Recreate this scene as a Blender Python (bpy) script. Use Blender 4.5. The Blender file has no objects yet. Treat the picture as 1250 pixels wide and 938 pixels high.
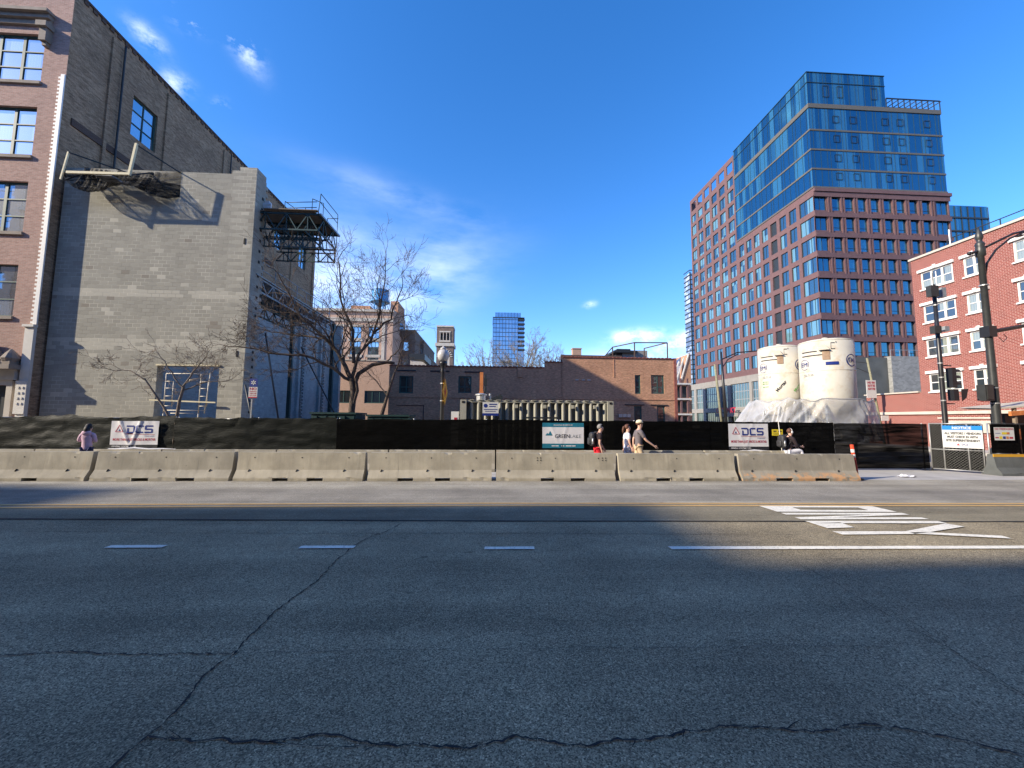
import math
import bpy, math, random
from mathutils import Vector, Matrix, noise
from math import sin, cos, pi, radians, sqrt, floor
R = random.Random(7)
scene = bpy.context.scene
COL = scene.collection
ORG = {}

# ------------------------------------------------------------------ materials
class NT:
    def __init__(s, m):
        s.m = m; s.t = m.node_tree; s.N = s.t.nodes; s.L = s.t.links
    def n(s, typ, **k):
        nd = s.N.new(typ)
        ins = k.pop('ins', {})
        for a, v in k.items(): setattr(nd, a, v)
        for a, v in ins.items():
            if hasattr(v, 'is_output'): s.L.new(v, nd.inputs[a])
            else: nd.inputs[a].default_value = v
        return nd
    def math(s, op, a, b=0.0, c=0.0):
        nd = s.n('ShaderNodeMath', operation=op, ins={0: a, 1: b, 2: c}); return nd.outputs[0]
    def mix(s, f, a, b, bt='MIX'):
        nd = s.n('ShaderNodeMix', data_type='RGBA', blend_type=bt)
        for i, v in ((0, f), (6, a), (7, b)):
            if hasattr(v, 'is_output'): s.L.new(v, nd.inputs[i])
            else: nd.inputs[i].default_value = v if i == 0 else c4(v)
        return nd.outputs[2]
    def ramp(s, f, lo, hi):
        nd = s.n('ShaderNodeMapRange', ins={0: f, 1: lo, 2: hi, 3: 0.0, 4: 1.0}); return nd.outputs[0]
    def noise(s, vec, scale, detail=3.0, rough=.55):
        return s.n('ShaderNodeTexNoise', ins={'Vector': vec, 'Scale': scale, 'Detail': detail, 'Roughness': rough}).outputs[0]
    def vmul(s, v, t):
        return s.n('ShaderNodeVectorMath', operation='MULTIPLY', ins={0: v, 1: t}).outputs[0]
def c4(v):
    if isinstance(v, (int, float)): return (v, v, v, 1)
    return tuple(v) + (1,) if len(v) == 3 else tuple(v)
M = {}
def newmat(name):
    m = bpy.data.materials.new(name); m.use_nodes = True
    m.node_tree.nodes.clear(); M[name] = m
    t = NT(m); t.bs = t.n('ShaderNodeBsdfPrincipled'); t.out = t.n('ShaderNodeOutputMaterial')
    t.L.new(t.bs.outputs[0], t.out.inputs[0])
    return t
def setin(t, **k):
    for a, v in k.items():
        a = a.replace('_', ' ')
        if hasattr(v, 'is_output'): t.L.new(v, t.bs.inputs[a])
        else: t.bs.inputs[a].default_value = c4(v) if a in ('Base Color', 'Specular Tint', 'Sheen Tint', 'Emission Color') else v
def bump(t, h, strength=.3, dist=.01):
    b = t.n('ShaderNodeBump', ins={'Strength': strength, 'Distance': dist, 'Height': h})
    t.L.new(b.outputs[0], t.bs.inputs['Normal'])
def simple(name, col, rough=.6, metal=0.0, var=.12, scale=6.0, spec=.4, bmp=0.0, coord='Object', dirt=None):
    t = newmat(name)
    tc = t.n('ShaderNodeTexCoord').outputs[coord]
    n1 = t.noise(tc, scale, 4)
    lo = tuple(c * (1 - var) for c in col); hi = tuple(min(1, c * (1 + var)) for c in col)
    c = t.mix(t.ramp(n1, .3, .7), lo, hi)
    if dirt:
        n2 = t.noise(tc, dirt[1], 5, .65)
        c = t.mix(t.math('MULTIPLY', t.ramp(n2, .5, .72), dirt[2]), c, dirt[0])
    setin(t, Base_Color=c, Roughness=rough, Metallic=metal, Specular_IOR_Level=spec)
    if bmp: bump(t, t.noise(tc, scale * 8, 4), bmp, .01)
    return M[name]

def brick(name, cols, mortar, bw=.22, bh=.075, ms=.012, stain=(.05, .04, .035), stain_amt=.35, bias=0, tone=.25, mott=0.0):
    """random brick tones from three colours, laid in UV metres"""
    t = newmat(name)
    uv = t.n('ShaderNodeUVMap').outputs[0]
    bt = t.n('ShaderNodeTexBrick', offset=.5, ins={'Vector': uv, 'Scale': 1.0, 'Brick Width': bw, 'Row Height': bh,
             'Mortar Size': ms, 'Mortar Smooth': .2, 'Bias': bias, 'Color1': c4(cols[0]), 'Color2': c4(cols[1]), 'Mortar': c4(mortar)})
    tc = t.n('ShaderNodeTexCoord').outputs['Object']
    big = t.noise(tc, .35, 5, .6)
    mid = t.noise(t.vmul(tc, (1, 1, 4)), 2.2, 4, .65)
    c = t.mix(t.math('MULTIPLY', t.ramp(mid, .4, .7), tone), bt.outputs[0], cols[2])
    c = t.mix(t.math('MULTIPLY', t.ramp(big, .45, .75), stain_amt), c, stain)
    if mott:
        mo = t.noise(t.vmul(tc, (1, 1, 2.6)), 3.4, 4, .8)
        c = t.mix(mott, c, t.mix(t.ramp(mo, .32, .68), .5, 1.5), 'MULTIPLY')
    setin(t, Base_Color=c, Roughness=.85, Specular_IOR_Level=.2)
    bump(t, bt.outputs[1], .5, -.006)
    return M[name]

def blockmat(name, base, light, dark, bands=(), bw=.4, bh=.2, grime=.25, spread=.18, quoin=None):
    """concrete blocks: per-block tone, light courses, dark and pale odd blocks"""
    t = newmat(name)
    uv = t.n('ShaderNodeUVMap').outputs[0]
    sx = t.n('ShaderNodeSeparateXYZ', ins={0: uv}); u, v = sx.outputs[0], sx.outputs[1]
    row = t.math('FLOOR', t.math('DIVIDE', v, bh))
    off = t.math('MULTIPLY', t.math('MODULO', t.math('ABSOLUTE', row), 2.0), .5)
    col = t.math('FLOOR', t.math('ADD', t.math('DIVIDE', u, bw), off))
    cell = t.n('ShaderNodeCombineXYZ', ins={0: col, 1: row, 2: 0.3}).outputs[0]
    wn = t.n('ShaderNodeTexWhiteNoise', noise_dimensions='3D', ins={0: cell}); r = wn.outputs[0]
    c = t.mix(r, tuple(b * (1 - spread) for b in base), tuple(b * (1 + spread) for b in base))
    # clusters of odd blocks
    grp = t.noise(t.vmul(cell, (.35, .5, 1)), 1.0, 2)
    odd = t.math('MULTIPLY', t.ramp(r, .86, .88), t.math('MULTIPLY', t.ramp(grp, .56, .62), .75))
    c = t.mix(odd, c, dark)
    pale = t.math('MULTIPLY', t.ramp(t.math('FRACT', t.math('MULTIPLY', r, 7.31)), .90, .91), t.ramp(grp, .48, .42))
    c = t.mix(pale, c, light)
    for a, b in bands:
        inb = t.math('MULTIPLY', t.math('GREATER_THAN', v, a), t.math('LESS_THAN', v, b))
        inb = t.math('MULTIPLY', inb, t.math('MULTIPLY', t.ramp(t.math('FRACT', t.math('MULTIPLY', r, 3.77)), .12, .14), .85))
        c = t.mix(inb, c, light)
    if quoin:
        q = t.math('MULTIPLY', t.math('GREATER_THAN', u, quoin[0]), t.math('LESS_THAN', u, quoin[1]))
        q = t.math('MULTIPLY', q, t.math('MODULO', t.math('ABSOLUTE', row), 2.0)); c = t.mix(t.math('MULTIPLY', q, .4), c, light)
    # mortar lines
    fx = t.math('FRACT', t.math('ADD', t.math('DIVIDE', u, bw), off)); fy = t.math('FRACT', t.math('DIVIDE', v, bh))
    ex = t.math('MULTIPLY', t.math('MINIMUM', fx, t.math('SUBTRACT', 1.0, fx)), bw)
    ey = t.math('MULTIPLY', t.math('MINIMUM', fy, t.math('SUBTRACT', 1.0, fy)), bh)
    e = t.math('MINIMUM', ex, ey); mort = t.ramp(e, .013, .005)
    wnm = t.noise(t.n('ShaderNodeTexCoord').outputs['Object'], .9, 3)
    mc = t.mix(t.ramp(wnm, .4, .6), tuple(b * .62 for b in base), tuple(min(1, b * 1.35) for b in light))
    c = t.mix(t.math('MULTIPLY', mort, .65), c, mc)
    tc = t.n('ShaderNodeTexCoord').outputs['Object']
    g = t.noise(t.vmul(tc, (1, 1, .5)), .5, 6, .65)
    c = t.mix(t.math('MULTIPLY', t.ramp(g, .48, .75), grime), c, tuple(b * .45 for b in base))
    fine = t.noise(tc, 30, 3)
    c = t.mix(.25, c, t.mix(fine, .25, .9), 'MULTIPLY')
    setin(t, Base_Color=c, Roughness=.92, Specular_IOR_Level=.15)
    bump(t, t.math('MULTIPLY', mort, -1.0), .5, .008)
    return M[name]

def glass(name, dark=(.01, .015, .02), tint=(.85, .92, 1), refl=.45, curtain=None, cell=(1, 1), cprob=.5, rough=.02, tealmix=0):
    """window glass: sky reflection over a dark room or a drawn curtain, chosen per pane"""
    t = newmat(name)
    col = dark
    if curtain:
        uv = t.n('ShaderNodeUVMap').outputs[0]
        cl = t.n('ShaderNodeVectorMath', operation='FLOOR', ins={0: t.vmul(uv, (1 / cell[0], 1 / cell[1], 1))}).outputs[0]
        oi = t.n('ShaderNodeObjectInfo').outputs['Random']
        cl2 = t.n('ShaderNodeVectorMath', operation='ADD', ins={0: cl, 1: t.n('ShaderNodeCombineXYZ', ins={2: t.math('MULTIPLY', oi, 91.7)}).outputs[0]}).outputs[0]
        wn = t.n('ShaderNodeTexWhiteNoise', noise_dimensions='3D', ins={0: cl2}).outputs[0]
        col = t.mix(t.ramp(wn, 1 - cprob, 1 - cprob + .12), dark, curtain)
        sx = t.n('ShaderNodeSeparateXYZ', ins={0: uv})
        fold = t.math('SINE', t.math('MULTIPLY', sx.outputs[0], 45.0))
        col = t.mix(t.math('MULTIPLY', t.ramp(fold, -1, 1), .25), col, dark)
    setin(t, Base_Color=col, Roughness=.35, Specular_IOR_Level=.3)
    gl = t.n('ShaderNodeBsdfGlossy', ins={'Color': c4(tint), 'Roughness': rough})
    tc = t.n('ShaderNodeTexCoord').outputs['Object']
    bn = t.n('ShaderNodeBump', ins={'Strength': .06, 'Distance': .05, 'Height': t.noise(tc, .8, 2)})
    t.L.new(bn.outputs[0], gl.inputs['Normal'])
    fr = t.n('ShaderNodeLayerWeight', ins={0: .25}).outputs[0]
    f = t.math('MULTIPLY_ADD', fr, .55, refl)
    f = t.math('MINIMUM', f, .95)
    mx = t.n('ShaderNodeMixShader', ins={0: f})
    t.L.new(t.bs.outputs[0], mx.inputs[1]); t.L.new(gl.outputs[0], mx.inputs[2])
    t.L.new(mx.outputs[0], t.out.inputs[0])
    return M[name]

# ------------------------------------------------------------------ mesh builder
class MB:
    def __init__(s): s.v = []; s.f = []; s.m = []
    def vert(s, p): s.v.append(tuple(p)); return len(s.v) - 1
    def poly(s, pts, m=0):
        i = len(s.v); s.v += [tuple(p) for p in pts]; s.f.append(tuple(range(i, i + len(pts)))); s.m.append(m)
    def box(s, x0, y0, z0, x1, y1, z1, m=0, skip=''):
        if x0 > x1: x0, x1 = x1, x0
        if y0 > y1: y0, y1 = y1, y0
        if z0 > z1: z0, z1 = z1, z0
        i = len(s.v)
        s.v += [(x0, y0, z0), (x1, y0, z0), (x1, y1, z0), (x0, y1, z0), (x0, y0, z1), (x1, y0, z1), (x1, y1, z1), (x0, y1, z1)]
        F = {'b': (0, 3, 2, 1), 't': (4, 5, 6, 7), 'f': (0, 1, 5, 4), 'k': (2, 3, 7, 6), 'r': (1, 2, 6, 5), 'l': (3, 0, 4, 7)}
        for k, q in F.items():
            if k not in skip: s.f.append(tuple(i + a for a in q)); s.m.append(m)
    def bar(s, a, b, w, h=None, m=0, up=(0, 0, 1)):
        """rectangular bar from a to b, w across, h tall"""
        h = w if h is None else h
        a = Vector(a); b = Vector(b); d = (b - a).normalized(); up = Vector(up)
        if abs(d.dot(up)) > .98: up = Vector((1, 0, 0))
        x = d.cross(up).normalized() * (w / 2); y = x.cross(d).normalized() * (h / 2)
        i = len(s.v)
        for p in (a, b):
            for q in (-x - y, x - y, x + y, -x + y): s.v.append(tuple(p + q))
        for q in ((0, 1, 2, 3), (7, 6, 5, 4), (0, 4, 5, 1), (1, 5, 6, 2), (2, 6, 7, 3), (3, 7, 4, 0)):
            s.f.append(tuple(i + k for k in q)); s.m.append(m)
    def tube(s, pts, rad, n=8, m=0, caps=True):
        pts = [Vector(p) for p in pts]
        if isinstance(rad, (int, float)): rad = [rad] * len(pts)
        prev = None; rings = []
        for k, p in enumerate(pts):
            d = (pts[min(k + 1, len(pts) - 1)] - pts[max(k - 1, 0)])
            if d.length < 1e-9: d = Vector((0, 0, 1))
            d.normalize()
            if prev is None:
                u = d.cross(Vector((0, 0, 1)))
                if u.length < .05: u = Vector((1, 0, 0))
                u.normalize()
            else:
                u = prev - d * prev.dot(d)
                if u.length < 1e-6: u = d.cross(Vector((0, 1, 0)))
                u.normalize()
            prev = u; w = d.cross(u); i = len(s.v); rings.append(i)
            for j in range(n):
                a = 2 * pi * j / n
                s.v.append(tuple(p + (u * cos(a) + w * sin(a)) * rad[k]))
        for k in range(len(rings) - 1):
            a, b = rings[k], rings[k + 1]
            for j in range(n):
                q = (j + 1) % n
                s.f.append((a + j, a + q, b + q, b + j)); s.m.append(m)
        if caps:
            s.f.append(tuple(rings[0] + j for j in range(n))[::-1]); s.m.append(m)
            s.f.append(tuple(rings[-1] + j for j in range(n))); s.m.append(m)
    def lathe(s, prof, c=(0, 0, 0), n=16, m=0, a0=0, a1=2 * pi, caps=True):
        closed = abs((a1 - a0) - 2 * pi) < 1e-6
        cols = n if closed else n + 1
        base = len(s.v)
        for r, z in prof:
            for j in range(cols):
                a = a0 + (a1 - a0) * j / n
                s.v.append((c[0] + r * cos(a), c[1] + r * sin(a), c[2] + z))
        for k in range(len(prof) - 1):
            for j in range(n):
                q = (j + 1) % cols if closed else j + 1
                a = base + k * cols; b = a + cols
                s.f.append((a + j, a + q, b + q, b + j)); s.m.append(m)
        if closed and caps:
            if prof[0][0] > 1e-4: s.f.append(tuple(base + j for j in range(n))[::-1]); s.m.append(m)
            e = base + (len(prof) - 1) * cols
            if prof[-1][0] > 1e-4: s.f.append(tuple(e + j for j in range(n))); s.m.append(m)
    def ico(s, c, r, seg=10, rings=6, m=0, sc=(1, 1, 1)):
        prof = [(max(1e-5, r * sin(pi * k / rings)), -r * cos(pi * k / rings)) for k in range(rings + 1)]
        i0 = len(s.v); s.lathe(prof, (0, 0, 0), seg, m, caps=False)
        for k in range(i0, len(s.v)):
            x, y, z = s.v[k]; s.v[k] = (c[0] + x * sc[0], c[1] + y * sc[1], c[2] + z * sc[2])
    def add(s, o, mat=None, moff=0):
        i = len(s.v)
        s.v += [tuple(mat @ Vector(p)) for p in o.v] if mat else list(o.v)
        s.f += [tuple(i + a for a in q) for q in o.f]; s.m += [k + moff for k in o.m]
    def facade(s, P0, U, W, H, holes, d, m=0, mr=None):
        """wall face from P0 along unit U (width W, height H) with rectangular holes (u0,u1,z0,z1) and reveals d deep; outward normal U x Z"""
        mr = m if mr is None else mr
        P0 = Vector(P0); U = Vector(U); Z = Vector((0, 0, 1)); inn = -U.cross(Z) * d
        us = sorted({0, W} | {round(h[0], 4) for h in holes} | {round(h[1], 4) for h in holes})
        zs = sorted({0, H} | {round(h[2], 4) for h in holes} | {round(h[3], 4) for h in holes})
        us = [u for u in us if -1e-6 <= u <= W + 1e-6]; zs = [z for z in zs if -1e-6 <= z <= H + 1e-6]
        def inh(u, z):
            return any(h[0] < u < h[1] and h[2] < z < h[3] for h in holes)
        for a, b in zip(us, us[1:]):
            run = None
            for c, e in zip(zs, zs[1:]):
                if inh((a + b) / 2, (c + e) / 2):
                    if run is not None: s.poly([P0 + U * a + Z * run, P0 + U * b + Z * run, P0 + U * b + Z * c, P0 + U * a + Z * c], m); run = None
                elif run is None: run = c
            if run is not None: s.poly([P0 + U * a + Z * run, P0 + U * b + Z * run, P0 + U * b + Z * H, P0 + U * a + Z * H], m)
        for a, b, c, e in holes:
            q = [P0 + U * a + Z * c, P0 + U * b + Z * c, P0 + U * b + Z * e, P0 + U * a + Z * e]
            for i in range(4):
                p1, p2 = q[i], q[(i + 1) % 4]
                s.poly([p2, p1, p1 + inn, p2 + inn], mr)
    def data(s, name, mats, off=(0, 0, 0), smooth=False, uvscale=1.0, uvfn=None):
        me = bpy.data.meshes.new(name)
        ox, oy, oz = off
        me.from_pydata([(x - ox, y - oy, z - oz) for x, y, z in s.v], [], s.f)
        for mt in mats: me.materials.append(M[mt] if isinstance(mt, str) else mt)
        me.polygons.foreach_set('material_index', s.m)
        me.update()
        uv = me.uv_layers.new(name='UVMap')
        for p in me.polygons:
            n = p.normal
            if abs(n.z) > .8:
                for li in p.loop_indices:
                    v = s.v[me.loops[li].vertex_index]; uv.data[li].uv = (v[0], v[1])
            else:
                h = Vector((-n.y, n.x)).normalized() if (abs(n.x) + abs(n.y)) > 1e-6 else Vector((1, 0))
                for li in p.loop_indices:
                    v = s.v[me.loops[li].vertex_index]; uv.data[li].uv = (v[0] * h.x + v[1] * h.y, v[2])
        if smooth:
            me.polygons.foreach_set('use_smooth', [True] * len(me.polygons))
        return me
    def build(s, name, mats, parent=None, smooth=False, label=None, cat=None, group=None, kind=None):
        if isinstance(mats, str): mats = [mats]
        if parent is None:
            xs = [v[0] for v in s.v]; ys = [v[1] for v in s.v]; zs = [v[2] for v in s.v]
            org = Vector(((min(xs) + max(xs)) / 2, (min(ys) + max(ys)) / 2, min(zs))) if kind != 'structure' else Vector((0, 0, 0))
        else: org = ORG[parent]
        me = s.data(name, mats, org, smooth)
        o = bpy.data.objects.new(name, me); COL.objects.link(o)
        if parent is None: o.location = org
        else: o.parent = parent
        ORG[o] = org
        tag(o, label, cat, group, kind)
        return o
def tag(o, label=None, cat=None, group=None, kind=None):
    if label: o['label'] = label
    if cat: o['category'] = cat
    if group: o['group'] = group
    if kind: o['kind'] = kind
def thing(name, label, cat, loc, group=None):
    o = bpy.data.objects.new(name, None); COL.objects.link(o); o.location = loc
    o.empty_display_size = .3; ORG[o] = Vector(loc); tag(o, label, cat, group); return o
def put(mesh, name, parent, loc, rz=0.0, sc=(1, 1, 1)):
    """child object sharing mesh data, loc in world metres"""
    o = bpy.data.objects.new(name, mesh); COL.objects.link(o); o.parent = parent
    o.location = Vector(loc) - ORG[parent]; o.rotation_euler = (0, 0, rz); o.scale = sc
    ORG[o] = Vector(loc)
    return o
def copy_tree(o, parent=None):
    c = o.copy(); COL.objects.link(c); c.parent = parent
    for ch in [q for q in bpy.data.objects if q.parent == o]: copy_tree(ch, c)
    return c

def text_mb(body, bold=0.0):
    cu = bpy.data.curves.new('t', 'FONT'); cu.body = body; cu.size = 1; cu.offset = bold; cu.resolution_u = 2
    cu.align_x = 'LEFT'
    ob = bpy.data.objects.new('t', cu); COL.objects.link(ob)
    dg = bpy.context.evaluated_depsgraph_get()
    me = bpy.data.meshes.new_from_object(ob.evaluated_get(dg))
    mb = MB(); mb.v = [tuple(v.co) for v in me.vertices]; mb.f = [tuple(p.vertices) for p in me.polygons]; mb.m = [0] * len(mb.f)
    bpy.data.objects.remove(ob); bpy.data.curves.remove(cu); bpy.data.meshes.remove(me)
    return mb
def lettering(body, rect, fn, bold=0.012, m=0, into=None):
    """text stretched into rect (a0,b0,a1,b1) and mapped to space by fn(a,b)"""
    t = text_mb(body, bold)
    xs = [v[0] for v in t.v]; ys = [v[1] for v in t.v]
    x0, x1, y0, y1 = min(xs), max(xs), min(ys), max(ys)
    mb = into or MB(); i = len(mb.v)
    for x, y, z in t.v:
        a = rect[0] + (x - x0) / (x1 - x0) * (rect[2] - rect[0]); b = rect[1] + (y - y0) / (y1 - y0) * (rect[3] - rect[1])
        mb.v.append(tuple(fn(a, b)))
    mb.f += [tuple(i + k for k in q) for q in t.f]; mb.m += [m] * len(t.f)
    return mb
SKY_STR = .15; SUN_STR = 3.6; EXPO = 1.09
NA_H = 36.0; NB_H = 30.2; NA_X = -64.3
# ------------------------------------------------------------------ palette
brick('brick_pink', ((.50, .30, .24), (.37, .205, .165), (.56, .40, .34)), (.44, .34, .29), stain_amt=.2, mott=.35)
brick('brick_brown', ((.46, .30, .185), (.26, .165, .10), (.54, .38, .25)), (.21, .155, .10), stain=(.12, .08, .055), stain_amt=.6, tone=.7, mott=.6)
brick('brick_low', ((.62, .29, .18), (.42, .19, .105), (.66, .41, .25)), (.44, .28, .18), stain=(.22, .125, .08), stain_amt=.45, tone=.6, mott=.7)
brick('brick_tan', ((.60, .37, .26), (.50, .29, .20), (.64, .44, .32)), (.5, .38, .3), stain_amt=.15)
brick('brick_red', ((.25, .068, .056), (.175, .042, .036), (.29, .10, .082)), (.46, .28, .24), bw=.24, bh=.085, ms=.012, stain_amt=.05, tone=.1)
brick('brick_tower', ((.215, .155, .125), (.165, .12, .10), (.25, .18, .14)), (.2, .16, .14), bw=.5, bh=.2)
brick('brick_dark', ((.13, .08, .06), (.10, .06, .045), (.16, .1, .08)), (.12, .1, .09))
simple('terracotta', (.142, .079, .080), .8, var=.1, scale=1.5, bmp=.1)
simple('coping_red', (.26, .09, .07), .8, var=.3, scale=3)
blockmat('cmu', (.40, .385, .328), (.57, .545, .46), (.27, .24, .20), bands=((8.0, 8.4), (5.2, 5.8)), grime=.12, spread=.08, quoin=(-13.92, -13.0))
blockmat('cmu_liner', (.40, .40, .39), (.50, .50, .48), (.3, .3, .29), grime=.35, spread=.09)
blockmat('cmu_podium', (.30, .30, .285), (.36, .36, .34), (.22, .22, .21), grime=.25)
simple('panel_grey', (.27, .255, .235), .75, var=.08, scale=1.2, dirt=((.2, .19, .18), .8, .3))
simple('panel_dark', (.10, .105, .10), .8, var=.2, scale=.6)
simple('limestone', (.52, .47, .40), .8, var=.12, scale=3, bmp=.15, dirt=((.25, .22, .19), 1.5, .4))
simple('white_stone', (.66, .63, .57), .75, var=.06, scale=3)
simple('white_paint', (.78, .76, .72), .5, var=.04, scale=5)
simple('cornice_stone', (.27, .225, .185), .8, var=.15, scale=3)
simple('teal_frame', (.035, .085, .078), .5, var=.1)
simple('dark_frame', (.025, .03, .035), .45, var=.1)
simple('black_paint', (.018, .018, .02), .38, var=.15, spec=.5)
simple('pole_dark', (.035, .037, .036), .42, var=.2, scale=4, spec=.5, bmp=.05)
simple('steel_teal', (.035, .07, .075), .5, metal=.3, var=.2)
simple('steel_grey', (.30, .33, .35), .5, metal=.2, var=.2)
simple('galv', (.50, .50, .49), .4, metal=.6, var=.15, scale=12)
simple('galv_wire', (.30, .30, .29), .5, metal=.3)
simple('scaffold_tube', (.62, .57, .48), .55, metal=.1, var=.1)
simple('lumber', (.74, .66, .44), .7, var=.08, scale=9)
simple('plywood', (.24, .19, .14), .8, var=.2, scale=4)
simple('roofing', (.08, .08, .08), .9, var=.2, scale=2)
simple('bark', (.095, .07, .056), .9, var=.35, scale=14, bmp=.5)
simple('bark_light', (.20, .16, .13), .9, var=.3, scale=10, bmp=.4)
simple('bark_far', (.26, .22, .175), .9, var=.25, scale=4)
simple('dirt', (.17, .14, .115), .95, var=.35, scale=1.5, bmp=.4)
simple('banner_white', (.70, .69, .70), .45, var=.05, scale=3)
simple('banner_teal', (.02, .17, .25), .45, var=.05)
simple('ink_navy', (.012, .03, .20), .5, var=.03)
simple('ink_red', (.42, .02, .05), .5, var=.05)
simple('ink_black', (.02, .02, .025), .5, var=.05)
simple('ink_grey', (.25, .27, .28), .5, var=.05)
simple('ink_green', (.12, .35, .09), .5, var=.05)
simple('ink_blue', (.0, .19, .62), .4, var=.03)
simple('sign_yellow', (.72, .56, .03), .5, var=.05)
simple('sign_amber', (.62, .32, .02), .5, var=.05)
simple('sign_white', (.62, .62, .60), .4, var=.03)
simple('paint_blue_tank', (.07, .30, .60), .35, var=.12, scale=.6)
simple('orange_plastic', (.85, .08, .03), .45, var=.05)
simple('dark_red', (.33, .012, .012), .5, var=.05)
simple('rust_orange', (.55, .19, .06), .7, var=.2)
simple('dumpster_green', (.015, .045, .045), .5, var=.2)
simple('skin', (.60, .36, .27), .55, var=.05)
simple('hair_dark', (.02, .014, .012), .6, var=.2, scale=40)
simple('hair_brown', (.11, .045, .025), .6, var=.2, scale=40)
simple('hair_grey', (.22, .21, .20), .7, var=.3, scale=60)
simple('cloth_pink', (.62, .42, .52), .85, var=.12, scale=12, bmp=.2)
simple('cloth_black', (.028, .018, .02), .9, var=.2, scale=10)
simple('cloth_navy', (.02, .025, .08), .9, var=.1)
simple('cloth_grey', (.145, .125, .135), .9, var=.15, scale=10, bmp=.2)
simple('cloth_khaki', (.55, .42, .27), .9, var=.08)
simple('cloth_white', (.72, .72, .78), .85, var=.08, scale=10, bmp=.2)
simple('cloth_denim', (.25, .30, .45), .9, var=.15, scale=20)
simple('cloth_red', (.60, .015, .03), .85, var=.08)
simple('cap_cream', (.68, .60, .42), .85, var=.06)
simple('shoe', (.12, .12, .12), .7, var=.1)
simple('nylon_black', (.03, .03, .033), .6, var=.3, scale=12, bmp=.3)
simple('container_paint', (.36, .35, .29), .55, var=.1, scale=3, dirt=((.2, .17, .12), 3, .35))
simple('tank_white', (.56, .535, .465), .5, var=.07, scale=1.6, spec=.35, bmp=.03, dirt=((.42, .30, .17), 2.6, .55))
simple('tank_window', (.32, .22, .15), .5, var=.2)
simple('canopy', (.45, .42, .36), .7, var=.1)
simple('wood_pole', (.24, .23, .15), .85, var=.2, scale=9)
simple('mullion_blue', (.02, .05, .08), .4, var=.05)
simple('band_bronze', (.115, .105, .085), .5, var=.1)
simple('globe', (.50, .49, .49), .25, var=.05)
simple('white_lens', (.7, .7, .7), .3, var=.03)
glass('glass_old', refl=.55, tint=(.80, .90, 1), curtain=(.30, .34, .38), cell=(.8, .9), cprob=.35)
glass('glass_dark', refl=.10, dark=(.012, .018, .02))
glass('glass_white', refl=.14, dark=(.03, .04, .045), curtain=(.30, .33, .27), cell=(.5, .65), cprob=.35)
glass('glass_tower', refl=.25, dark=(.015, .045, .07), tint=(.5, .75, .9), curtain=(.15, .30, .33), cell=(.75, 3), cprob=.5)
glass('glass_blue', refl=.50, dark=(.004, .03, .06), tint=(.13, .38, .52), curtain=(.05, .19, .27), cell=(1.05, 1000), cprob=.38)
glass('glass_far', refl=.5, dark=(.02, .03, .05), tint=(.55, .72, .95), curtain=(.08, .12, .18), cell=(2.5, 3.3), cprob=.5, rough=.1)
glass('glass_steel', refl=.4, dark=(.15, .18, .22), tint=(.9, .95, 1), curtain=(.6, .65, .7), cell=(1.5, 1.6), cprob=.5, rough=.1)
glass('glass_podium', refl=.22, dark=(.03, .05, .06), tint=(.7, .9, 1))

# poster/banner cloth gets a little cloth grain; plastic sheeting
t = newmat('plastic_sheet')
tc = t.n('ShaderNodeTexCoord').outputs['Object']
setin(t, Base_Color=t.mix(t.ramp(t.noise(tc, 3, 4), .35, .65), (.62, .62, .62), (.8, .8, .8)), Roughness=.22, Specular_IOR_Level=.7)
tr = t.n('ShaderNodeBsdfTransparent', ins={0: (.95, .95, .97, 1)}); tl = t.n('ShaderNodeBsdfTranslucent', ins={0: (.7, .7, .7, 1)})
m1 = t.n('ShaderNodeMixShader', ins={0: .35}); t.L.new(t.bs.outputs[0], m1.inputs[1]); t.L.new(tl.outputs[0], m1.inputs[2])
lw = t.n('ShaderNodeLayerWeight', ins={0: .5}).outputs[1]
m2 = t.n('ShaderNodeMixShader', ins={0: t.math('MULTIPLY', t.math('SUBTRACT', 1.0, t.math('POWER', lw, .6)), .85)})
t.L.new(m1.outputs[0], m2.inputs[1]); t.L.new(tr.outputs[0], m2.inputs[2]); t.L.new(m2.outputs[0], t.out.inputs[0])
bump(t, t.noise(tc, 9, 4), .15, .03)

def screen_mat(name, col, alpha, rough=.55, sheen=.3):
    t = newmat(name)
    tc = t.n('ShaderNodeTexCoord').outputs['Object']
    n = t.noise(t.vmul(tc, (.6, 1, 4)), 5, 5, .7)
    setin(t, Base_Color=t.mix(t.ramp(n, .35, .7), tuple(c * .55 for c in col), tuple(c * 1.5 for c in col)), Roughness=rough, Specular_IOR_Level=.14 if sheen else .04, Sheen_Weight=sheen, Sheen_Roughness=.4)
    tr = t.n('ShaderNodeBsdfTransparent'); m2 = t.n('ShaderNodeMixShader', ins={0: t.math('MULTIPLY', t.ramp(t.noise(t.vmul(tc, (.3, 1, 3)), 3, 3), .35, .7), alpha)})
    t.L.new(t.bs.outputs[0], m2.inputs[1]); t.L.new(tr.outputs[0], m2.inputs[2]); t.L.new(m2.outputs[0], t.out.inputs[0])
    bump(t, t.noise(t.vmul(tc, (1, 1, 3)), 7, 5, .7), .5, .03)
screen_mat('screen_sunlit', (.0075, .0095, .0075), .02, sheen=.02)  # lighter grey-green puts the grazing sun into the screen's colour
screen_mat('screen_black', (.0026, .0026, .0026), .01, .8, 0)
screen_mat('screen_thin', (.002, .002, .002), .10, .8, 0)
screen_mat('net_black', (.013, .012, .011), .75, .5, .05)

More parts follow.
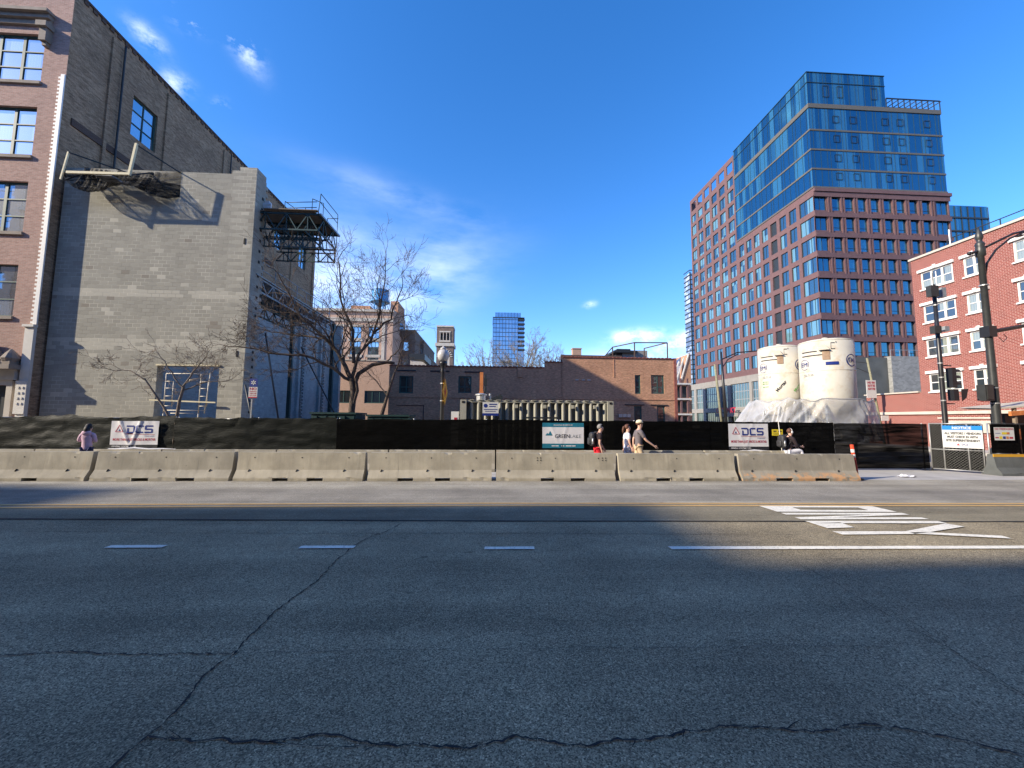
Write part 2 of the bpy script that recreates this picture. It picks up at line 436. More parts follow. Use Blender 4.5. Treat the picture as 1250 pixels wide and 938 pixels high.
# asphalt with aggregate, wheel polish and patches
def asphalt(name, base, grain=.5, lanes=True):
    t = newmat(name)
    tc = t.n('ShaderNodeTexCoord').outputs['Object']
    ag = t.n('ShaderNodeTexVoronoi', ins={'Vector': tc, 'Scale': 125.0}); agc = t.n('ShaderNodeSeparateColor', ins={0: ag.outputs['Color']}).outputs[0]
    ag2 = t.noise(tc, 260, 3, .7)
    c = t.mix(agc, tuple(b * (1 - grain * .8) for b in base), tuple(b * (1 + grain) for b in base))
    spark = t.ramp(agc, .93, .97)
    c = t.mix(t.math('MULTIPLY', spark, .5), c, tuple(min(1, b * 3.2) for b in base))
    c = t.mix(.5, c, t.mix(t.ramp(ag2, .3, .7), .45, 1.5), 'MULTIPLY')
    band = t.noise(t.vmul(tc, (.05, 1.0, 1)), 1.1, 4, .6)
    c = t.mix(.8, c, t.mix(t.ramp(band, .3, .7), .68, 1.32), 'MULTIPLY')
    pat = t.noise(tc, .55, 6, .62)
    c = t.mix(.8, c, t.mix(t.ramp(pat, .35, .68), .70, 1.25), 'MULTIPLY')
    spot = t.noise(t.vmul(tc, (.5, 1, 1)), 5.5, 2)
    c = t.mix(t.math('MULTIPLY', t.ramp(spot, .69, .74), .6), c, tuple(b * .35 for b in base))
    setin(t, Base_Color=c, Roughness=.88, Specular_IOR_Level=.3)
    h = t.math('ADD', t.math('MULTIPLY', agc, .6), t.math('MULTIPLY', ag2, .5))
    bump(t, h, 1.0, .008)
    return t
asphalt('asphalt', (.292, .238, .148), .85)
asphalt('asphalt_far', (.33, .30, .24), .2)
asphalt('asphalt_worn', (.275, .25, .205), .2)
asphalt('asphalt_strip', (.23, .198, .132), .3)
simple('concrete_slab', (.42, .40, .37), .9, var=.12, scale=2, bmp=.2, dirt=((.25, .235, .22), .8, .4))
simple('crack_tar', (.012, .012, .013), .8, var=.3)
simple('ground_far', (.20, .19, .175), .95, var=.15, scale=.4)
def roadpaint(name, col):
    t = newmat(name); tc = t.n('ShaderNodeTexCoord').outputs['Object']
    w = t.noise(tc, 26, 6, .8); c = t.mix(t.math('MULTIPLY', t.ramp(w, .53, .66), .8), col, (.19, .17, .14))
    c = t.mix(.35, c, t.mix(t.ramp(t.noise(tc, 3, 3), .3, .7), .7, 1.2), 'MULTIPLY')
    setin(t, Base_Color=c, Roughness=.75); bump(t, t.noise(tc, 120, 2), .3, .003)
roadpaint('paint_white', (.82, .77, .64)); roadpaint('paint_yellow', (.60, .36, .12))
# concrete of the barriers: tan, streaked, chipped
def barrier_mat(name, base, stripe=None, graf=False):
    t = newmat(name); tc = t.n('ShaderNodeTexCoord').outputs['Object']
    oi = t.n('ShaderNodeObjectInfo').outputs['Random']
    vec = t.n('ShaderNodeVectorMath', operation='ADD', ins={0: tc, 1: t.n('ShaderNodeCombineXYZ', ins={0: t.math('MULTIPLY', oi, 37.0)}).outputs[0]}).outputs[0]
    c = t.mix(t.ramp(t.noise(vec, 1.3, 5, .6), .35, .68), tuple(b * .78 for b in base), tuple(b * 1.15 for b in base))
    st = t.noise(t.vmul(vec, (5, .3, .35)), 1.6, 4, .7)
    c = t.mix(t.math('MULTIPLY', t.ramp(st, .52, .75), .38), c, tuple(b * .55 for b in base))
    st2 = t.noise(t.vmul(vec, (3, .3, .3)), 2.6, 4, .7)
    c = t.mix(t.math('MULTIPLY', t.ramp(st2, .60, .75), .35), c, tuple(min(1, b * 1.5) for b in base))
    sp = t.noise(vec, 16, 3, .6); c = t.mix(t.math('MULTIPLY', t.ramp(sp, .66, .74), .6), c, tuple(b * .4 for b in base))
    if graf:
        z = t.n('ShaderNodeSeparateXYZ', ins={0: tc}).outputs[2]
        lo = t.math('MULTIPLY', t.ramp(z, .26, .2), t.ramp(t.noise(vec, 3.5, 5, .7), .47, .56))
        c = t.mix(t.math('MULTIPLY', lo, .75), c, (.62, .33, .15))
    c = t.mix(t.math('MULTIPLY', oi, .8), c, t.mix(.9, c, (.76, .79, .86), 'MULTIPLY'))
    ru = t.noise(t.vmul(vec, (2.2, .3, .22)), 1.1, 5, .7)
    c = t.mix(t.math('MULTIPLY', t.ramp(ru, .63, .74), .5), c, (.30, .17, .08))
    setin(t, Base_Color=c, Roughness=.9, Specular_IOR_Level=.2); bump(t, t.noise(vec, 28, 5, .7), .4, .008)
barrier_mat('barrier_tan', (.395, .355, .275)); barrier_mat('barrier_graf', (.345, .31, .245), graf=True); barrier_mat('barrier_grey', (.135, .14, .13))

# ------------------------------------------------------------------ world, sun, camera
SUNDIR = Vector((1, .33, -.53)).normalized()
EL = math.asin(-SUNDIR.z); AZ = math.atan2(-SUNDIR.x, -SUNDIR.y)
w = bpy.data.worlds.new("World"); scene.world = w; w.use_nodes = True
W = NT.__new__(NT); W.m = w; W.t = w.node_tree; W.N = W.t.nodes; W.L = W.t.links
bg = W.N['Background']
sky = W.n('ShaderNodeTexSky', sky_type='NISHITA', sun_disc=False, sun_elevation=EL, sun_rotation=AZ,
          altitude=200, air_density=1.0, dust_density=.35, ozone_density=3.0)
SKYC = sky.outputs[0]
hs = W.n('ShaderNodeHueSaturation', ins={'Hue': .5, 'Saturation': 1.30, 'Value': 1.0, 'Color': SKYC}).outputs[0]
hs = W.mix(1.0, hs, (.97, .895, 1.03), 'MULTIPLY')
gm = W.n('ShaderNodeTexCoord').outputs['Generated']
# thin clouds at a few bearings
def blob(az, el, raz, rel, tilt=0.0):
    """soft patch of sky round a bearing (degrees right of +Y, degrees up)"""
    d = Vector((sin(radians(az)) * cos(radians(el)), cos(radians(az)) * cos(radians(el)), sin(radians(el))))
    rt = Vector((cos(radians(az)), -sin(radians(az)), 0)); up = rt.cross(d)
    ct, s_ = cos(radians(tilt)), sin(radians(tilt)); a1 = rt * ct + up * s_; a2 = up * ct - rt * s_
    dx = W.n('ShaderNodeVectorMath', operation='DOT_PRODUCT', ins={0: gm, 1: a1}).outputs['Value']
    dy = W.n('ShaderNodeVectorMath', operation='DOT_PRODUCT', ins={0: gm, 1: a2}).outputs['Value']
    q = W.math('ADD', W.math('POWER', W.math('ABSOLUTE', W.math('DIVIDE', dx, radians(raz))), 2.0), W.math('POWER', W.math('ABSOLUTE', W.math('DIVIDE', dy, radians(rel))), 2.0))
    front = W.math('GREATER_THAN', W.n('ShaderNodeVectorMath', operation='DOT_PRODUCT', ins={0: gm, 1: d}).outputs['Value'], 0.0)
    return W.math('MULTIPLY', W.math('EXPONENT', W.math('MULTIPLY', q, -1.0)), front)

wisp = W.noise(W.vmul(gm, (1, 1, 1.6)), 9.0, 8, .68)
wisp2 = W.noise(W.vmul(gm, (1, 1, 3.2)), 5.0, 6, .6)
cl = None
for az, el, ra, re, tl, amp in ((-33.4, 39.4, 2.1, .95, -50, 1.2), (-38, 39, 1.3, .8, 20, .8), (-41.6, 36, 1.2, .7, -20, .7), (-39.0, 33.4, 1.0, .8, 10, .8), (-34.8, 33.2, .8, .5, 30, .4)):
    b = W.math('MULTIPLY', W.math('MULTIPLY', blob(az, el, ra, re, tl), W.ramp(wisp, .45, .68)), amp)
    cl = b if cl is None else W.math('ADD', cl, b)
for az, el, ra, re, tl, amp in ((19.5, 11.5, 2.4, .8, 5, 1.1), (22.5, 11.3, 1.6, .7, 15, 1.0), (25.8, 10.4, 2.2, .9, 20, 1.1), (14.3, 16, .8, .4, 10, .7), (21, 8.5, 7, 1.4, 0, .45)):
    b = W.math('MULTIPLY', W.math('MULTIPLY', blob(az, el, ra, re, tl), W.ramp(wisp, .38, .6)), amp); cl = W.math('ADD', cl, b)
for az, el, ra, re, tl, amp in ((-14, 29, 9, 1.6, -8, .18), (-10, 19, 9, 4.5, 25, .34), (-22, 17, 10, 7, 0, .42)):
    b = W.math('MULTIPLY', W.math('MULTIPLY', blob(az, el, ra, re, tl), W.ramp(wisp2, .30, .66)), amp); cl = W.math('ADD', cl, b)
clm = W.n('ShaderNodeClamp', ins={0: cl}).outputs[0]
skc = W.mix(clm, hs, (5.6, 6.1, 6.9))
W.L.new(skc, bg.inputs['Color']); bg.inputs['Strength'].default_value = SKY_STR

sl = bpy.data.lights.new('sun', 'SUN'); sl.energy = SUN_STR; sl.angle = radians(.53); sl.color = (1, .885, .70)
so = bpy.data.objects.new('sun', sl); COL.objects.link(so); so.location = (-30, -20, 60)
so.rotation_euler = SUNDIR.to_track_quat('-Z', 'Y').to_euler()

YAW, PIT, ROL = radians(3.2), radians(5.05), radians(.45)
fw = Vector((sin(YAW) * cos(PIT), cos(YAW) * cos(PIT), sin(PIT)))
rt = Vector((cos(YAW), -sin(YAW), 0)); up = rt.cross(fw)
r2 = rt * cos(ROL) + up * sin(ROL); u2 = up * cos(ROL) - rt * sin(ROL)
cam = bpy.data.cameras.new('camera'); cam.sensor_width = 36; cam.lens = 36 * 490 / 1250; cam.clip_end = 4000; cam.clip_start = .05
co = bpy.data.objects.new('camera', cam); COL.objects.link(co)
co.matrix_world = Matrix(((r2.x, u2.x, -fw.x, 0), (r2.y, u2.y, -fw.y, 0), (r2.z, u2.z, -fw.z, 1.82), (0, 0, 0, 1)))
scene.camera = co
scene.view_settings.view_transform = 'Standard'; scene.view_settings.look = 'None'
scene.view_settings.exposure = EXPO; scene.view_settings.gamma = 1
scene.render.engine = 'CYCLES'
scene.cycles.max_bounces = 6; scene.cycles.transparent_max_bounces = 12
scene.cycles.caustics_reflective = False; scene.cycles.caustics_refractive = False

# ------------------------------------------------------------------ ground, roads
def sheet(name, pts, z, mat, thick=0.0, parent=None, kind='structure'):
    mb = MB(); mb.poly([(x, y, z) for x, y in pts])
    if thick:
        n = len(pts)
        for i in range(n):
            a, b = pts[i], pts[(i + 1) % n]; mb.poly([(a[0], a[1], z - thick), (b[0], b[1], z - thick), (b[0], b[1], z), (a[0], a[1], z)])
    return mb.build(name, mat, parent, kind=kind)
sheet('ground', [(-1800, -600), (1800, -600), (1800, 2500), (-1800, 2500)], -.03, 'ground_far')
sheet('building_site_ground', [(-22.5, 15.3), (16.6, 15.3), (16.6, 60), (-22.5, 60)], -.012, 'dirt')
road = sheet('road', [(-300, -2.4), (300, -2.4), (300, 8.75), (-300, 8.75)], 0.0, 'asphalt')
farl = sheet('far_road_lane', [(-300, 8.75), (300, 8.75), (300, 12.3), (-300, 12.3)], 0.0, 'asphalt_far')
sheet('wheel_track', [(-300, 9.35), (-10, 9.2), (12, 9.1), (300, 8.95), (300, 10.3), (12, 10.5), (-10, 10.75), (-300, 10.8)], .004, 'asphalt_worn', parent=farl)
sheet('gutter_lane', [(-300, 12.3), (300, 12.3), (300, 14.62), (-300, 14.62)], 0.0, 'concrete_slab')
sheet('side_street', [(17.2, 14.62), (28.0, 14.62), (28.0, 300), (17.2, 300)], -.004, 'asphalt_far')
sheet('side_pavement', [(28.0, 14.62), (31.4, 14.62), (31.4, 300), (28.0, 300)], .13, 'concrete_slab', .15)
sheet('pavement', [(-300, 14.62), (16.6, 14.62), (16.6, 15.3), (-300, 15.3)], .0, 'concrete_slab')
sheet('left_pavement', [(-300, 15.3), (-22.5, 15.3), (-22.5, 21.0), (-300, 21.0)], .0, 'concrete_slab')
sheet('near_pavement', [(-300, -14), (300, -14), (300, -2.4), (-300, -2.4)], .13, 'concrete_slab', .15)
# the resurfaced strip beyond the seam and its sealed joint, slightly skew to the kerb as painted lines are
def ribbon(mb, pts, w, z, m=0, jag=0.0, step=.0, wj=0.0):
    if step:
        q = []
        for a, b in zip(pts, pts[1:]):
            L = sqrt((b[0] - a[0]) ** 2 + (b[1] - a[1]) ** 2); n = max(1, int(L / step))
            for i in range(n): q.append((a[0] + (b[0] - a[0]) * i / n, a[1] + (b[1] - a[1]) * i / n))
        q.append(pts[-1]); ox = oy = 0; pp = []
        for i, p in enumerate(q):
            ox = ox * .7 + R.uniform(-jag, jag); oy = oy * .7 + R.uniform(-jag, jag); pp.append((p[0] + ox, p[1] + oy))
        pts = pp
    L = []; Rr = []
    for i, p in enumerate(pts):
        a = pts[max(0, i - 1)]; b = pts[min(len(pts) - 1, i + 1)]; dx, dy = b[0] - a[0], b[1] - a[1]; l = sqrt(dx * dx + dy * dy) or 1
        k = w / 2 * (1 + R.uniform(-wj, wj)); nx, ny = -dy / l * k, dx / l * k
        L.append((p[0] + nx, p[1] + ny, z)); Rr.append((p[0] - nx, p[1] - ny, z))
    for i in range(len(pts) - 1): mb.poly([Rr[i], Rr[i + 1], L[i + 1], L[i]], m)
mb = MB(); mb.poly([(-300, 17.0, .004), (-8.58, 7.75, .004), (.43, 7.38, .004), (9.92, 7.09, .004), (300, 3.9, .004), (300, 8.75, .004), (-300, 22, .004)][:0] or [(-40, 8.1, .004), (-8.58, 7.75, .004), (.43, 7.40, .004), (9.92, 7.09, .004), (40, 6.6, .004), (40, 8.749, .004), (-40, 8.749, .004)])
mb.build('resurfaced_strip', 'asphalt_strip', road, kind='structure')
mb = MB(); ribbon(mb, [(-40, 8.1), (-8.58, 7.75), (.43, 7.38), (9.92, 7.09), (40, 6.5)], .055, .009, jag=.004, step=.3, wj=.35)
mb.build('road_seam', 'crack_tar', road)
cracks = [
 ([(-1.92, 2.0), (-1.93, 2.4), (-1.90, 2.75), (-1.97, 3.1), (-1.95, 3.4), (-1.99, 4.0), (-1.9, 4.8), (-1.93, 5.4), (-1.92, 6.0)], .020, .011),
 ([(-1.92, 6.0), (-1.78, 6.5), (-1.62, 6.8), (-1.50, 7.24)], .018, .01),
 ([(-1.92, 2.58), (-1.6, 2.52), (-1.2, 2.5), (-.9, 2.53), (-.55, 2.45), (-.1, 2.42), (.2, 2.46), (.6, 2.38), (1.0, 2.44), (1.5, 2.5), (1.9, 2.42), (2.3, 2.46), (2.6, 2.4), (3.0, 2.2)], .017, .014),
 ([(-1.3, 2.5), (-1.0, 2.46), (-.7, 2.44), (-.5, 2.46)], .010, .01),
 ([(-9, 3.9), (-6, 3.62), (-3.66, 3.42), (-3.2, 3.46), (-2.7, 3.4), (-1.95, 3.39)], .015, .012),
 ([(-1.95, 3.39), (-1.0, 3.38), (0, 3.36), (1.2, 3.33), (2.4, 3.3), (3.3, 3.25)], .005, .01),
 ([(3.95, 5.2), (3.95, 4.52), (3.84, 4.1), (3.80, 3.99), (3.78, 3.6), (3.74, 3.18), (3.66, 2.9), (3.60, 2.66), (3.3, 2.2)], .008, .012),
 ([(3.9, 3.7), (3.8, 3.3), (3.62, 2.95), (3.58, 2.7)], .006, .012),
 ([(-14, 7.15), (-8, 6.95), (-4, 6.72), (0, 6.6), (5, 6.4)], .012, .01),
 ([(-4, 6.78), (-1.5, 6.68), (1, 6.6)], .006, .012)]
for pts, wd, jg in cracks:
    mb = MB()
    if wd > .012:
        for a_, b_ in zip(pts, pts[1:]):
            for _ in range(max(1, int(abs(b_[0] - a_[0]) + abs(b_[1] - a_[1])) * 3)):
                f_ = R.random(); p_ = (a_[0] + (b_[0] - a_[0]) * f_, a_[1] + (b_[1] - a_[1]) * f_); an_ = R.uniform(0, 6.28); l_ = R.uniform(.04, .16)
                ribbon(mb, [p_, (p_[0] + l_ * cos(an_) * 1.6, p_[1] + l_ * sin(an_) * .6)], .0045, .0083, jag=.006, step=.03, wj=.8)
    ribbon(mb, pts, wd * .62, .0085, jag=jg * .9, step=.028 if wd > .012 else .06, wj=.85); mb.build('crack', 'crack_tar', road)
# markings
mb = MB(); ribbon(mb, [(-40, 9.25), (-9.9, 8.93), (0, 8.92), (12, 8.66), (40, 8.3)], .10, .008); mb.build('centre_line', 'paint_yellow', road)
mb = MB(); ribbon(mb, [(-40, 8.98), (-9.9, 8.66), (0, 8.66), (12, 8.42), (40, 8.05)], .10, .012); mb.build('centre_line', 'paint_yellow', road)
for a, b in (((-13.4, 6.36), (-12.65, 6.34)), ((-10.7, 6.24), (-9.95, 6.22)), ((-7.98, 6.16), (-7.23, 6.14)), ((-5.29, 6.09), (-4.52, 6.07)), ((-2.63, 5.98), (-1.87, 5.96)), ((-.04, 5.86), (.66, 5.84))):
    mb = MB(); ribbon(mb, [a, b], .115, .0125, step=.1, jag=.003, wj=.04); mb.build('lane_dash', 'paint_white', road)
mb = MB(); ribbon(mb, [(2.6, 5.78), (7.87, 5.65), (14, 5.5), (60, 4.4)], .13, .0125, step=.3, jag=.002, wj=.03); mb.build('lane_line', 'paint_white', road)
# the word ONLY for traffic heading right: letter height runs along +X, the word runs toward the near kerb
def letter(polys):
    mb = MB()
    for p in polys: mb.poly([(x, y, .0165) for x, y in p][::-1])
    return mb.build('road_letter', 'paint_white', road)
X0, X1 = 5.80, 8.28
def LY(a, off=0): return a
letter([[(X0, 8.49), (X1, 8.42), (X1, 8.28), (X0, 8.35)], [(X0, 8.11), (X0, 8.35), (X0 + .62, 8.33), (X0 + .62, 8.10)], [(X1 - .45, 8.30), (X1 - .45, 8.04), (X1, 8.03), (X1, 8.28)], [(X0, 8.11), (X0 + .62, 8.10), (X1 - .45, 8.04), (X1, 8.03), (X1, 7.88), (X0, 7.95)]])
letter([[(X0, 7.85), (X1, 7.79), (X1, 7.64), (X0, 7.70)], [(X0, 7.48), (X1, 7.42), (X1, 7.28), (X0, 7.33)], [(X1, 7.64), (X1 - .7, 7.66), (X0, 7.48), (X0 + .7, 7.46)]])
letter([[(X0 - .02, 7.21), (X1, 7.14), (X1, 6.98), (X0 - .02, 7.05)], [(X0 - .02, 6.72), (X0 - .02, 7.05), (X0 + .55, 7.09), (X0 + .5, 6.76)]])
letter([[(X0 - .1, 6.53), (X0 + 1.15, 6.50), (X0 + 1.15, 6.34), (X0 - .1, 6.34)], [(X0 + 1.15, 6.50), (X1 - .05, 6.97), (X1 + .05, 6.76), (X0 + 1.45, 6.42), (X0 + 1.15, 6.36)], [(X0 + 1.15, 6.43), (X0 + 1.45, 6.44), (X1 + .0, 6.20), (X1 - .05, 6.05), (X0 + 1.15, 6.36)]])

# ------------------------------------------------------------------ jersey barriers
PROF = [(-.30, 0), (-.30, .075), (-.285, .105), (-.155, .30), (-.094, .74), (-.085, .80), (.085, .80), (.094, .74), (.155, .30), (.285, .105), (.30, .075), (.30, 0)]
def barrier_mesh(L, seed, slots=((.25, .36), (.60, .71)), h=1.0, mat='barrier_tan'):
    rr = random.Random(seed); mb = MB(); xs = [-L / 2]
    cuts = []
    for a, b in slots: cuts += [-L / 2 + a * L, -L / 2 + b * L]
    n = int(L / .12); allx = sorted(set([-L / 2 + L * i / n for i in range(n + 1)] + cuts))
    def inslot(x): return any(-L / 2 + a * L - 1e-6 < x < -L / 2 + b * L + 1e-6 for a, b in slots)
    jit = {}
    def ring(x, low):
        key = round(x, 4)
        if key not in jit:
            end = abs(abs(x) - L / 2) < 1e-4
            jit[key] = [(rr.uniform(-.002, .002), rr.uniform(-.002, .002)) for _ in PROF]
            if rr.random() < .10: jit[key][5] = (rr.uniform(.005, .03), -rr.uniform(.01, .03))
            if rr.random() < .2: jit[key][1] = (rr.uniform(0, .03), 0)
        r = []
        for k, (y, z) in enumerate(PROF):
            jy, jz = jit[key][k]
            if k in (0, 11): z2 = .085 if low else 0.0; jz = 0
            else: z2 = z + jz
            if low and k in (1, 10): z2 = max(z2, .09)
            r.append((x, y + jy, z2))
        return r
    for a, b in zip(allx, allx[1:]):
        low = inslot((a + b) / 2); r1 = ring(a, low); r2_ = ring(b, low)
        for k in range(12):
            q = (k + 1) % 12; mb.poly([r1[k], r2_[k], r2_[q], r1[q]][::-1])
    for x, fl in ((-L / 2, 1), (L / 2, 0)):
        r = ring(x, False); mb.poly(r if fl else r[::-1])
    for a, b in slots:      # cheeks of the forklift slots
        for x in (-L / 2 + a * L, -L / 2 + b * L):
            mb.poly([(x, -.30, 0), (x, -.30, .085), (x, .30, .085), (x, .30, 0)])
    return mb
bolt = MB()
bolt.bar((-.02, -.185, .255), (.012, -.172, .315), .034, .02)
bolt_me = bolt.data('anchor_slot', ['crack_tar'])
hole = MB(); hole.tube([(0, -.114, .62), (0, -.09, .62)], .017, 7); hole_me = hole.data('bolt_hole', ['crack_tar'])
JX = [-15.06, -11.24, -7.36, -3.58, .16, 3.88, 7.69, 11.60]
BL = ['tan concrete barrier at the left edge, left of the woman in the pink hoodie', 'tan concrete barrier just right of the woman in the pink hoodie, below the crumpled banner',
      'tan concrete barrier below the seam where the wrinkled screen meets the plain black one', 'tan concrete barrier below the plain black screen, rusty streak at its left end',
      'concrete barrier with square of drilled holes below the teal and white banner', 'concrete barrier with the walking couple behind it', 'last barrier of the row, orange spray marks low on its face, beside orange post']
slots = [((.30, .345), (.355, .40)), ((.30, .42), (.62, .75)), ((.30, .42), (.565, .69)), ((.24, .36), (.54, .66)), ((.37, .48), (.62, .74)), ((.30, .42), (.58, .70)), ((.28, .42), (.61, .73))]
slots[0] = ((.18, .30), (.55, .66))
for i in range(7):
    a, b = JX[i], JX[i + 1]; L = b - a - .14; c = (a + b) / 2; y = 12.40 - .012 * i
    me = barrier_mesh(L, 20 + i, slots[i]).data('concrete_barrier', ['barrier_graf' if i == 6 else 'barrier_tan'])
    o = bpy.data.objects.new('concrete_barrier', me); COL.objects.link(o); o.location = (c, y, .006); o.rotation_euler = (0, 0, radians((-.5, .6, -.2, .4, 0, .5, -.3)[i])); ORG[o] = Vector((c, y, .006))
    tag(o, BL[i], 'barrier', 'front row of concrete barriers')
    for k, t_ in enumerate((.1, .47, .84)):
        q = bpy.data.objects.new('anchor_slot', bolt_me); COL.objects.link(q); q.parent = o; q.location = (-L / 2 + t_ * L, 0, 0)
        q = bpy.data.objects.new('bolt_hole', hole_me); COL.objects.link(q); q.parent = o; q.location = (-L / 2 + (t_ + .03) * L, 0, .03)
    if i == 4:
        for ux in (-.55, -.45, 1.45, 1.55):
            for uz in (.0, -.07, -.16):
                q = bpy.data.objects.new('bolt_hole', hole_me); COL.objects.link(q); q.parent = o; q.location = (ux, -.012 if uz < -.05 else .0, uz + .04)
J2 = [-18.8, -15.02, -11.0, -7.25, -3.48, .24, 4.0, 7.81, 11.35]
for i in range(8):
    a, b = J2[i], J2[i + 1]; L = b - a - .05; c = (a + b) / 2
    me = barrier_mesh(L, 60 + i).data('concrete_barrier', ['barrier_tan'])
    o = bpy.data.objects.new('concrete_barrier', me); COL.objects.link(o); o.location = (c, 14.38, .006); o.scale = (1, .8, .885 + .006 * i); ORG[o] = o.location.copy()
    tag(o, ['back-row barrier outside the left edge of the view beside the fence', 'back-row barrier under the fence, left of the woman in the pink hoodie', 'back-row barrier along the fence below the crumpled banner',
            'back-row barrier along the fence under the wrinkled screen', 'back-row barrier along the fence under the plain screen left of the globe lamp', 'back-row barrier along the fence under the globe lamp and container end',
            'back-row barrier under the teal and white banner and the man with the backpack', 'back-row barrier between the walking couple and the smooth white banner'][i] if i < 7 else 'back-row barrier along the fence that the person with headphones sits on', 'barrier', 'back row of concrete barriers at the fence foot')

# ------------------------------------------------------------------ fences
def screen(mb, x0, x1, y, z0, z1, amp, seed, wig=.0, m=0, topj=.02, dx=.07, dz=.09):
    nx = max(2, int((x1 - x0) / dx)); nz = int((z1 - z0) / dz); i0 = len(mb.v)
    for i in range(nx + 1):
        x = x0 + (x1 - x0) * i / nx
        top = z1 + topj * noise.noise((x * .8, seed, 0)) + topj * .6 * noise.noise((x * 3, seed, 3))
        for k in range(nz + 1):
            f = k / nz; z = z0 + (top - z0) * f
            d = amp * (.8 * noise.noise((x * .6, z * 5.0, seed)) + .8 * (1 - 2 * abs(noise.noise((x * 1.1 + z, z * 7, seed + 5)))) + .35 * noise.noise((x * 3, z * 14, seed + 9)))
            d += wig * amp * noise.noise((x * .35, z * .6, seed + 2)) * 2
            mb.v.append((x, y + d, z + amp * .2 * noise.noise((x * 3, z * 3, seed + 1))))
    for i in range(nx):
        for k in range(nz):
            a = i0 + i * (nz + 1) + k; b = a + nz + 1
            mb.f.append((a, b, b + 1, a + 1)); mb.m.append(m)
def fence(x0, x1, mat, amp, seed, label, z0=.02, z1=1.80, y=14.8, posts=None, topj=.035):
    r = thing('construction_fence', label, 'fence', ((x0 + x1) / 2, y, 0), 'screened construction fence sections')
    mb = MB(); screen(mb, x0, x1, y - .05, z0, z1, amp, seed, 1, topj=topj); mb.build('wind_screen', mat, r, smooth=True)
    n = max(1, round((x1 - x0) / 3.0))
    for k in range(n + 1):
        x = x0 + .05 + (x1 - x0 - .1) * k / n; q = MB(); q.tube([(x, y + .11, 0), (x, y + .11, z1 + .0)], .024, 8); q.ico((x, y + .11, z1 + .0), .03, 8, 4); q.build('post', 'galv', r, smooth=True)
    q = MB(); q.tube([(x0, y + .11, z1 - .04), (x1, y + .11, z1 - .04)], .019, 6); q.build('top_rail', 'galv', r, smooth=True)
    return r
fence(-30, -11.0, 'screen_sunlit', .05, 1.3, 'wrinkled grey-green, sunlit-toned screened fence at far left behind the woman in pink', topj=.11)
fence(-11.0, -5.44, 'screen_sunlit', .042, 4.1, 'wrinkled dark screened fence between the crumpled banner and the bare tree', topj=.08)
fence(-5.44, 2.6, 'screen_black', .022, 7.7, 'smooth black screened fence in front of the lamp and container')
fence(2.6, 8.3, 'screen_black', .02, 12.2, 'smooth black screened fence behind the man with the backpack and the couple')
fence(8.3, 13.2, 'screen_black', .014, 15.9, 'black screened fence below the two mortar silos')
fence(13.2, 17.0, 'screen_thin', .012, 21.3, 'see-through black screened fence between the orange post and the gate', z0=.06, z1=1.77)
# grime and litter along the fence foot
def scrap(c, s, mat, seed):
    rr = random.Random(seed); mb = MB(); n = 6; i0 = 0
    for i in range(n):
        for k in range(n): mb.v.append((c[0] + s[0] * (i / (n - 1) - .5) + rr.uniform(-.02, .02), c[1] + s[1] * (k / (n - 1) - .5), c[2] + s[2] * rr.random() * (1 - abs(i / (n - 1) - .5) * 1.4)))
    for i in range(n - 1):
        for k in range(n - 1): a = i * n + k; mb.f.append((a, a + n, a + n + 1, a + 1)); mb.m.append(0)
    return mb
scrap((14.0, 12.9, .012), (.5, .25, .10), 'banner_white', 3).build('litter', 'banner_white', smooth=False, label='crumpled white paper litter on the concrete right of the orange post', cat='litter')
for x, w_ in ((-11.9, 2.2), (-14.3, 1.4), (9.7, 1.9)):
    mb = scrap((x, 14.62, .70), (w_, .10, .09), 'x', int(x * 10)); mb.build('loose_screen_hem', 'banner_white' if x > -12 else 'screen_sunlit', smooth=True, label={-11.9: 'loose pale hem of fabric lying under the crumpled banner', -14.3: 'loose dark fold of screen fabric lying on the back-row barrier left of the pink hoodie', 9.7: 'loose pale plastic strip lying under the smooth white banner'}[x], cat='fabric')

# banners -----------------------------------------------------------
def flat(x0, z0, sx, sz, y, wr=0.0, seed=0):
    def fn(a, b, off=0.0):
        x = x0 + a * sx; z = z0 + b * sz
        d = 0
        if wr:
            t_ = (a - .18 - (1 - b) * .25); u_ = (a - .62 + (1 - b) * .2)
            d = wr * (noise.noise((x * 2.1, z * 1.3, seed)) * .6 + noise.noise((x * 5, z * 4, seed)) * .25) + wr * 1.0 * math.exp(-(t_ / .03) ** 2) * -1 - wr * .9 * math.exp(-(u_ / .035) ** 2)
        return (x, y - off + d, z - (wr * .12 * sin(a * 5) if wr else 0))
    return fn
def grid(fn, a0, b0, a1, b1, off, nx=30, nz=16, m=0, mb=None):
    mb = mb or MB(); i0 = len(mb.v)
    for i in range(nx + 1):
        for k in range(nz + 1): mb.v.append(fn(a0 + (a1 - a0) * i / nx, b0 + (b1 - b0) * k / nz, off))
    for i in range(nx):
        for k in range(nz): a = i0 + i * (nz + 1) + k; b = a + nz + 1; mb.f.append((a, b, b + 1, a + 1)); mb.m.append(m)
    return mb
def strokes(fn, segs, w, off, mb):
    for (a0, b0, a1, b1) in segs:
        L = max(abs(a1 - a0), abs(b1 - b0)); n = max(1, int(L / .04))
        if abs(a1 - a0) > abs(b1 - b0):
            h = w / 2; lo, hi = min(a0, a1), max(a0, a1); grid(lambda a, b, o_: fn(a, b + (b1 - b0) * (a - a0) / (a1 - a0 + 1e-9) * (abs(b1 - b0) > 1e-9), o_), lo, b0 - h, hi, b0 + h, off, n, 1, 0, mb)
        else:
            h = w / 2 * .62; lo, hi = min(b0, b1), max(b0, b1); grid(lambda a, b, o_: fn(a + (a1 - a0) * (b - b0) / (b1 - b0 + 1e-9), b, o_), a0 - h, lo, a0 + h, hi, off, 1, n, 0, mb)
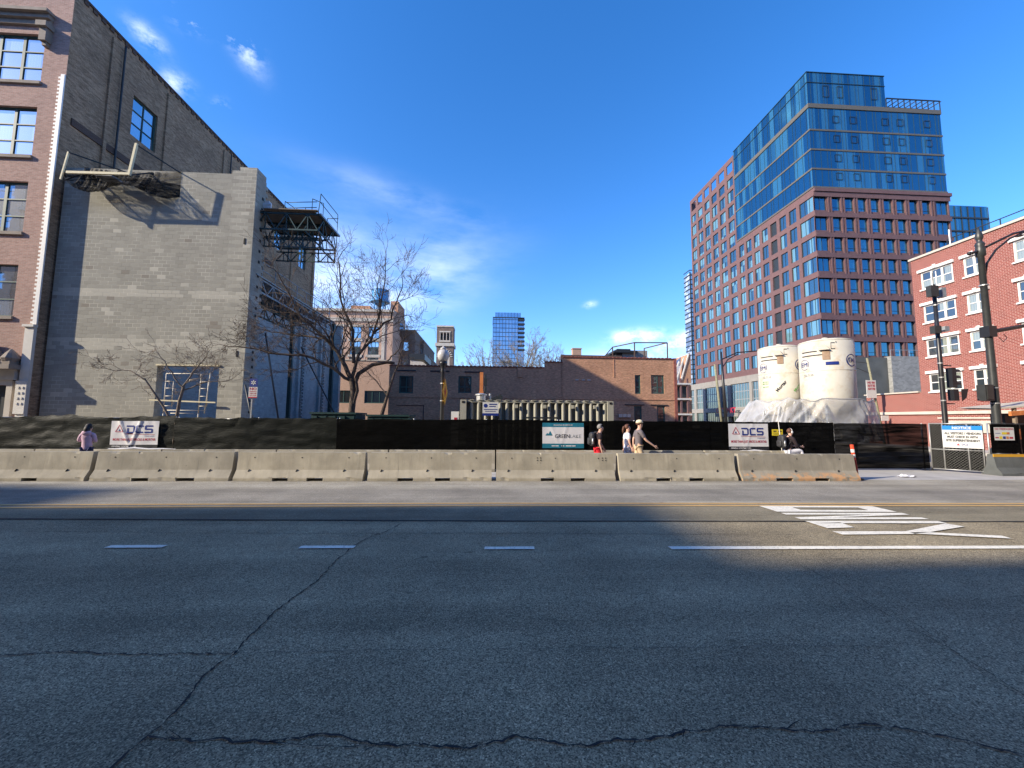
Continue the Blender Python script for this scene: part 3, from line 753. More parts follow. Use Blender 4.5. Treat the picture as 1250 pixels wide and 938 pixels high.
def dcs_banner(x0, x1, z0, z1, y, wr, seed, label):
    fn = flat(x0, z0, x1 - x0, z1 - z0, y, wr, seed)
    r = thing('vinyl_banner', label, 'banner', ((x0 + x1) / 2, y, z0), 'builder banners on the fence')
    grid(fn, 0, .12, 1, 1, 0, 40, 16).build('banner_sheet', 'banner_white', r, smooth=True)
    grid(fn, 0, .0, 1, .12, 0, 40, 3).build('black_strip', 'ink_black', r, smooth=True)
    mb = MB(); o = .006; h = .055   # squared letters D C S
    D0, D1, C0, C1, S0, S1, b0, b1 = .34, .50, .53, .68, .71, .88, .55, .84; w_ = .055
    m_ = (b0 + b1) / 2
    strokes(fn, [(D0 - .015, b1 - w_ / 2, D1 - .02, b1 - w_ / 2), (D0, b0 + w_ / 2, D1 - .02, b0 + w_ / 2), (D0 + .02, b0, D0 + .02, b1 - .1), (D1 - .012, b0 + .03, D1 - .012, b1 - .03),
                 (C0 + .02, b1 - w_ / 2, C1, b1 - w_ / 2), (C0 + .02, b0 + w_ / 2, C1, b0 + w_ / 2), (C0 + .015, b0 + .03, C0 + .015, b1 - .03),
                 (S0 + .015, b1 - w_ / 2, S1, b1 - w_ / 2), (S0 + .01, m_, S1 - .015, m_), (S0, b0 + w_ / 2, S1 - .015, b0 + w_ / 2), (S0 + .017, m_, S0 + .017, b1 - .02), (S1 - .017, b0 + .02, S1 - .017, m_)], w_, o, mb)
    mb.build('blue_initials', 'ink_navy', r)
    mb = MB(); strokes(fn, [(.10, .60, .27, .60)], .02, o, mb); strokes(fn, [(.10, .60, .185, .86), (.27, .60, .185, .86)], .025, o, mb); strokes(fn, [(.30, .525, .93, .49)], .012, o, mb)
    lettering('MORE THAN JUST BRICKS & MORTAR', (.06, .24, .95, .36), lambda a, b: fn(a, b, o), .02, into=mb); mb.build('red_lettering', 'ink_red', r)
    mb = MB(); strokes(fn, [(.165, .645, .205, .645), (.175, .67, .197, .67), (.182, .70, .19, .70)], .03, o, mb); lettering('Construction', (.72, .42, .92, .47), lambda a, b: fn(a, b, o), .0, into=mb); mb.build('logo_core', 'ink_navy', r)
    lettering('GENERAL CONTRACTORS', (.05, .03, .55, .09), lambda a, b: fn(a, b, o), .01).build('white_lettering', 'banner_white', r)
    return r
dcs_banner(-13.02, -11.45, .74, 1.665, 14.69, .035, 3.1, 'crumpled white banner with blue initials on the fence right of the woman in pink')
dcs_banner(8.98, 10.53, .76, 1.73, 14.70, .008, 9.4, 'taut white banner with blue initials on the fence left of the yellow notice')
fn = flat(1.95, .79, 1.53, .92, 14.70, .01, 5)
r = thing('vinyl_banner', 'teal and white banner with mountain logo on the black fence', 'banner', (2.7, 14.7, .79))
grid(fn, 0, .18, 1, .83, 0, 30, 10).build('banner_sheet', 'banner_white', r, smooth=True)
mb = grid(fn, 0, .83, 1, 1, 0, 30, 3); grid(fn, 0, 0, 1, .18, 0, 30, 3, 0, mb); mb.build('teal_strip', 'banner_teal', r, smooth=True)
mb = MB()
for a0, a1, p, hb in ((.07, .17, .115, .60), (.13, .24, .185, .68)):
    mb.poly([fn(a0, .50, .006), fn(a1, .50, .006), fn(p, hb, .006)])
mb.build('mountain_logo', 'banner_teal', r)
lettering('GREEN', (.30, .40, .655, .55), lambda a, b: fn(a, b, .006), .0).build('bold_lettering', 'ink_black', r)
lettering('LAKE', (.67, .41, .93, .54), lambda a, b: fn(a, b, .006), -.012).build('thin_lettering', 'ink_grey', r)
mb = lettering('FINANCING PROVIDED BY', (.27, .885, .73, .94), lambda a, b: fn(a, b, .006), .01)
for a0, a1 in ((.22, .30), (.31, .47), (.49, .53), (.56, .70), (.71, .80)): mb.poly([fn(a0, .07, .006), fn(a1, .07, .006), fn(a1, .11, .006), fn(a0, .11, .006)])
mb.build('white_lettering', 'banner_white', r)
# yellow notice
fn = flat(10.68, 1.29, .42, .235, 14.70)
r = thing('warning_sign', 'small yellow warning sign with two black blocks on the black fence', 'sign', (10.9, 14.7, 1.29))
mb = MB(); mb.box(10.68, 14.695, 1.29, 11.10, 14.70, 1.525); mb.build('sign_plate', 'sign_yellow', r)
mb = MB()
for a0, a1 in ((.13, .42), (.58, .9)): mb.poly([fn(a0, .62, .008), fn(a1, .62, .008), fn(a1, .8, .008), fn(a0, .8, .008)])
for b in (.42, .28, .14): lettering('WARNING NOTICE', (.12, b, .88, b + .07), lambda a, b_: fn(a, b_, .008), into=mb)
mb.build('black_blocks', 'ink_black', r)

# gate, its notice, the end fence on the painted barrier ------------------------
g0 = Vector((17.02, 14.74, 0)); g1 = Vector((17.80, 13.60, 0)); gd = (g1 - g0).normalized(); gl = (g1 - g0).length
def gp(s_, z, off=0.0): p = g0 + gd * (s_ * gl); n_ = Vector((gd.y, -gd.x, 0)); return (p.x + n_.x * off, p.y + n_.y * off, z)
r = thing('chain_link_gate', 'chain-link swing gate holding the blue and white notice', 'gate', (17.4, 14.2, 0))
mb = MB()
for s_ in (.02, .27, .72, .98): mb.tube([gp(s_, .06), gp(s_, 1.80)], .018, 8)
for z in (.08, .82, 1.79): mb.tube([gp(0.02, z), gp(.98, z)], .018, 8)
mb.build('gate_frame', 'galv', r, smooth=True)
mb = MB(); st = .092; 
for k in range(-30, 60):
    for sg in (1, -1):
        a0 = k * st; z0 = .08; z1 = 1.78; a1 = a0 + sg * (z1 - z0)
        lo, hi = 0.02 * gl, .98 * gl; t0, t1 = 0.0, 1.0
        for (pa, pb) in ((a0, a1),):
            if pa != pb:
                ta, tb = (lo - pa) / (pb - pa), (hi - pa) / (pb - pa)
                if ta > tb: ta, tb = tb, ta
                t0, t1 = max(0, ta), min(1, tb)
        if t1 - t0 > .01:
            f = lambda t: gp((a0 + (a1 - a0) * t) / gl, z0 + (z1 - z0) * t)
            mb.bar(f(t0), f(t1), .0042 if sg > 0 else .0022)
mb.build('chain_link_mesh', 'galv_wire', r)
mb = MB(); 
for s_ in (.02, .98): mb.tube([gp(s_, 0.0), gp(s_, .1)], .03, 8)
mb.build('gate_foot', 'black_paint', r)
q = MB(); i = 0
q.poly([gp(0.0, .08, -.1), gp(1.0, .08, -.1), gp(1.0, 1.78, -.1), gp(0.0, 1.78, -.1)]); q.build('backing_screen', 'screen_black', r)
r = thing('notice_sign', 'large white sign with blue NOTICE header on the chain-link gate', 'sign', gp(.6, .95, .03))
sg_ = lambda a, b, o=0.0: gp(.27 + .72 * a, .90 + .82 * b, .035 + o)
mb = MB(); mb.poly([sg_(0, 0), sg_(1, 0), sg_(1, .80), sg_(0, .80)]); mb.poly([sg_(0, 0, -.006), sg_(0, 1, -.006), sg_(1, 1, -.006), sg_(1, 0, -.006)]); mb.build('sign_plate', 'sign_white', r)
mb = MB(); mb.poly([sg_(0, .80), sg_(1, .80), sg_(1, 1), sg_(0, 1)]); mb.build('blue_header', 'ink_blue', r)
lettering('NOTICE', (.26, .84, .74, .96), lambda a, b: sg_(a, b, .012), .03).build('header_lettering', 'sign_white', r)
mb = MB()
for tx, ra in (('ALL VISITORS / VENDORS', (.05, .60, .96, .71)), ('MUST CHECK IN WITH', (.12, .44, .88, .55)), ('SITE SUPERINTENDENT', (.08, .28, .93, .39))): lettering(tx, ra, lambda a, b: sg_(a, b, .012), .035, into=mb)
mb.build('black_lettering', 'ink_black', r)
lettering('DCS', (.47, .11, .63, .20), lambda a, b: sg_(a, b, .006), .03).build('blue_initials', 'ink_navy', r)
mb = MB(); mb.poly([sg_(.34, .11, .006), sg_(.43, .11, .006), sg_(.385, .21, .006)]); mb.build('red_triangle', 'ink_red', r)

r = thing('construction_fence', 'black screened end fence standing on the yellow-topped barrier', 'fence', (19.5, 13.5, 0), 'screened construction fence sections')
mb = MB(); screen(mb, 17.86, 19.0, 13.44, .76, 1.78, .01, 31); screen(mb, 19.08, 26.0, 13.46, .76, 1.76, .012, 37); mb.build('wind_screen', 'screen_black', r, smooth=True)
for x in (17.84, 19.04, 21.4, 23.8, 26.0): q = MB(); q.tube([(x, 13.5, .01), (x, 13.5, 1.82)], .022, 8); q.build('post', 'galv' if x < 18 else 'black_paint', r, smooth=True)
q = MB(); q.tube([(17.84, 13.5, 1.80), (26, 13.5, 1.80)], .018, 6); q.build('top_rail', 'black_paint', r, smooth=True)
me = barrier_mesh(3.7, 77, ((.42, .46), (.47, .51)))
for k in range(len(me.v)): me.v[k] = (me.v[k][0], me.v[k][1], me.v[k][2] * .90)
mb = MB(); mb.add(me, Matrix.Translation((19.6, 13.42, .006)))
r = mb.build('concrete_barrier', 'barrier_grey', label='dark grey barrier with yellow top edge and black stencil, right of the gate', cat='barrier')
ORG[r] = r.location.copy()
mb = MB(); mb.box(17.74, 13.318, .640, 21.46, 13.335, .735); mb.build('yellow_edge', 'sign_amber', r)
lettering('WD-ZNEKTZO', (18.25, .50, 18.95, .575), lambda a, b: (a, 13.333 - (b - .27) * .0 - .03 + (b - .27) * .10, b), .03).build('stencil', 'ink_black', r)
r = thing('no_trespassing_sign', 'white sign with red heading and coloured rows on the black end fence', 'sign', (18.3, 13.4, 1.2))
sg_ = lambda a, b, o=0.0: (17.93 + .77 * a, 13.38 - o, 1.22 + .46 * b)
mb = MB(); mb.poly([sg_(0, 0), sg_(1, 0), sg_(1, 1), sg_(0, 1)]); mb.build('sign_plate', 'sign_white', r)
lettering('NO TRESPASSING', (.04, .80, .96, .95), lambda a, b: sg_(a, b, .008), .01).build('red_lettering', 'ink_red', r)
for nm, mt, rc in (('yellow_row', 'sign_yellow', ((.38, .45, .62, .62), (.24, .1, .38, .30))), ('orange_row', 'rust_orange', ((.62, .45, .76, .62), (.58, .1, .70, .3))), ('blue_row', 'ink_navy', ((.42, .1, .55, .30), (.05, .52, .3, .55))), ('red_row', 'ink_red', ((.04, .16, .2, .24), (.74, .12, .92, .26)))):
    mb = MB()
    for a0, b0, a1, b1 in rc: mb.poly([sg_(a0, b0, .004), sg_(a1, b0, .004), sg_(a1, b1, .004), sg_(a0, b1, .004)])
    mb.build(nm, mt, r)

# orange delineator post
r = thing('delineator_post', 'orange plastic post with two white bands at the end of the barrier row', 'post', (11.72, 12.35, 0))
mb = MB(); mb.lathe([(.17, 0), (.17, .04), (.07, .06)], (11.72, 12.35, 0), 16); mb.build('base', 'black_paint', r)
lean = lambda z: (11.72 - .10 * z, 12.35, z)
for nm, mt, a, b, w_ in (('post_foot', 'dark_red', .05, .62, .055), ('post_body', 'orange_plastic', .62, 1.10, .05), ('white_band', 'white_lens', .70, .80, .053), ('white_band', 'white_lens', .86, .96, .053)):
    mb = MB(); mb.tube([lean(a), lean(b)], w_, 12); mb.build(nm, mt, r, smooth=False)
# ------------------------------------------------------------------ windows
def window_me(w, h, cols, rows, bar=.05, rim=.07, fm='teal_frame', gm_='glass_old', rel=.05, sash=None, big=None):
    """frame mesh and pane mesh, lower-left origin, x across, z up, y into the wall"""
    f = MB()
    f.box(0, 0, 0, rim, rel + .03, h); f.box(w - rim, 0, 0, w, rel + .03, h); f.box(rim, 0, 0, w - rim, rel + .03, rim); f.box(rim, 0, h - rim, w - rim, rel + .03, h)
    for i in range(1, cols):
        x = w * i / cols; b = bar * (2.4 if big and i in big else 1); f.box(x - b / 2, .005, rim, x + b / 2, rel + .02, h - rim)
    zs = sash or [h * k / rows for k in range(1, rows)]
    for z in zs:
        xs = [rim] + [v for i in range(1, cols) for v in (w * i / cols - bar * (2.4 if big and i in big else 1) / 2, w * i / cols + bar * (2.4 if big and i in big else 1) / 2)] + [w - rim]
        for a, b in zip(xs[::2], xs[1::2]): f.box(a, .008, z - bar / 2, b, rel + .015, z + bar / 2)
    g = MB(); g.poly([(rim * .5, rel, rim * .5), (w - rim * .5, rel, rim * .5), (w - rim * .5, rel, h - rim * .5), (rim * .5, rel, h - rim * .5)])
    return f, g
class Win:
    def __init__(s, *a, fm='teal_frame', gm_='glass_old', **k):
        s.f, s.g = window_me(*a, fm=fm, gm_=gm_, **k); s.mats = [fm, gm_]
        s.fm = s.f.data('window', [fm]); s.gme = s.g.data('pane', [gm_])
        j = MB(); j.add(s.f); j.add(s.g, moff=1); s.j = j; s.jm = j.data('window', s.mats)
    def place(s, root, loc, rz, detail=True):
        if detail:
            o = put(s.fm, 'window', root, loc, rz); c = bpy.data.objects.new('pane', s.gme); COL.objects.link(c); c.parent = o; return o
        return put(s.jm, 'window', root, loc, rz)
FR, LF, RT = 0.0, -pi / 2, pi / 2
def place_many(root, items, cap=100):
    """items: (win, loc, rz). The nearest `cap` are parts, the rest one stuff part"""
    items.sort(key=lambda q: (Vector(q[1]) - Vector((0, 0, 1.8))).length)
    for wn, loc, rz in items[:cap]: wn.place(root, loc, rz, False)
    if items[cap:]:
        mats = []; mb = MB()
        for wn, loc, rz in items[cap:]:
            for x in wn.mats:
                if x not in mats: mats.append(x)
            tmp = MB(); tmp.v = wn.j.v; tmp.f = wn.j.f; tmp.m = [mats.index(wn.mats[k]) for k in wn.j.m]
            mb.add(tmp, Matrix.Translation(loc) @ Matrix.Rotation(rz, 4, 'Z'))
        o = mb.build('window', mats, root); o['kind'] = 'stuff'

# ---------------------------------------------------- left brick building
lb = thing('brick_building', 'tall old brick loft building at far left with green-framed windows', 'building', (-26, 21, 0))
rows = [(19.3, 22.0), (15.2, 17.9), (11.1, 13.8), (6.75, 9.4)]
holes = []
X0f = -44.0; ends = [-23.78, -29.6, -35.4, -41.2 + .2]
for (a, b) in rows:
    for e in ends[:3]: holes.append((e - 3.5 - X0f, e - X0f, a, b))
holes.append((-25.1 - X0f, -23.52 - X0f, 0, 3.3)); holes.append((-34 - X0f, -31 - X0f, .8, 4.2)); holes.append((-39.5 - X0f, -36.5 - X0f, .8, 4.2))
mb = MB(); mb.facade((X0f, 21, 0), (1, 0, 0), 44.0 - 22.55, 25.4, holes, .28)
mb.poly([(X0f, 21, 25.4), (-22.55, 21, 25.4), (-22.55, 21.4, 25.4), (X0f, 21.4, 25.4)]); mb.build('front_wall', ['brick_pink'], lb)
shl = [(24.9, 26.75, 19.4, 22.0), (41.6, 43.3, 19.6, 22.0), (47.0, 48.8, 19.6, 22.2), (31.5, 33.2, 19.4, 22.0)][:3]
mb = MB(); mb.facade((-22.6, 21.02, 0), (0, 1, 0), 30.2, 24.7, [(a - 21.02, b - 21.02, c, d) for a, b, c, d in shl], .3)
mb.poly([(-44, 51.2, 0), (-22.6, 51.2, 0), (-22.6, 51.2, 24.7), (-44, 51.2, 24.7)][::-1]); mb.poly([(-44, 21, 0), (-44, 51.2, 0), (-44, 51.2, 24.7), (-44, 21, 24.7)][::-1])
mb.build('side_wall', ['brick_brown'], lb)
mb = MB(); mb.poly([(-44, 21.4, 24.4), (-22.8, 21.4, 24.4), (-22.8, 51, 24.4), (-44, 51, 24.4)]); mb.build('roof', 'roofing', lb)
mb = MB(); mb.box(-22.85, 21.4, 24.7, -22.52, 51.3, 24.83)
for k in range(60): mb.box(-22.6, 21.5 + k * .5, 24.5, -22.54, 21.75 + k * .5, 24.698)
mb.build('parapet_cap', 'brick_dark', lb)
# shallow piers, stains and a drain down the party wall
for y, w_ in ((23.2, .18), (27.3, .5), (33.2, .4), (39.0, .4), (45.2, .4), (50.6, .5)): mb = MB(); mb.box(-22.598, y, 14.9, -22.48, y + w_, 24.2); mb.build('pier', 'brick_brown', lb)
for y in (23.9, 34.0): mb = MB(); mb.tube([(-22.42, y, 15), (-22.42, y, 24.3)], .055, 6); mb.build('drainpipe', 'dark_frame', lb)
mb = MB(); mb.box(-22.598, 21.5, 17.35, -22.53, 41.5, 17.75); mb.build('corbel_band', 'brick_dark', lb)
wl = Win(3.5, 2.7, 3, 3, bar=.06, rim=.08, gm_='glass_old', big=(1, 2))
for a, b in rows:
    for e in ends[:3]:
        wl.place(lb, (e - 3.5, 21.14, a), FR)
        q = MB(); q.box(e - 3.56, 20.9, a - .16, e + .06, 21.14, a - .002); q.build('window_sill', 'cornice_stone', lb)
wsd = Win(1.85, 2.6, 2, 3, bar=.06, rim=.09, gm_='glass_old')
for y0, y1, z0, z1 in shl: wsd.place(lb, (-22.72, y0, z0), RT)
mb = MB()
mb.box(-44, 20.55, 22.95, -23.40, 20.998, 23.12); mb.box(-44, 20.72, 22.72, -23.46, 20.998, 22.947); mb.box(-44, 20.86, 22.44, -23.5, 20.998, 22.717)
mb.build('cornice', 'cornice_stone', lb)
for bx in (-23.62, -29.5, -35.3):
    mb = MB(); mb.box(bx - .26, 20.55, 22.12, bx + .26, 20.998, 22.40); mb.box(bx - .17, 20.68, 21.42, bx + .17, 20.998, 22.117); mb.box(bx - .10, 20.80, 21.22, bx + .10, 20.998, 21.417); mb.build('cornice_bracket', 'cornice_stone', lb)
mb = MB(); mb.box(-22.74, 20.93, 6.35, -22.55, 20.998, 19.75)
for k in range(62): mb.box(-22.86, 20.945, 6.4 + k * .215, -22.742, 20.998, 6.5 + k * .215)
mb.build('quoin_strip', 'white_paint', lb)
mb = MB(); mb.box(-22.98, 20.86, 0, -22.56, 20.998, 6.2); mb.box(-23.05, 20.78, 6.2, -22.52, 20.999, 6.32)
mb.box(-23.04, 20.80, 1.9, -22.54, 20.858, 3.45); mb.box(-23.06, 20.8, 3.452, -22.53, 20.857, 3.52)
for k in range(4):
    for j in range(2): mb.box(-22.93 + j * .19, 20.77, 2.35 + k * .26, -22.85 + j * .19, 20.798, 2.45 + k * .26)
mb.build('stone_pilaster', 'white_stone', lb)
mb = MB(); mb.box(-25.37, 20.86, 0, -25.1, 20.998, 3.5); mb.box(-23.52, 20.86, 0, -23.25, 20.998, 3.5); mb.box(-25.37, 20.84, 3.3, -23.25, 20.858, 3.55); mb.box(-25.5, 20.75, 3.552, -23.1, 20.997, 4.05)
mb.build('door_surround', 'limestone', lb)
mb = MB(); mb.box(-25.9, 20.35, 4.052, -22.95, 20.998, 4.28); mb.box(-25.8, 20.5, 4.282, -23.1, 20.998, 4.45)
mb.lathe([(.28, 0), (.34, .15), (.2, .4), (.05, .6)], (-23.35, 20.75, 4.45), 10); mb.lathe([(.5, 0), (.55, .25), (.3, .7), (.08, 1.0)], (-24.4, 20.75, 4.45), 12)
mb.build('door_hood', 'cornice_stone', lb)
mb = MB(); mb.box(-25.1, 21.2, 0, -23.52, 21.27, 3.3); mb.build('door', 'dark_frame', lb)
wg = Win(3.0, 3.4, 3, 2, gm_='glass_dark')
for x in (-34, -39.5): wg.place(lb, (x, 21.12, .8), FR)

# ---------------------------------------------------- new concrete block walls
cw = thing('concrete_block_wall', 'tall grey concrete block front wall with a scaffold-filled doorway', 'wall', (-17.9, 21.6, 0))
mb = MB(); Wd = 22.45 - 13.12
mb.facade((-22.45, 21.4, 0), (1, 0, 0), Wd, 14.9, [(22.45 - 17.0, 22.45 - 13.95, 0, 4.43)], .4)
mb.poly([(-22.45, 21.8, 0), (-13.12, 21.8, 0), (-13.12, 21.8, 14.9), (-13.95, 21.8, 14.9), (-22.45, 21.8, 14.9)][::-1]) if False else None
mb.facade((-13.12, 21.8, 0), (-1, 0, 0), Wd, 14.9, [(13.95 - 13.12, 17.0 - 13.12, 0, 4.43)], .001)
mb.poly([(-22.45, 21.4, 14.9), (-13.12, 21.4, 14.9), (-13.12, 21.8, 14.9), (-22.45, 21.8, 14.9)])
mb.box(-14.0, 21.4, 14.902, -13.12, 21.8, 15.1, skip='b'); mb.box(-13.6, 21.4, 15.102, -13.12, 21.8, 15.3, skip='b')
mb.build('block_wall', 'cmu', cw)
mb = MB()      # return pier with toothed ends for the wall still to come
nC = 75
for k in range(nC):
    z0 = k * .2; L = 1.15 if k % 2 else .95
    mb.box(-13.12, 21.4, z0, -12.72, 21.4 + L, z0 + .1999, skip='tb' if 0 < k < nC - 1 else 'b')
    if k % 2: mb.poly([(-13.12, 22.35, z0), (-12.72, 22.35, z0), (-12.72, 22.55, z0), (-13.12, 22.55, z0)][::-1])
mb.box(-13.12, 21.4, 15.0, -12.72, 22.3, 15.3, skip='b')
mb.build('corner_pier', 'cmu', cw)
mb = MB()
for k in (8, 10, 13, 15, 17, 19, 22, 24, 26, 30, 33, 36, 38, 41, 44, 47, 51, 54, 57, 60, 63, 66, 69): mb.box(-12.722, 22.0, k * .2 + .03, -12.70, 22.14, k * .2 + .17)
for z in (11.0, 4.95): mb.box(-13.17, 21.38, z, -13.08, 21.398, z + .32)
mb.build('wall_pocket', 'crack_tar', cw)
mb = MB(); mb.box(-17.05, 21.34, 4.432, -13.9, 21.398, 4.50); mb.build('lintel', 'lumber', cw)
# scaffold frames standing in the doorway
sf = thing('doorway_scaffold', 'pale welded scaffold frames standing in the block wall doorway', 'scaffold', (-15.5, 21.3, 0))
for x0 in (-16.45, -14.75):
    mb = MB()
    for lv in (0, 2.02):
        z = lv; W_ = 1.3 if x0 < -16 else .55
        mb.tube([(x0, 21.3, z), (x0, 21.3, z + 1.98)], .026, 6); mb.tube([(x0 + .38, 21.3, z + .35), (x0 + .38, 21.3, z + 1.6)], .022, 6)
        for q in (.35, .85, 1.25, 1.6): mb.tube([(x0, 21.3, z + q), (x0 + .38, 21.3, z + q)], .02, 6)
    mb.build('frame', 'scaffold_tube', sf, smooth=True)
mb = MB()
mb.tube([(-16.45, 21.3, 4.02), (-14.35, 21.3, 4.02)], .024, 6); mb.tube([(-16.45, 21.3, 2.15), (-14.4, 21.3, 2.15)], .024, 6); mb.tube([(-16.1, 21.3, 2.0), (-15.0, 21.3, 2.0)], .02, 6)
mb.tube([(-15.4, 21.3, 3.7), (-14.9, 21.3, 3.7)], .02, 6); mb.tube([(-14.45, 21.3, 2.0), (-14.3, 21.3, 4.1)], .022, 6); mb.build('rail', 'scaffold_tube', sf, smooth=True)
mb = MB(); mb.bar((-17.1, 21.22, 2.66), (-13.9, 21.22, 2.56), .06, .07); mb.build('wooden_rail', 'lumber', sf)

pw = thing('party_wall', 'long blue-grey shaded block wall running back below the brown brick side wall', 'wall', (-22.4, 40, 0))
mb = MB(); 
mb.box(-22.58, 21.82, 0, -22.25, 57.9, 14.88, skip='b'); mb.build('block_wall', 'cmu_liner', pw)
for y in (47.2, 53.0):
    mb = MB()
    for k in range(74):
        z = k * .2; a = .35 if k % 2 else .0
        mb.box(-22.25, y, z, -21.95, y + .5, z + .1999, skip='tb'); mb.box(-22.249, y + 1.1 + a * .8, z, -21.95, y + 1.9, z + .1999, skip='')
        mb.box(-22.199, y + .74, z + .05, -21.96, y + 1.08, z + .14)
    mb.build('toothed_pier', 'cmu_liner', pw)
    mb = MB(); mb.box(-22.249, y + .72, 0, -22.2, y + 1.1, 14.8); mb.build('dark_chase', 'dark_frame', pw)
# back face of the excavated lot, dark
mb = MB(); mb.box(-22.2, 57.0, 0, -21.0, 57.6, 14.8); mb.build('end_wall', 'cmu_liner', pw)

# roof girder running back from the pier
g = thing('steel_truss', 'long grey steel roof girder running back from the block pier', 'truss', (-12.8, 27, 8.8))
def truss(mb, a, b, h, n, w=.08, d=.05):
    a = Vector(a); b = Vector(b); dz = Vector((0, 0, h)); mb.bar(a, b, w, w); mb.bar(a + dz, b + dz, w, w)
    for i in range(n):
        p = a.lerp(b, i / n); q = a.lerp(b, (i + 1) / n); m_ = a.lerp(b, (i + .5) / n); mb.bar(p, m_ + dz, d); mb.bar(m_ + dz, q, d); mb.bar(m_, m_ + dz, d * .8)
for x in (-12.78, -14.3, -15.9):
    mb = MB(); truss(mb, (x, 21.9, 8.75), (x, 33.0, 8.75), .72, 9, .09, .055); mb.build('girder', 'steel_grey' if x > -13 else 'steel_teal', g)
mb = MB(); mb.box(-16.2, 21.9, 9.54, -12.66, 33.0, 9.60); mb.build('roof_deck', 'steel_grey', g)
mb = MB()
for k in range(8): mb.bar((-12.78, 22.6 + k * 1.35, 9.6), (-12.78, 22.6 + k * 1.35, 10.5), .035)
mb.bar((-12.78, 22.6, 10.5), (-12.78, 32.1, 10.5), .03); mb.bar((-12.78, 22.6, 10.05), (-12.78, 32.1, 10.05), .03); mb.build('guard_rail', 'steel_grey', g)
for x in (-12.78, -16.0): mb = MB(); mb.bar((x, 33.0, 0), (x, 33.0, 9.5), .25); mb.build('column', 'steel_teal', g)
for k, (a, b) in enumerate((((-12.2, 22.2, 6.4), (-10.95, 22.2, .3)), ((-12.5, 27, 6.5), (-9.2, 27, .4)), ((-11.9, 20.2, 3.4), (-11.1, 20.2, .3)))):
    mb = MB(); mb.tube([a, b], .045, 8); mb.build('wall_brace', 'dark_frame', smooth=True, label=['dark slanting brace behind the blue parking sign', 'dark slanting brace leaning right across the shaded wall', 'short dark slanting brace left of the blue parking sign'][k], cat='brace', group='slanting wall braces')

# cantilever scaffold platform at the pier
p = thing('scaffold_platform', 'dark steel scaffold platform with guard rails jutting right from the block pier', 'scaffold', (-11.2, 22.6, 11.2))
mb = MB(); mb.box(-13.1, 21.9, 13.14, -9.75, 22.15, 13.2); mb.box(-12.5, 21.75, 13.205, -9.6, 22.0, 13.245); mb.box(-13.1, 22.16, 13.12, -9.55, 24.6, 13.18); mb.build('deck', 'plywood', p)
for y in (21.95, 23.2, 24.55): mb = MB(); truss(mb, (-13.0, y, 12.15), (-9.6, y, 12.15), .92, 3, .08, .05); mb.build('girder', 'steel_teal', p)
mb = MB(); 
for x in (-13.0, -11.5, -10.35, -9.6): mb = MB(); truss(mb, (x, 21.95, 12.15), (x, 24.6, 12.15), .92, 2, .07, .05); mb.build('cross_girder', 'steel_teal', p)
mb = MB()
for y in (22.4, 24.5): truss(mb, (-13.1, y, 11.35), (-9.6, y, 11.35), .55, 4, .06, .045)
for x in (-12.4, -11.6, -10.6, -9.62):
    for y in (22.4, 24.5): mb.bar((x, y, 11.3), (x, y, 12.15), .06)
mb.bar((-9.62, 22.4, 11.35), (-9.62, 24.5, 11.35), .06); mb.build('lower_frame', 'steel_teal', p)
mb = MB(); rl = lambda *pts: [mb.tube([a, b], .022, 6) for a, b in zip(pts, pts[1:])]
rl((-12.2, 24.5, 13.2), (-12.2, 24.5, 14.75), (-12.2, 23.4, 14.55), (-12.2, 23.4, 13.2))
rl((-10.45, 24.5, 13.2), (-10.45, 24.5, 15.1), (-10.45, 23.0, 14.55), (-10.45, 23.0, 13.2))
rl((-12.2, 23.6, 14.6), (-10.45, 23.6, 14.7)); rl((-12.2, 23.6, 14.25), (-10.45, 23.6, 14.35)); rl((-12.2, 23.6, 13.75), (-10.45, 23.6, 13.8)); rl((-11.6, 23.6, 13.8), (-11.6, 23.6, 14.25)); rl((-11.1, 23.6, 13.8), (-11.1, 23.6, 14.28))
rl((-9.65, 22.0, 13.1), (-9.55, 22.0, 14.3), (-9.55, 24.5, 14.4), (-9.55, 24.5, 12.3)); rl((-9.55, 22.0, 13.8), (-9.55, 24.5, 13.85)); rl((-10.2, 24.6, 13.2), (-10.2, 24.6, 14.2), (-9.55, 24.6, 14.2))
mb.build('guard_rail', 'steel_teal', p, smooth=True)
mb = MB(); mb.bar((-9.55, 22.0, 13.12), (-9.5, 24.7, 13.12), .16, .1); mb.build('edge_beam', 'galv', p)
mb = MB(); screen(mb, -13.05, -12.3, 22.1, 13.2, 13.75, .06, 5); mb.box(-12.8, 22.3, 13.2, -12.5, 22.6, 13.95); mb.build('tarp', 'banner_white', p)

# outrigger with debris netting above the block wall
p = thing('netted_outrigger', 'pale timber outrigger with sagging torn black netting over the block wall top', 'scaffold', (-19.2, 20.9, 13.3))
mb = MB(); mb.bar((-21.2, 20.25, 13.93), (-18.22, 20.25, 13.97), .10, .12); mb.build('beam', 'lumber', p)
mb = MB(); mb.bar((-18.24, 20.25, 13.9), (-18.02, 20.25, 15.6), .11, .11); mb.build('upright', 'lumber', p)
mb = MB(); mb.bar((-21.45, 20.25, 13.55), (-21.22, 20.25, 15.0), .07, .07); mb.build('upright', 'lumber', p)
mb = MB(); mb.bar((-21.2, 20.25, 14.98), (-19.1, 21.6, 14.7), .05); mb.bar((-18.05, 20.25, 15.55), (-16.6, 21.5, 14.8), .05)
mb.bar((-21.3, 20.3, 13.55), (-21.3, 21.5, 14.85), .06); mb.bar((-18.2, 20.3, 13.95), (-18.2, 21.5, 14.85), .06)
mb.build('stay', 'dark_frame', p)
mb = MB(); nx, ny = 130, 20; i0 = 0
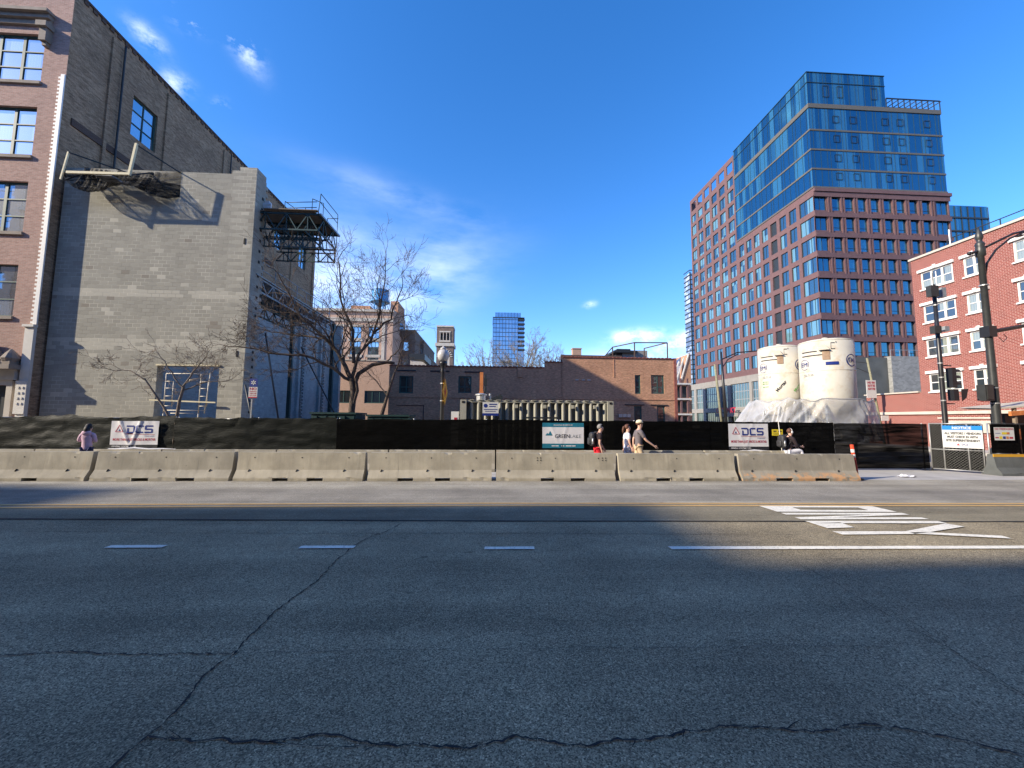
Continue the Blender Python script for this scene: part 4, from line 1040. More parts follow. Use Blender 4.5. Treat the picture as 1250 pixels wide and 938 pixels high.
for i in range(nx + 1):
    a = i / nx; x = -21.5 + 4.9 * a
    sag = -.30 * sin(pi * min(1, a * 1.15)) ** .5 if a < .87 else -.30 * (1 - (a - .87) / .13)
    for k in range(ny + 1):
        b = k / ny
        y = 20.28 + 1.1 * b
        z = 13.95 + .95 * b - .95 * sin(pi * b) * (.85 + .3 * sin(a * 9)) - .18 * sin(pi * a) + .12 * (.35 - abs(noise.noise((a * 12, b * 1.0, 1)))) + .05 * (.35 - abs(noise.noise((a * 32, b * .7, 4))))
        if b < .02: z = 13.9 + .05 * noise.noise((a * 20, 0, 0)) + (.25 * (a - .7) / .3 if a > .7 else 0)
        y += .09 * noise.noise((a * 30, b * 1.0, 7))
        if a > .72: y = 20.28 + 1.1 * (1 - (1 - b) * (1 - (a - .72) / .28))
        mb.v.append((x, y, z))
for i in range(nx):
    for k in range(ny): a = i * (ny + 1) + k; mb.f.append((a, a + ny + 1, a + ny + 2, a + 1)); mb.m.append(0)
mb.build('netting', 'net_black', p, smooth=True)
mb = MB(); mb.box(-20.1, 20.5, 13.98, -19.3, 21.2, 14.06); mb.build('board', 'banner_white', p)

# ---------------------------------------------------- low two-storey brick building
lo = thing('low_brick_building', 'low two-storey brown brick building across the back of the site', 'building', (5, 43, 0))
hl = [(-9.6, -8.1, 4.5, 6.35), (-3.35, -1.95, 4.6, 6.4), (15.9, 16.55, 4.72, 6.8), (17.72, 19.18, 4.75, 6.82), (15.75, 16.6, .4, 3.38), (18.3, 19.2, .4, 3.4)]
mb = MB()
segs = [(-10.65, 5.95, 7.42), (5.95, 7.9, 8.05), (7.9, 20.3, 8.62)]
for a, b, h in segs:
    mb.facade((a, 43, 0), (1, 0, 0), b - a, h, [(q[0] - a, q[1] - a, q[2], q[3]) for q in hl if a < q[0] < b], .22)
    mb.poly([(a, 43, h), (b, 43, h), (b, 43.35, h), (a, 43.35, h)])
mb.poly([(5.95, 43, 7.42), (5.95, 43.35, 7.42), (5.95, 43.35, 8.05), (5.95, 43, 8.05)][::-1]); mb.poly([(7.9, 43, 8.05), (7.9, 43.35, 8.05), (7.9, 43.35, 8.62), (7.9, 43, 8.62)][::-1])
mb.poly([(-10.65, 43, 0), (-10.65, 58, 0), (-10.65, 58, 7.42), (-10.65, 43, 7.42)][::-1])
mb.box(3.0, 42.9, 6.4, 3.5, 42.998, 7.5); mb.box(7.84, 42.93, 0, 7.9, 42.998, 8.0); mb.box(13.55, 42.96, 6.5, 13.62, 42.998, 8.5)
mb.box(-10.65, 42.95, 4.05, 20.3, 42.998, 4.13, skip='k'); mb.box(-9.8, 42.97, .5, -6.6, 42.998, 3.0) if False else None
mb.build('wall', 'brick_low', lo)
mb = MB(); mb.poly([(20.62, 43, 0), (20.62, 60, 0), (20.62, 60, 8.7), (20.62, 43, 8.7)]); mb.box(20.302, 42.94, 0, 20.62, 43.3, 8.72); mb.build('end_pier', 'coping_red', lo)
mb = MB(); mb.poly([(-10.65, 43.3, 7.2), (20.6, 43.3, 7.2), (20.6, 60, 7.2), (-10.65, 60, 7.2)]); mb.poly([(7.9, 43.3, 8.3), (20.6, 43.3, 8.3), (20.6, 60, 8.3), (7.9, 60, 8.3)]); mb.build('roof', 'roofing', lo)
mb = MB()
for a, b, h in segs:
    mb.box(a, 42.9, h + .002, b - .01, 43.36, h + .07)
    for k in range(int((b - a) / .42)): mb.box(a + .1 + k * .42, 42.88, h + .072, a + .34 + k * .42, 43.3, h + .12)
mb.build('coping', 'coping_red', lo)
mb = MB()
for a, b, z in ((-9.85, -7.85, 6.86), (-6.35, -4.3, 6.84), (-2.7, -.7, 6.8), (14.7, 16.9, 3.45), (17.6, 19.5, 3.45)): mb.box(a, 42.93, z, b, 42.998, z + .12)
mb.box(-9.8, 42.955, 3.2, -6.9, 42.998, 3.25); mb.box(-6.98, 42.955, .2, -6.92, 42.998, 3.2)
mb.build('lintel', 'dark_frame', lo)
for q in hl:
    wn = Win(q[1] - q[0], q[3] - q[2], 2 if q[1] - q[0] > 1 else 1, 2, bar=.09, rim=.13, gm_='glass_dark', sash=[(q[3] - q[2]) * .36]); wn.place(lo, (q[0], 43.08, q[2]), FR)
mb = MB(); 
for x in (9.3, 10.0, 10.6): mb.box(x, 42.9, 6.1, x + .35, 42.998, 6.22)
for x in (14.0, 14.45, 14.9): mb.box(x, 42.8, 2.15, x + .4, 42.998, 2.5)
mb.build('wall_fitting', 'galv', lo)
mb = MB(); mb.box(10.4, 49.5, 8.3, 11.5, 50.3, 10.75); mb.box(10.34, 49.44, 10.752, 11.56, 50.36, 10.86); mb.build('chimney', 'brick_tan', lo)
mb = MB(); mb.box(7.95, 44.2, 8.31, 14.9, 44.5, 9.1); mb.build('roof_parapet', 'brick_dark', lo)
mb = MB()
for a, b in (((14.4, 46, 8.3), (14.4, 46, 10.4)), ((16.3, 44, 8.3), (16.3, 44, 10.62)), ((20.1, 44, 8.3), (20.1, 44, 10.65)), ((18.6, 47, 8.3), (18.6, 47, 10.5)), ((16.3, 44, 10.6), (20.1, 44, 10.65)), ((16.3, 44, 10.6), (14.4, 46, 10.4)), ((20.1, 44, 10.65), (18.6, 47, 10.5)), ((14.4, 46, 10.4), (13.2, 46, 9.0))): mb.bar(a, b, .11)
mb.build('pergola_frame', 'brick_dark', lo)
mb = MB(); mb.box(16.6, 49.0, 8.31, 19.8, 53, 10.6); mb.build('roof_cabin', 'panel_grey', lo)
mb = MB(); mb.box(15.4, 48.6, 10.25, 18.4, 52, 10.5); mb.box(15.9, 48.9, 10.502, 17.6, 51, 10.75); mb.box(15.8, 49.1, 8.31, 16.59, 51.5, 10.248); mb.build('cabin_roof', 'dark_frame', lo)
mb = MB(); mb.box(16.75, 48.95, 8.9, 17.7, 48.998, 9.8); mb.build('cabin_window', 'glass_old', lo)

# ---------------------------------------------------- tan brick buildings and water tower at left rear
tb = thing('tan_brick_building', 'sunlit low tan brick building with two dark windows behind the bare tree', 'building', (-19, 62, 0))
hl = [(-23.1, -21.0, 4.1, 6.0), (-18.95, -15.8 + .2, 4.1, 6.0)]
mb = MB(); mb.facade((-30, 62, 0), (1, 0, 0), 15.0, 10.6, [(a + 30, b + 30, c, d) for a, b, c, d in hl], .2); mb.poly([(-15, 62, 0), (-15, 74, 0), (-15, 74, 10.6), (-15, 62, 10.6)]); mb.poly([(-30, 62, 10.6), (-15, 62, 10.6), (-15, 74, 10.6), (-30, 74, 10.6)]); mb.build('wall', 'brick_tan', tb)
for a, b, c, d in hl: Win(b - a, d - c, 2 if b - a < 2.5 else 3, 1, bar=.12, rim=.14, gm_='glass_dark', fm='teal_frame').place(tb, (a, 62.08, c), FR)
mb = MB(); mb.box(-30, 61.9, 10.6, -15, 62.2, 10.75); mb.build('coping', 'limestone', tb)

tt = thing('loft_building', 'tall tan brick loft with large windows and stone cornice below the blue water tank', 'building', (-29, 90, 0))
def rows_holes(x0, n, w_, p, zs): return [(x0 + i * p, x0 + i * p + w_, a, b) for i in range(n) for a, b in zs]
zs = [(19.6, 22.2), (15.9, 18.9), (12.3, 15.3), (8.7, 11.7), (5.1, 8.1)]
hl = rows_holes(-35.1, 3, 2.4, 3.95, zs) + rows_holes(-50.9, 4, 2.4, 3.95, zs)
mb = MB(); mb.facade((-54, 90, 0), (1, 0, 0), 54 - 21.8, 26.2, [(a + 54, b + 54, c, d) for a, b, c, d in hl], .3); mb.poly([(-21.8, 90, 0), (-21.2, 93, 0), (-21.2, 93, 26.2), (-21.8, 90, 26.2)]); mb.poly([(-21.2, 93, 0), (-21.2, 100, 0), (-21.2, 100, 26.2), (-21.2, 93, 26.2)]); mb.poly([(-54, 90, 26.2), (-21.8, 90, 26.2), (-21.2, 93, 26.2), (-21.2, 100, 26.2), (-54, 100, 26.2)]); mb.build('wall', 'brick_tan', tt)
mb = MB(); mb.box(-54, 89.5, 25.6, -21.6, 89.998, 26.15); mb.box(-54, 89.8, 23.4, -21.7, 89.997, 24.2); mb.box(-24.2, 89.85, 0, -23.5, 89.996, 23.3); mb.box(-38.6, 89.85, 0, -37.9, 89.996, 23.3)
for a, b, c, d in hl: mb.box(a - .35, 89.86, d, b + .35, 89.995, d + .45); mb.box(a - .35, 89.84, c - .35, b + .35, 89.995, c)
mb.build('stone_trim', 'limestone', tt)
w4 = Win(2.4, 2.6, 3, 2, bar=.1, rim=.12, gm_='glass_old'); w5 = Win(2.4, 3.0, 3, 2, bar=.1, rim=.12, gm_='glass_old')
for a, b, c, d in hl: Win_ = w4 if d - c < 2.8 else w5; Win_.place(tt, (a, 90.15, c), FR, False)
for q in ((-33, 95, -28.5, 99, 28.4), (-23.0, 92, -21.3, 99, 28.8)): mb = MB(); mb.box(q[0], q[1], 26.2, q[2], q[3], q[4]); mb.build('penthouse', 'brick_low', tt)
mb = MB(); mb.box(-21.5, 94, 21, -21.15, 98, 24.5); mb.build('side_window', 'glass_old', tt)
wt = thing('water_tank', 'blue rooftop water tank on legs above the tan loft', 'water tank', (-25.6, 93, 26.2))
WC = (-25.7, 93.0, 26.2)
mb = MB(); mb.lathe([(1.85, 2.6), (1.85, 5.2)], WC, 28, caps=False); mb.lathe([(.3, 1.5), (1.1, 1.9), (1.85, 2.6)], WC, 28, caps=False); mb.build('tank', 'paint_blue_tank', wt, smooth=True)
mb = MB(); mb.lathe([(1.98, 5.2), (1.95, 5.32), (.2, 5.75), (.01, 5.8)], WC, 24); mb.lathe([(1.86, 2.45), (2.2, 2.45), (2.2, 2.7), (1.86, 2.7)], WC, 24, caps=False); mb.build('lid', 'paint_blue_tank', wt)
for a in range(4):
    x, y = WC[0] + 1.35 * cos(pi / 4 + a * pi / 2), WC[1] + 1.35 * sin(pi / 4 + a * pi / 2); mb = MB(); mb.tube([(x, y, 26.2), (x, y, 28.9)], .15, 6); mb.build('leg', 'paint_blue_tank', wt)
# darker brick blocks stepping down to the right
k = 0
for x0, x1, y, h, lab in ((-21.6, -18.0, 96, 22.7, 'narrow dark brick block right of the loft with the water tank'), (-20.0, -17.2, 104, 21.8, 'slim brick block with a flat top stepping down toward the bell tower'), (-19.8, -17.1, 112, 19.0, 'lowest slim brick block nearest the bell tower')):
    r = thing('brick_block', lab, 'building', (x0, y, 0), 'stepped brick blocks left of the bell tower'); mb = MB(); mb.box(x0, y, 0, x1, y + 20, h, skip='b'); mb.build('wall', 'brick_tower', r)
    mb = MB(); mb.box(x0 - .1, y - .15, h + .002, x1 + .1, y + 20, h + .35); mb.build('coping', 'cornice_stone', r)
    for zz in (10, 14, 18, 22):
        if zz + 2 < h: mb = MB(); mb.box(x0 + .8, y - .06, zz, x0 + 2.1 if x1 - x0 > 3 else x1 - .3, y - .001, zz + 2); mb.build('window', 'glass_old', r)
r = thing('gabled_house', 'small pale gabled roof peeking over the low brick wall left of the bell tower', 'house', (-10.5, 78, 0))
mb = MB(); mb.box(-15.0, 76, 0, -11.0, 84, 11.2, skip='b'); mb.poly([(-15.0, 76, 11.2), (-11.0, 76, 11.2), (-12.6, 76, 12.5), (-15.0, 76, 12.9)]); mb.build('wall', 'limestone', r)
mb = MB(); mb.box(-15.2, 75.8, 12.9, -12.3, 84, 14.0); mb.poly([(-10.8, 75.8, 11.2), (-10.8, 84, 11.2), (-12.6, 84, 12.6), (-12.6, 75.8, 12.6)]); mb.build('roof', 'dark_frame', r)

# ---------------------------------------------------- bell tower
bt = thing('bell_tower', 'square brick bell tower with three small arches at its top', 'tower', (-17, 153, 0))
def arch_hole(mb, x0, x1, z0, z1, y, d, xa, xb, za, zb, m=0, seg=8):
    """wall patch xa..xb, za..zb with a round-headed opening"""
    r_ = (x1 - x0) / 2; cx = (x0 + x1) / 2; zc = z1 - r_
    P = [(x0, z0), (x0, zc)] + [(cx - r_ * cos(pi * k / seg), zc + r_ * sin(pi * k / seg)) for k in range(1, seg)] + [(x1, zc), (x1, z0)]
    mb.poly([(xa, y, za), (x0, y, za), (x0, y, zc), (xa, y, zc)], m) if True else None
    mb.poly([(x1, y, za), (xb, y, za), (xb, y, zc), (x1, y, zc)], m)
    top = [(xa, zc)] + [p for p in P[1:-1]] + [(xb, zc), (xb, zb), (xa, zb)]
    arc = [p for p in P[1:-1]]; half = len(arc) // 2
    mb.poly([(xa, y, zc)] + [(a, y, b) for a, b in arc[:half + 1]] + [(cx, y, zb), (xa, y, zb)], m)
    mb.poly([(cx, y, zb)] + [(a, y, b) for a, b in arc[half:]] + [(xb, y, zc), (xb, y, zb)], m)
    if za < z0: mb.poly([(x0, y, za), (x1, y, za), (x1, y, z0), (x0, y, z0)], m)
    for a, b in zip(P, P[1:]): mb.poly([(a[0], y, a[1]), (a[0], y + d, a[1]), (b[0], y + d, b[1]), (b[0], y, b[1])], m)
mb = MB(); x0, x1 = -20.1, -13.9
mb.box(x0, 150, 0, x1, 156.2, 29.0, skip='bf'); 
arch_hole(mb, -18.9, -15.1, 15, 27.0, 150, .8, x0, x1, 0, 29.0)
mb.box(x0, 150.02, 30.2, x1, 156.2, 36.3, skip='bf')
for i in range(3): xa = x0 + 1.3 + i * 1.2; arch_hole(mb, xa + .2, xa + 1.0, 31.3, 34.0, 150.02, .6, xa, xa + 1.2, 30.2, 36.3)
mb.poly([(x0, 150.02, 30.2), (x0 + 1.3, 150.02, 30.2), (x0 + 1.3, 150.02, 36.3), (x0, 150.02, 36.3)]); mb.poly([(x0 + 4.9, 150.02, 30.2), (x1, 150.02, 30.2), (x1, 150.02, 36.3), (x0 + 4.9, 150.02, 36.3)])
mb.build('shaft', 'brick_tower', bt)
mb = MB(); mb.box(x0 - .45, 149.5, 29.0, x1 + .45, 156.7, 30.18); mb.box(x0 - .1, 149.8, 36.3, x1 + .1, 156.3, 36.9)
for i in range(4): mb.box(x0 + 1.2 + i * 1.2, 149.8, 31.0, x0 + 1.4 + i * 1.2, 150.015, 34.2)
mb.box(x0 + 1.0, 149.7, 30.6, x1 - 1.0, 150.01, 31.2); mb.box(x0 + 1.0, 149.85, 34.3, x1 - 1.0, 150.01, 34.8)
for i in range(11):
    a = pi * i / 10; c_ = (-17.0, 25.1); mb.bar((c_[0] - 2.1 * cos(a), 149.9, c_[1] + 2.1 * sin(a)), (c_[0] - 3.0 * cos(a), 149.9, c_[1] + 2.9 * sin(a)), .35, .35, up=(0, 1, 0))
mb.box(-15.9, 150.1, 15, -15.1, 150.6, 25); mb.box(-19.3, 150.1, 15, -18.7, 150.6, 25)
mb.build('stone_trim', 'limestone', bt)
mb = MB(); mb.box(-19, 150.85, 15, -15, 151, 27.5); mb.box(-19, 151.0, 31, -15, 151.2, 35); mb.build('dark_opening', 'dark_frame', bt)

# ---------------------------------------------------- distant glass tower
gt = thing('glass_tower', 'distant blue glass high-rise with dark balconies behind the bare tree', 'tower', (14, 305, 0))
mb = MB(); mb.box(2.0, 300, 0, 21.0, 325, 78.8, skip='b'); mb.box(21.0, 301.5, 0, 25.8, 325, 78.8, skip='b'); mb.build('curtain_wall', 'glass_far', gt)
mb = MB()
for k in range(24): mb.box(1.9, 299.75, k * 3.3 + 1.5, 21.1, 299.99, k * 3.3 + 1.85)
for x in (2.0, 4.4, 6.8, 9.2, 11.6, 14.0, 16.4, 18.7, 21.0): mb.box(x - .12, 299.8, 0, x + .12, 299.98, 78.8)
mb.box(1.8, 299.6, 78.8, 26, 325, 79.4); mb.build('mullion', 'dark_frame', gt)
for k in range(8): mb = MB(); mb.box(21.3, 300.0, 78.3 - k * 3.3 - 1.3, 26.2, 301.49, 78.3 - k * 3.3); mb.build('balcony_recess', 'dark_frame', gt)
mb = MB(); mb.box(3.8, 303, 79.4, 23.2, 322, 83.8, skip='b'); mb.build('crown', 'glass_far', gt)
mb = MB()
for i in range(9): mb.box(3.8 + i * 2.4, 302.8, 79.4, 4.0 + i * 2.4, 302.99, 83.9)
mb.build('crown_fin', 'dark_frame', gt)

# ---------------------------------------------------- steel-framed tower and ornate block at centre right
r = thing('steel_grid_tower', 'slim dark-framed high-rise with pale panes left of the red tower', 'tower', (85, 162, 0))
mb = MB(); mb.box(83.6, 160, 0, 100, 165, 64, skip='b'); mb.box(86.5, 158.5, 0, 100, 159.99, 67, skip='b'); mb.build('curtain_wall', 'glass_steel', r)
mb = MB()
for k in range(33): mb.box(83.4, 159.7, k * 2 + .9, 86.4, 159.95, k * 2 + 1.25); mb.box(86.3, 158.2, k * 2 + .9, 100, 158.48, k * 2 + 1.25)
for x in (83.6, 85.0): mb.box(x - .2, 159.6, 0, x + .2, 159.96, 64.3)
for x in (86.5, 88.2, 89.9): mb.box(x - .2, 158.1, 0, x + .2, 158.49, 67.2)
for k in range(33):
    mb.box(83.4, 160, k * 2 + .9, 83.58, 165, k * 2 + 1.25)
mb.build('frame', 'dark_frame', r)
r = thing('mansard_building', 'brick building with white-trimmed slanting glazed roof and balconies beside the low wall', 'building', (38, 75, 0))
mb = MB(); mb.box(34.0, 76, 0, 39.3, 88, 9.0, skip='b'); mb.poly([(37.0, 75.9, 9.0), (39.3, 75.9, 9.0), (39.3, 75.9, 15.0), (38.9, 75.9, 15.0)]); mb.poly([(39.3, 75.9, 9), (39.3, 88, 9), (39.3, 88, 15), (39.3, 75.9, 15)]); mb.build('wall', 'brick_low', r)
mb = MB(); mb.poly([(34.2, 76, 9.02), (37.0, 76, 9.02), (38.9, 79, 14.8), (36, 79, 12.6)]); mb.build('slanted_glazing', 'glass_steel', r)
mb = MB()
for t_ in (0, .33, .66, 1.0):
    a = Vector((34.2, 75.85, 9.0)).lerp(Vector((37.0, 75.85, 9.0)), t_); b = Vector((36, 75.85, 12.6)).lerp(Vector((38.9, 75.85, 14.9)), t_); mb.bar(a, b, .22)
mb.bar((34.2, 75.9, 9.05), (38.5, 75.9, 9.05), .2)
for z in (2.9, 5.8, 8.7): mb.box(34.6, 74.2, z, 38.4, 75.99, z + .3)
mb.build('white_trim', 'white_stone', r)
for x in (35.0, 36.3, 37.6): mb = MB(); mb.box(x, 74.3, 0, x + .3, 74.6, 9.9); mb.build('balcony_post', 'terracotta', r)
mb = MB(); mb.box(34.3, 75.9, 3.4, 38.2, 75.99, 5.6); mb.box(34.3, 75.9, .4, 38.2, 75.99, 2.7); mb.box(34.3, 75.9, 6.3, 38.2, 75.99, 8.5); mb.build('dark_opening', 'dark_frame', r)

# ---------------------------------------------------- terracotta and glass tower
TB = thing('terracotta_tower', 'large red-framed high-rise with glass upper floors at right', 'tower', (60, 70, 0))
FX, FYs, FH = 50.4, 57.4, 38.4
FL = [11.9 + 3.28 * k for k in range(8)]     # window sills, eight floors
items = []; wh = 2.42
wA = Win(1.58, wh, 2, 1, bar=.05, rim=.07, fm='dark_frame', gm_='glass_tower', rel=.05); wB = Win(2.1, wh, 2, 1, bar=.05, rim=.07, fm='dark_frame', gm_='glass_tower')
wF = Win(1.42, wh, 1, 1, bar=.05, rim=.07, fm='dark_frame', gm_='glass_blue', sash=[.55]); wC = Win(2.9, wh, 3, 1, bar=.05, rim=.07, fm='dark_frame', gm_='glass_tower'); wD = Win(1.9, wh, 2, 1, bar=.05, rim=.07, fm='dark_frame', gm_='glass_blue')
wR = Win(2.1, 1.9, 1, 1, rim=.07, fm='dark_frame', gm_='glass_tower')
# front (faces the street)
hf = []
for z in FL:
    hf.append((0.0, 2.0, z, z + wh)); items.append((wD, (FX + .05, FYs + .14, z), FR))
    for i in range(8): x = 2.95 + i * 2.15; hf.append((x - .08, x + 1.34, z, z + wh)); items.append((wF, (FX + x - .08, FYs + .14, z), FR))
    hf.append((20.4, 22.4, z, z + wh)); items.append((wD, (FX + 20.45, FYs + .14, z), FR))
mb = MB(); mb.facade((FX, FYs, 0), (1, 0, 0), 22.6, FH, [h for h in hf], .2); mb.poly([(FX + 22.6, FYs, 0), (FX + 22.6, 80, 0), (FX + 22.6, 80, FH), (FX + 22.6, FYs, FH)])
# left face, near block then far block
hs_ = []; L0 = 95.2
def uy(y): return L0 - y
for z in FL:
    hs_.append((uy(60.4), uy(57.5), z, z + wh)); items.append((wC, (FX + .10, 60.4, z), LF))
    for i in range(7):
        y = 61.1 + i * 2.28
        hs_.append((uy(y + 1.58), uy(y), z, z + wh))
        if i != 2: items.append((wA, (FX + .12, y + 1.58, z), LF))
for k in range(13):
    z = 11.9 + 3.28 * k; top = k == 12
    for i in range(6):
        y = 77.4 + i * 3.02; hs_.append((uy(y + 2.1), uy(y), z + (1.6 if 0 else 0), z + (wh if not top else 1.9)))
        items.append((wB if not top else wR, (FX + .12, y + 2.1, z), LF))
for i in range(6): y = 77.4 + i * 3.02; hs_.append((uy(y + 2.1), uy(y), 54.4, 56.4))
hA = [h for h in hs_ if h[0] > uy(77.0)]; hB = [h for h in hs_ if h[0] <= uy(77.0)]
mb.facade((FX, 77.0, 0), (0, -1, 0), 77.0 - FYs, FH, [(h[0] - uy(77.0), h[1] - uy(77.0), h[2], h[3]) for h in hA], .2)
mb.facade((FX, L0, 0), (0, -1, 0), L0 - 77.0, 57.5, hB, .2)
mb.poly([(FX + .46, L0, 53.5), (FX + .46, 77.0, 53.5), (FX + .46, 77.0, 53.6), (FX + .46, L0, 53.6)])
mb.poly([(FX, 77.0, FH), (FX, 77.0, 57.5), (FX + 12, 77.0, 57.5), (FX + 12, 77.0, FH)][::-1])
mb.poly([(FX, L0, 0), (FX + 14, L0, 0), (FX + 14, L0, 57.5), (FX, L0, 57.5)])
mb.build('frame_wall', 'terracotta', TB)
mb = MB()
for i in range(9): x = FX + 2.2 + i * 2.15; mb.box(x - .02, FYs - .12, 10.6, x + .22, FYs - .002, FH - .4); mb.box(x + .40, FYs - .12, 10.6, x + .62, FYs - .002, FH - .4)
mb.build('pier_fin', 'terracotta', TB)
mb = MB()
for k in range(9): z = 10.72 + 3.28 * k; mb.box(FX - .06, FYs - .17, z + .08, FX + 22.7, FYs - .122, z + .80)
mb.box(FX - .06, FYs - .3, FH - .55, FX + 22.9, FYs - .01, FH - .02)
mb.build('spandrel', 'terracotta', TB)
mb = MB()
for z in FL: mb.box(FX + .201, 61.1 + 2 * 2.28, z, FX + 1.5, 61.1 + 2 * 2.28 + 1.58, z + wh)
mb.build('balcony_recess', 'dark_frame', TB)
place_many(TB, items, 100)
# glass crown
fl = [(38.45, 41.5), (41.5, 44.75), (44.75, 48.05), (48.05, 52.3), (52.3, 58.1)]
for k, (a, b) in enumerate(fl):
    x1 = FX + (13.2 if k == 4 else 22.5)
    mb = MB(); mb.box(FX + .02, FYs + .02, a + .35, x1, 76.9, b, skip='bt'); mb.build('glass_storey', 'glass_blue', TB)
    o_ = None
mb = MB()
for a, b in fl: 
    mb.box(FX - .06, FYs - .06, a + .02, FX + 22.56, 76.95, a + .30) if b < 57 else mb.box(FX - .1, FYs - .1, a - .35, FX + 22.6, 76.95, a + .36)
mb.build('floor_band', 'band_bronze', TB)
mb = MB()
for k, (a, b) in enumerate(fl):
    x = FX + .02; e = FX + (13.2 if k == 4 else 22.5); i = 0
    while x < e: mb.box(x - .018, FYs - .02, a + .36, x + .018, FYs + .018, b - .02); x += 1.07 if i % 3 else .55; i += 1
    y = FYs; i = 0
    while y < 76.9: mb.box(FX - .02, y - .018, a + .36, FX + .018, y + .018, b - .02); y += 1.15 if i % 3 else .6; i += 1
mb.box(FX - .02, FYs - .06, 56.3, FX + 13.25, FYs + .01, 56.4); mb.box(FX - .06, FYs, 56.3, FX + .01, 76.9, 56.4)
mb.box(FX - .06, FYs - .06, 58.1, FX + 13.3, 76.95, 58.2)
mb.build('mullion', 'mullion_blue', TB)
# opening lights drawn proud of the glass
rr = random.Random(3)
for k, (a, b) in enumerate(fl):
    for x in (4.0, 6.9, 12.3, 14.9, 19.6) if k < 4 else (2.6, 5.0, 10.8):
        z0, z1 = (a + 1.5, a + 2.7) if k < 4 else (a + 1.6, a + 3.6)
        mb = MB()
        for q in ((x, z0, x + 1.0, z0 + .07), (x, z1 - .07, x + 1.0, z1), (x, z0, x + .07, z1), (x + .93, z0, x + 1, z1)): mb.box(FX + q[0], FYs - .08, q[1], FX + q[2], FYs - .051, q[3])
        mb.build('vent_light', 'dark_frame', TB)
mb = MB(); mb.bar((FX + 13.3, FYs, 54.3), (FX + 22.6, FYs, 54.3), .14)
for i in range(10): x = FX + 13.3 + i * 1.03; mb.bar((x, FYs, 52.7), (x, FYs, 54.3), .1); mb.bar((x, FYs + 1.8, 54.3), (x + .3, FYs, 54.3), .1)
mb.bar((FX + 13.3, FYs + 1.8, 54.3), (FX + 22.6, FYs + 1.8, 54.3), .1); mb.build('roof_trellis', 'dark_frame', TB)
mb = MB(); mb.poly([(FX, L0, 53.4), (FX + 14, L0, 53.4), (FX + 14, 77, 53.4), (FX, 77, 53.4)][::-1]); mb.poly([(FX, FYs, 58.0), (FX + 13.2, FYs, 58.0), (FX + 13.2, 76.9, 58.0), (FX, 76.9, 58.0)]); mb.poly([(FX, FYs, 52.6), (FX + 22.5, FYs, 52.6), (FX + 22.5, 76.9, 52.6), (FX, 76.9, 52.6)]); mb.build('roof', 'roofing', TB)

# podium: grey frame to the left face, dark block wall to the front
pd = thing('grey_podium', 'grey two-storey podium with gridded dark windows under the red tower', 'building', (50, 80, 0))
hp = []; bays = [(57.6, 60.2), (61.2, 66.6), (67.6, 71.0), (72.0, 73.8), (74.6, 80.6), (81.8, 84.2), (85.4, 90.4), (91.6, 94.6), (95.6, 97.4)]
for a, b in bays:
    hp.append((98 - b, 98 - a, 4.6, 9.4)); hp.append((98 - b, 98 - a, 1.6 if a not in (81.8,) else 0.0, 3.7))
mb = MB(); mb.facade((50.05, 98.0, 0), (0, -1, 0), 98.0 - 56.9, 10.72, hp, .3); mb.poly([(50.05, 98, 10.72), (50.05, 56.9, 10.72), (50.5, 56.9, 10.72), (50.5, 98, 10.72)]); mb.poly([(50.05, 98, 0), (60, 98, 0), (60, 98, 10.72), (50.05, 98, 10.72)]); mb.build('wall', 'panel_grey', pd)
for a, b in bays:
    n = max(2, int((b - a) / .8)); Win(b - a, 4.8, n, 3, bar=.14, rim=.1, gm_='glass_podium', fm='steel_grey').place(pd, (50.25, b, 4.6), LF, False)
    Win(b - a, 2.1 if a != 81.8 else 3.7, n, 1, bar=.09, rim=.1, gm_='glass_podium', fm='teal_frame').place(pd, (50.25, b, 1.6 if a != 81.8 else 0), LF, False)
mb = MB(); mb.box(48.8, 76.5, 2.75, 50.04, 84.5, 3.5); mb.build('awning', 'panel_grey', pd)
mb = MB(); mb.box(49.9, 70, 0, 50.04, 76.4, 2.9); mb.build('loading_bay', 'dark_frame', pd)
lettering('CITY MKT', (0, 0, 1, 1), lambda a, b: (48.95, 84.3 - 7.0 * a, 3.52 + 1.1 * b), .03).build('red_lettering', 'ink_red', pd)
mb = MB(); mb.box(50.46, 56.9, 0, 60.0, 57.38, 11.62, skip='b'); mb.build('dark_wall', 'panel_dark', pd)
pf = thing('block_podium', 'pale grey block wall with terrace above it behind the red brick house', 'wall', (64, 56, 0))
mb = MB(); mb.box(60.05, 56.3, 0, 80, 57.36, 11.75, skip='b'); mb.build('wall', 'cmu_podium', pf)
mb = MB(); mb.bar((60.1, 56.4, 12.7), (80, 56.4, 12.7), .06)
for i in range(14): mb.bar((60.1 + i * 1.5, 56.4, 11.75), (60.1 + i * 1.5, 56.4, 12.7), .05)
mb.build('terrace_rail', 'steel_grey', pf)
mb = MB(); mb.tube([(64.9, 56.2, 0), (64.9, 56.2, 11.7)], .1, 8); mb.build('drainpipe', 'dark_frame', pf)

r = thing('blue_glass_building', 'blue glass building corner behind the red tower and brick house', 'building', (118, 95, 0))
mb = MB(); mb.box(112, 90, 0, 124.6, 110, 56.2, skip='b'); mb.build('curtain_wall', 'glass_blue', r)
mb = MB()
for k in range(16): mb.box(111.9, 89.8, k * 3.5 + .3, 124.7, 89.98, k * 3.5 + .7)
for i in range(8): mb.box(112 + i * 1.8, 89.85, 0, 112.12 + i * 1.8, 89.97, 56)
mb.build('mullion', 'dark_frame', r)

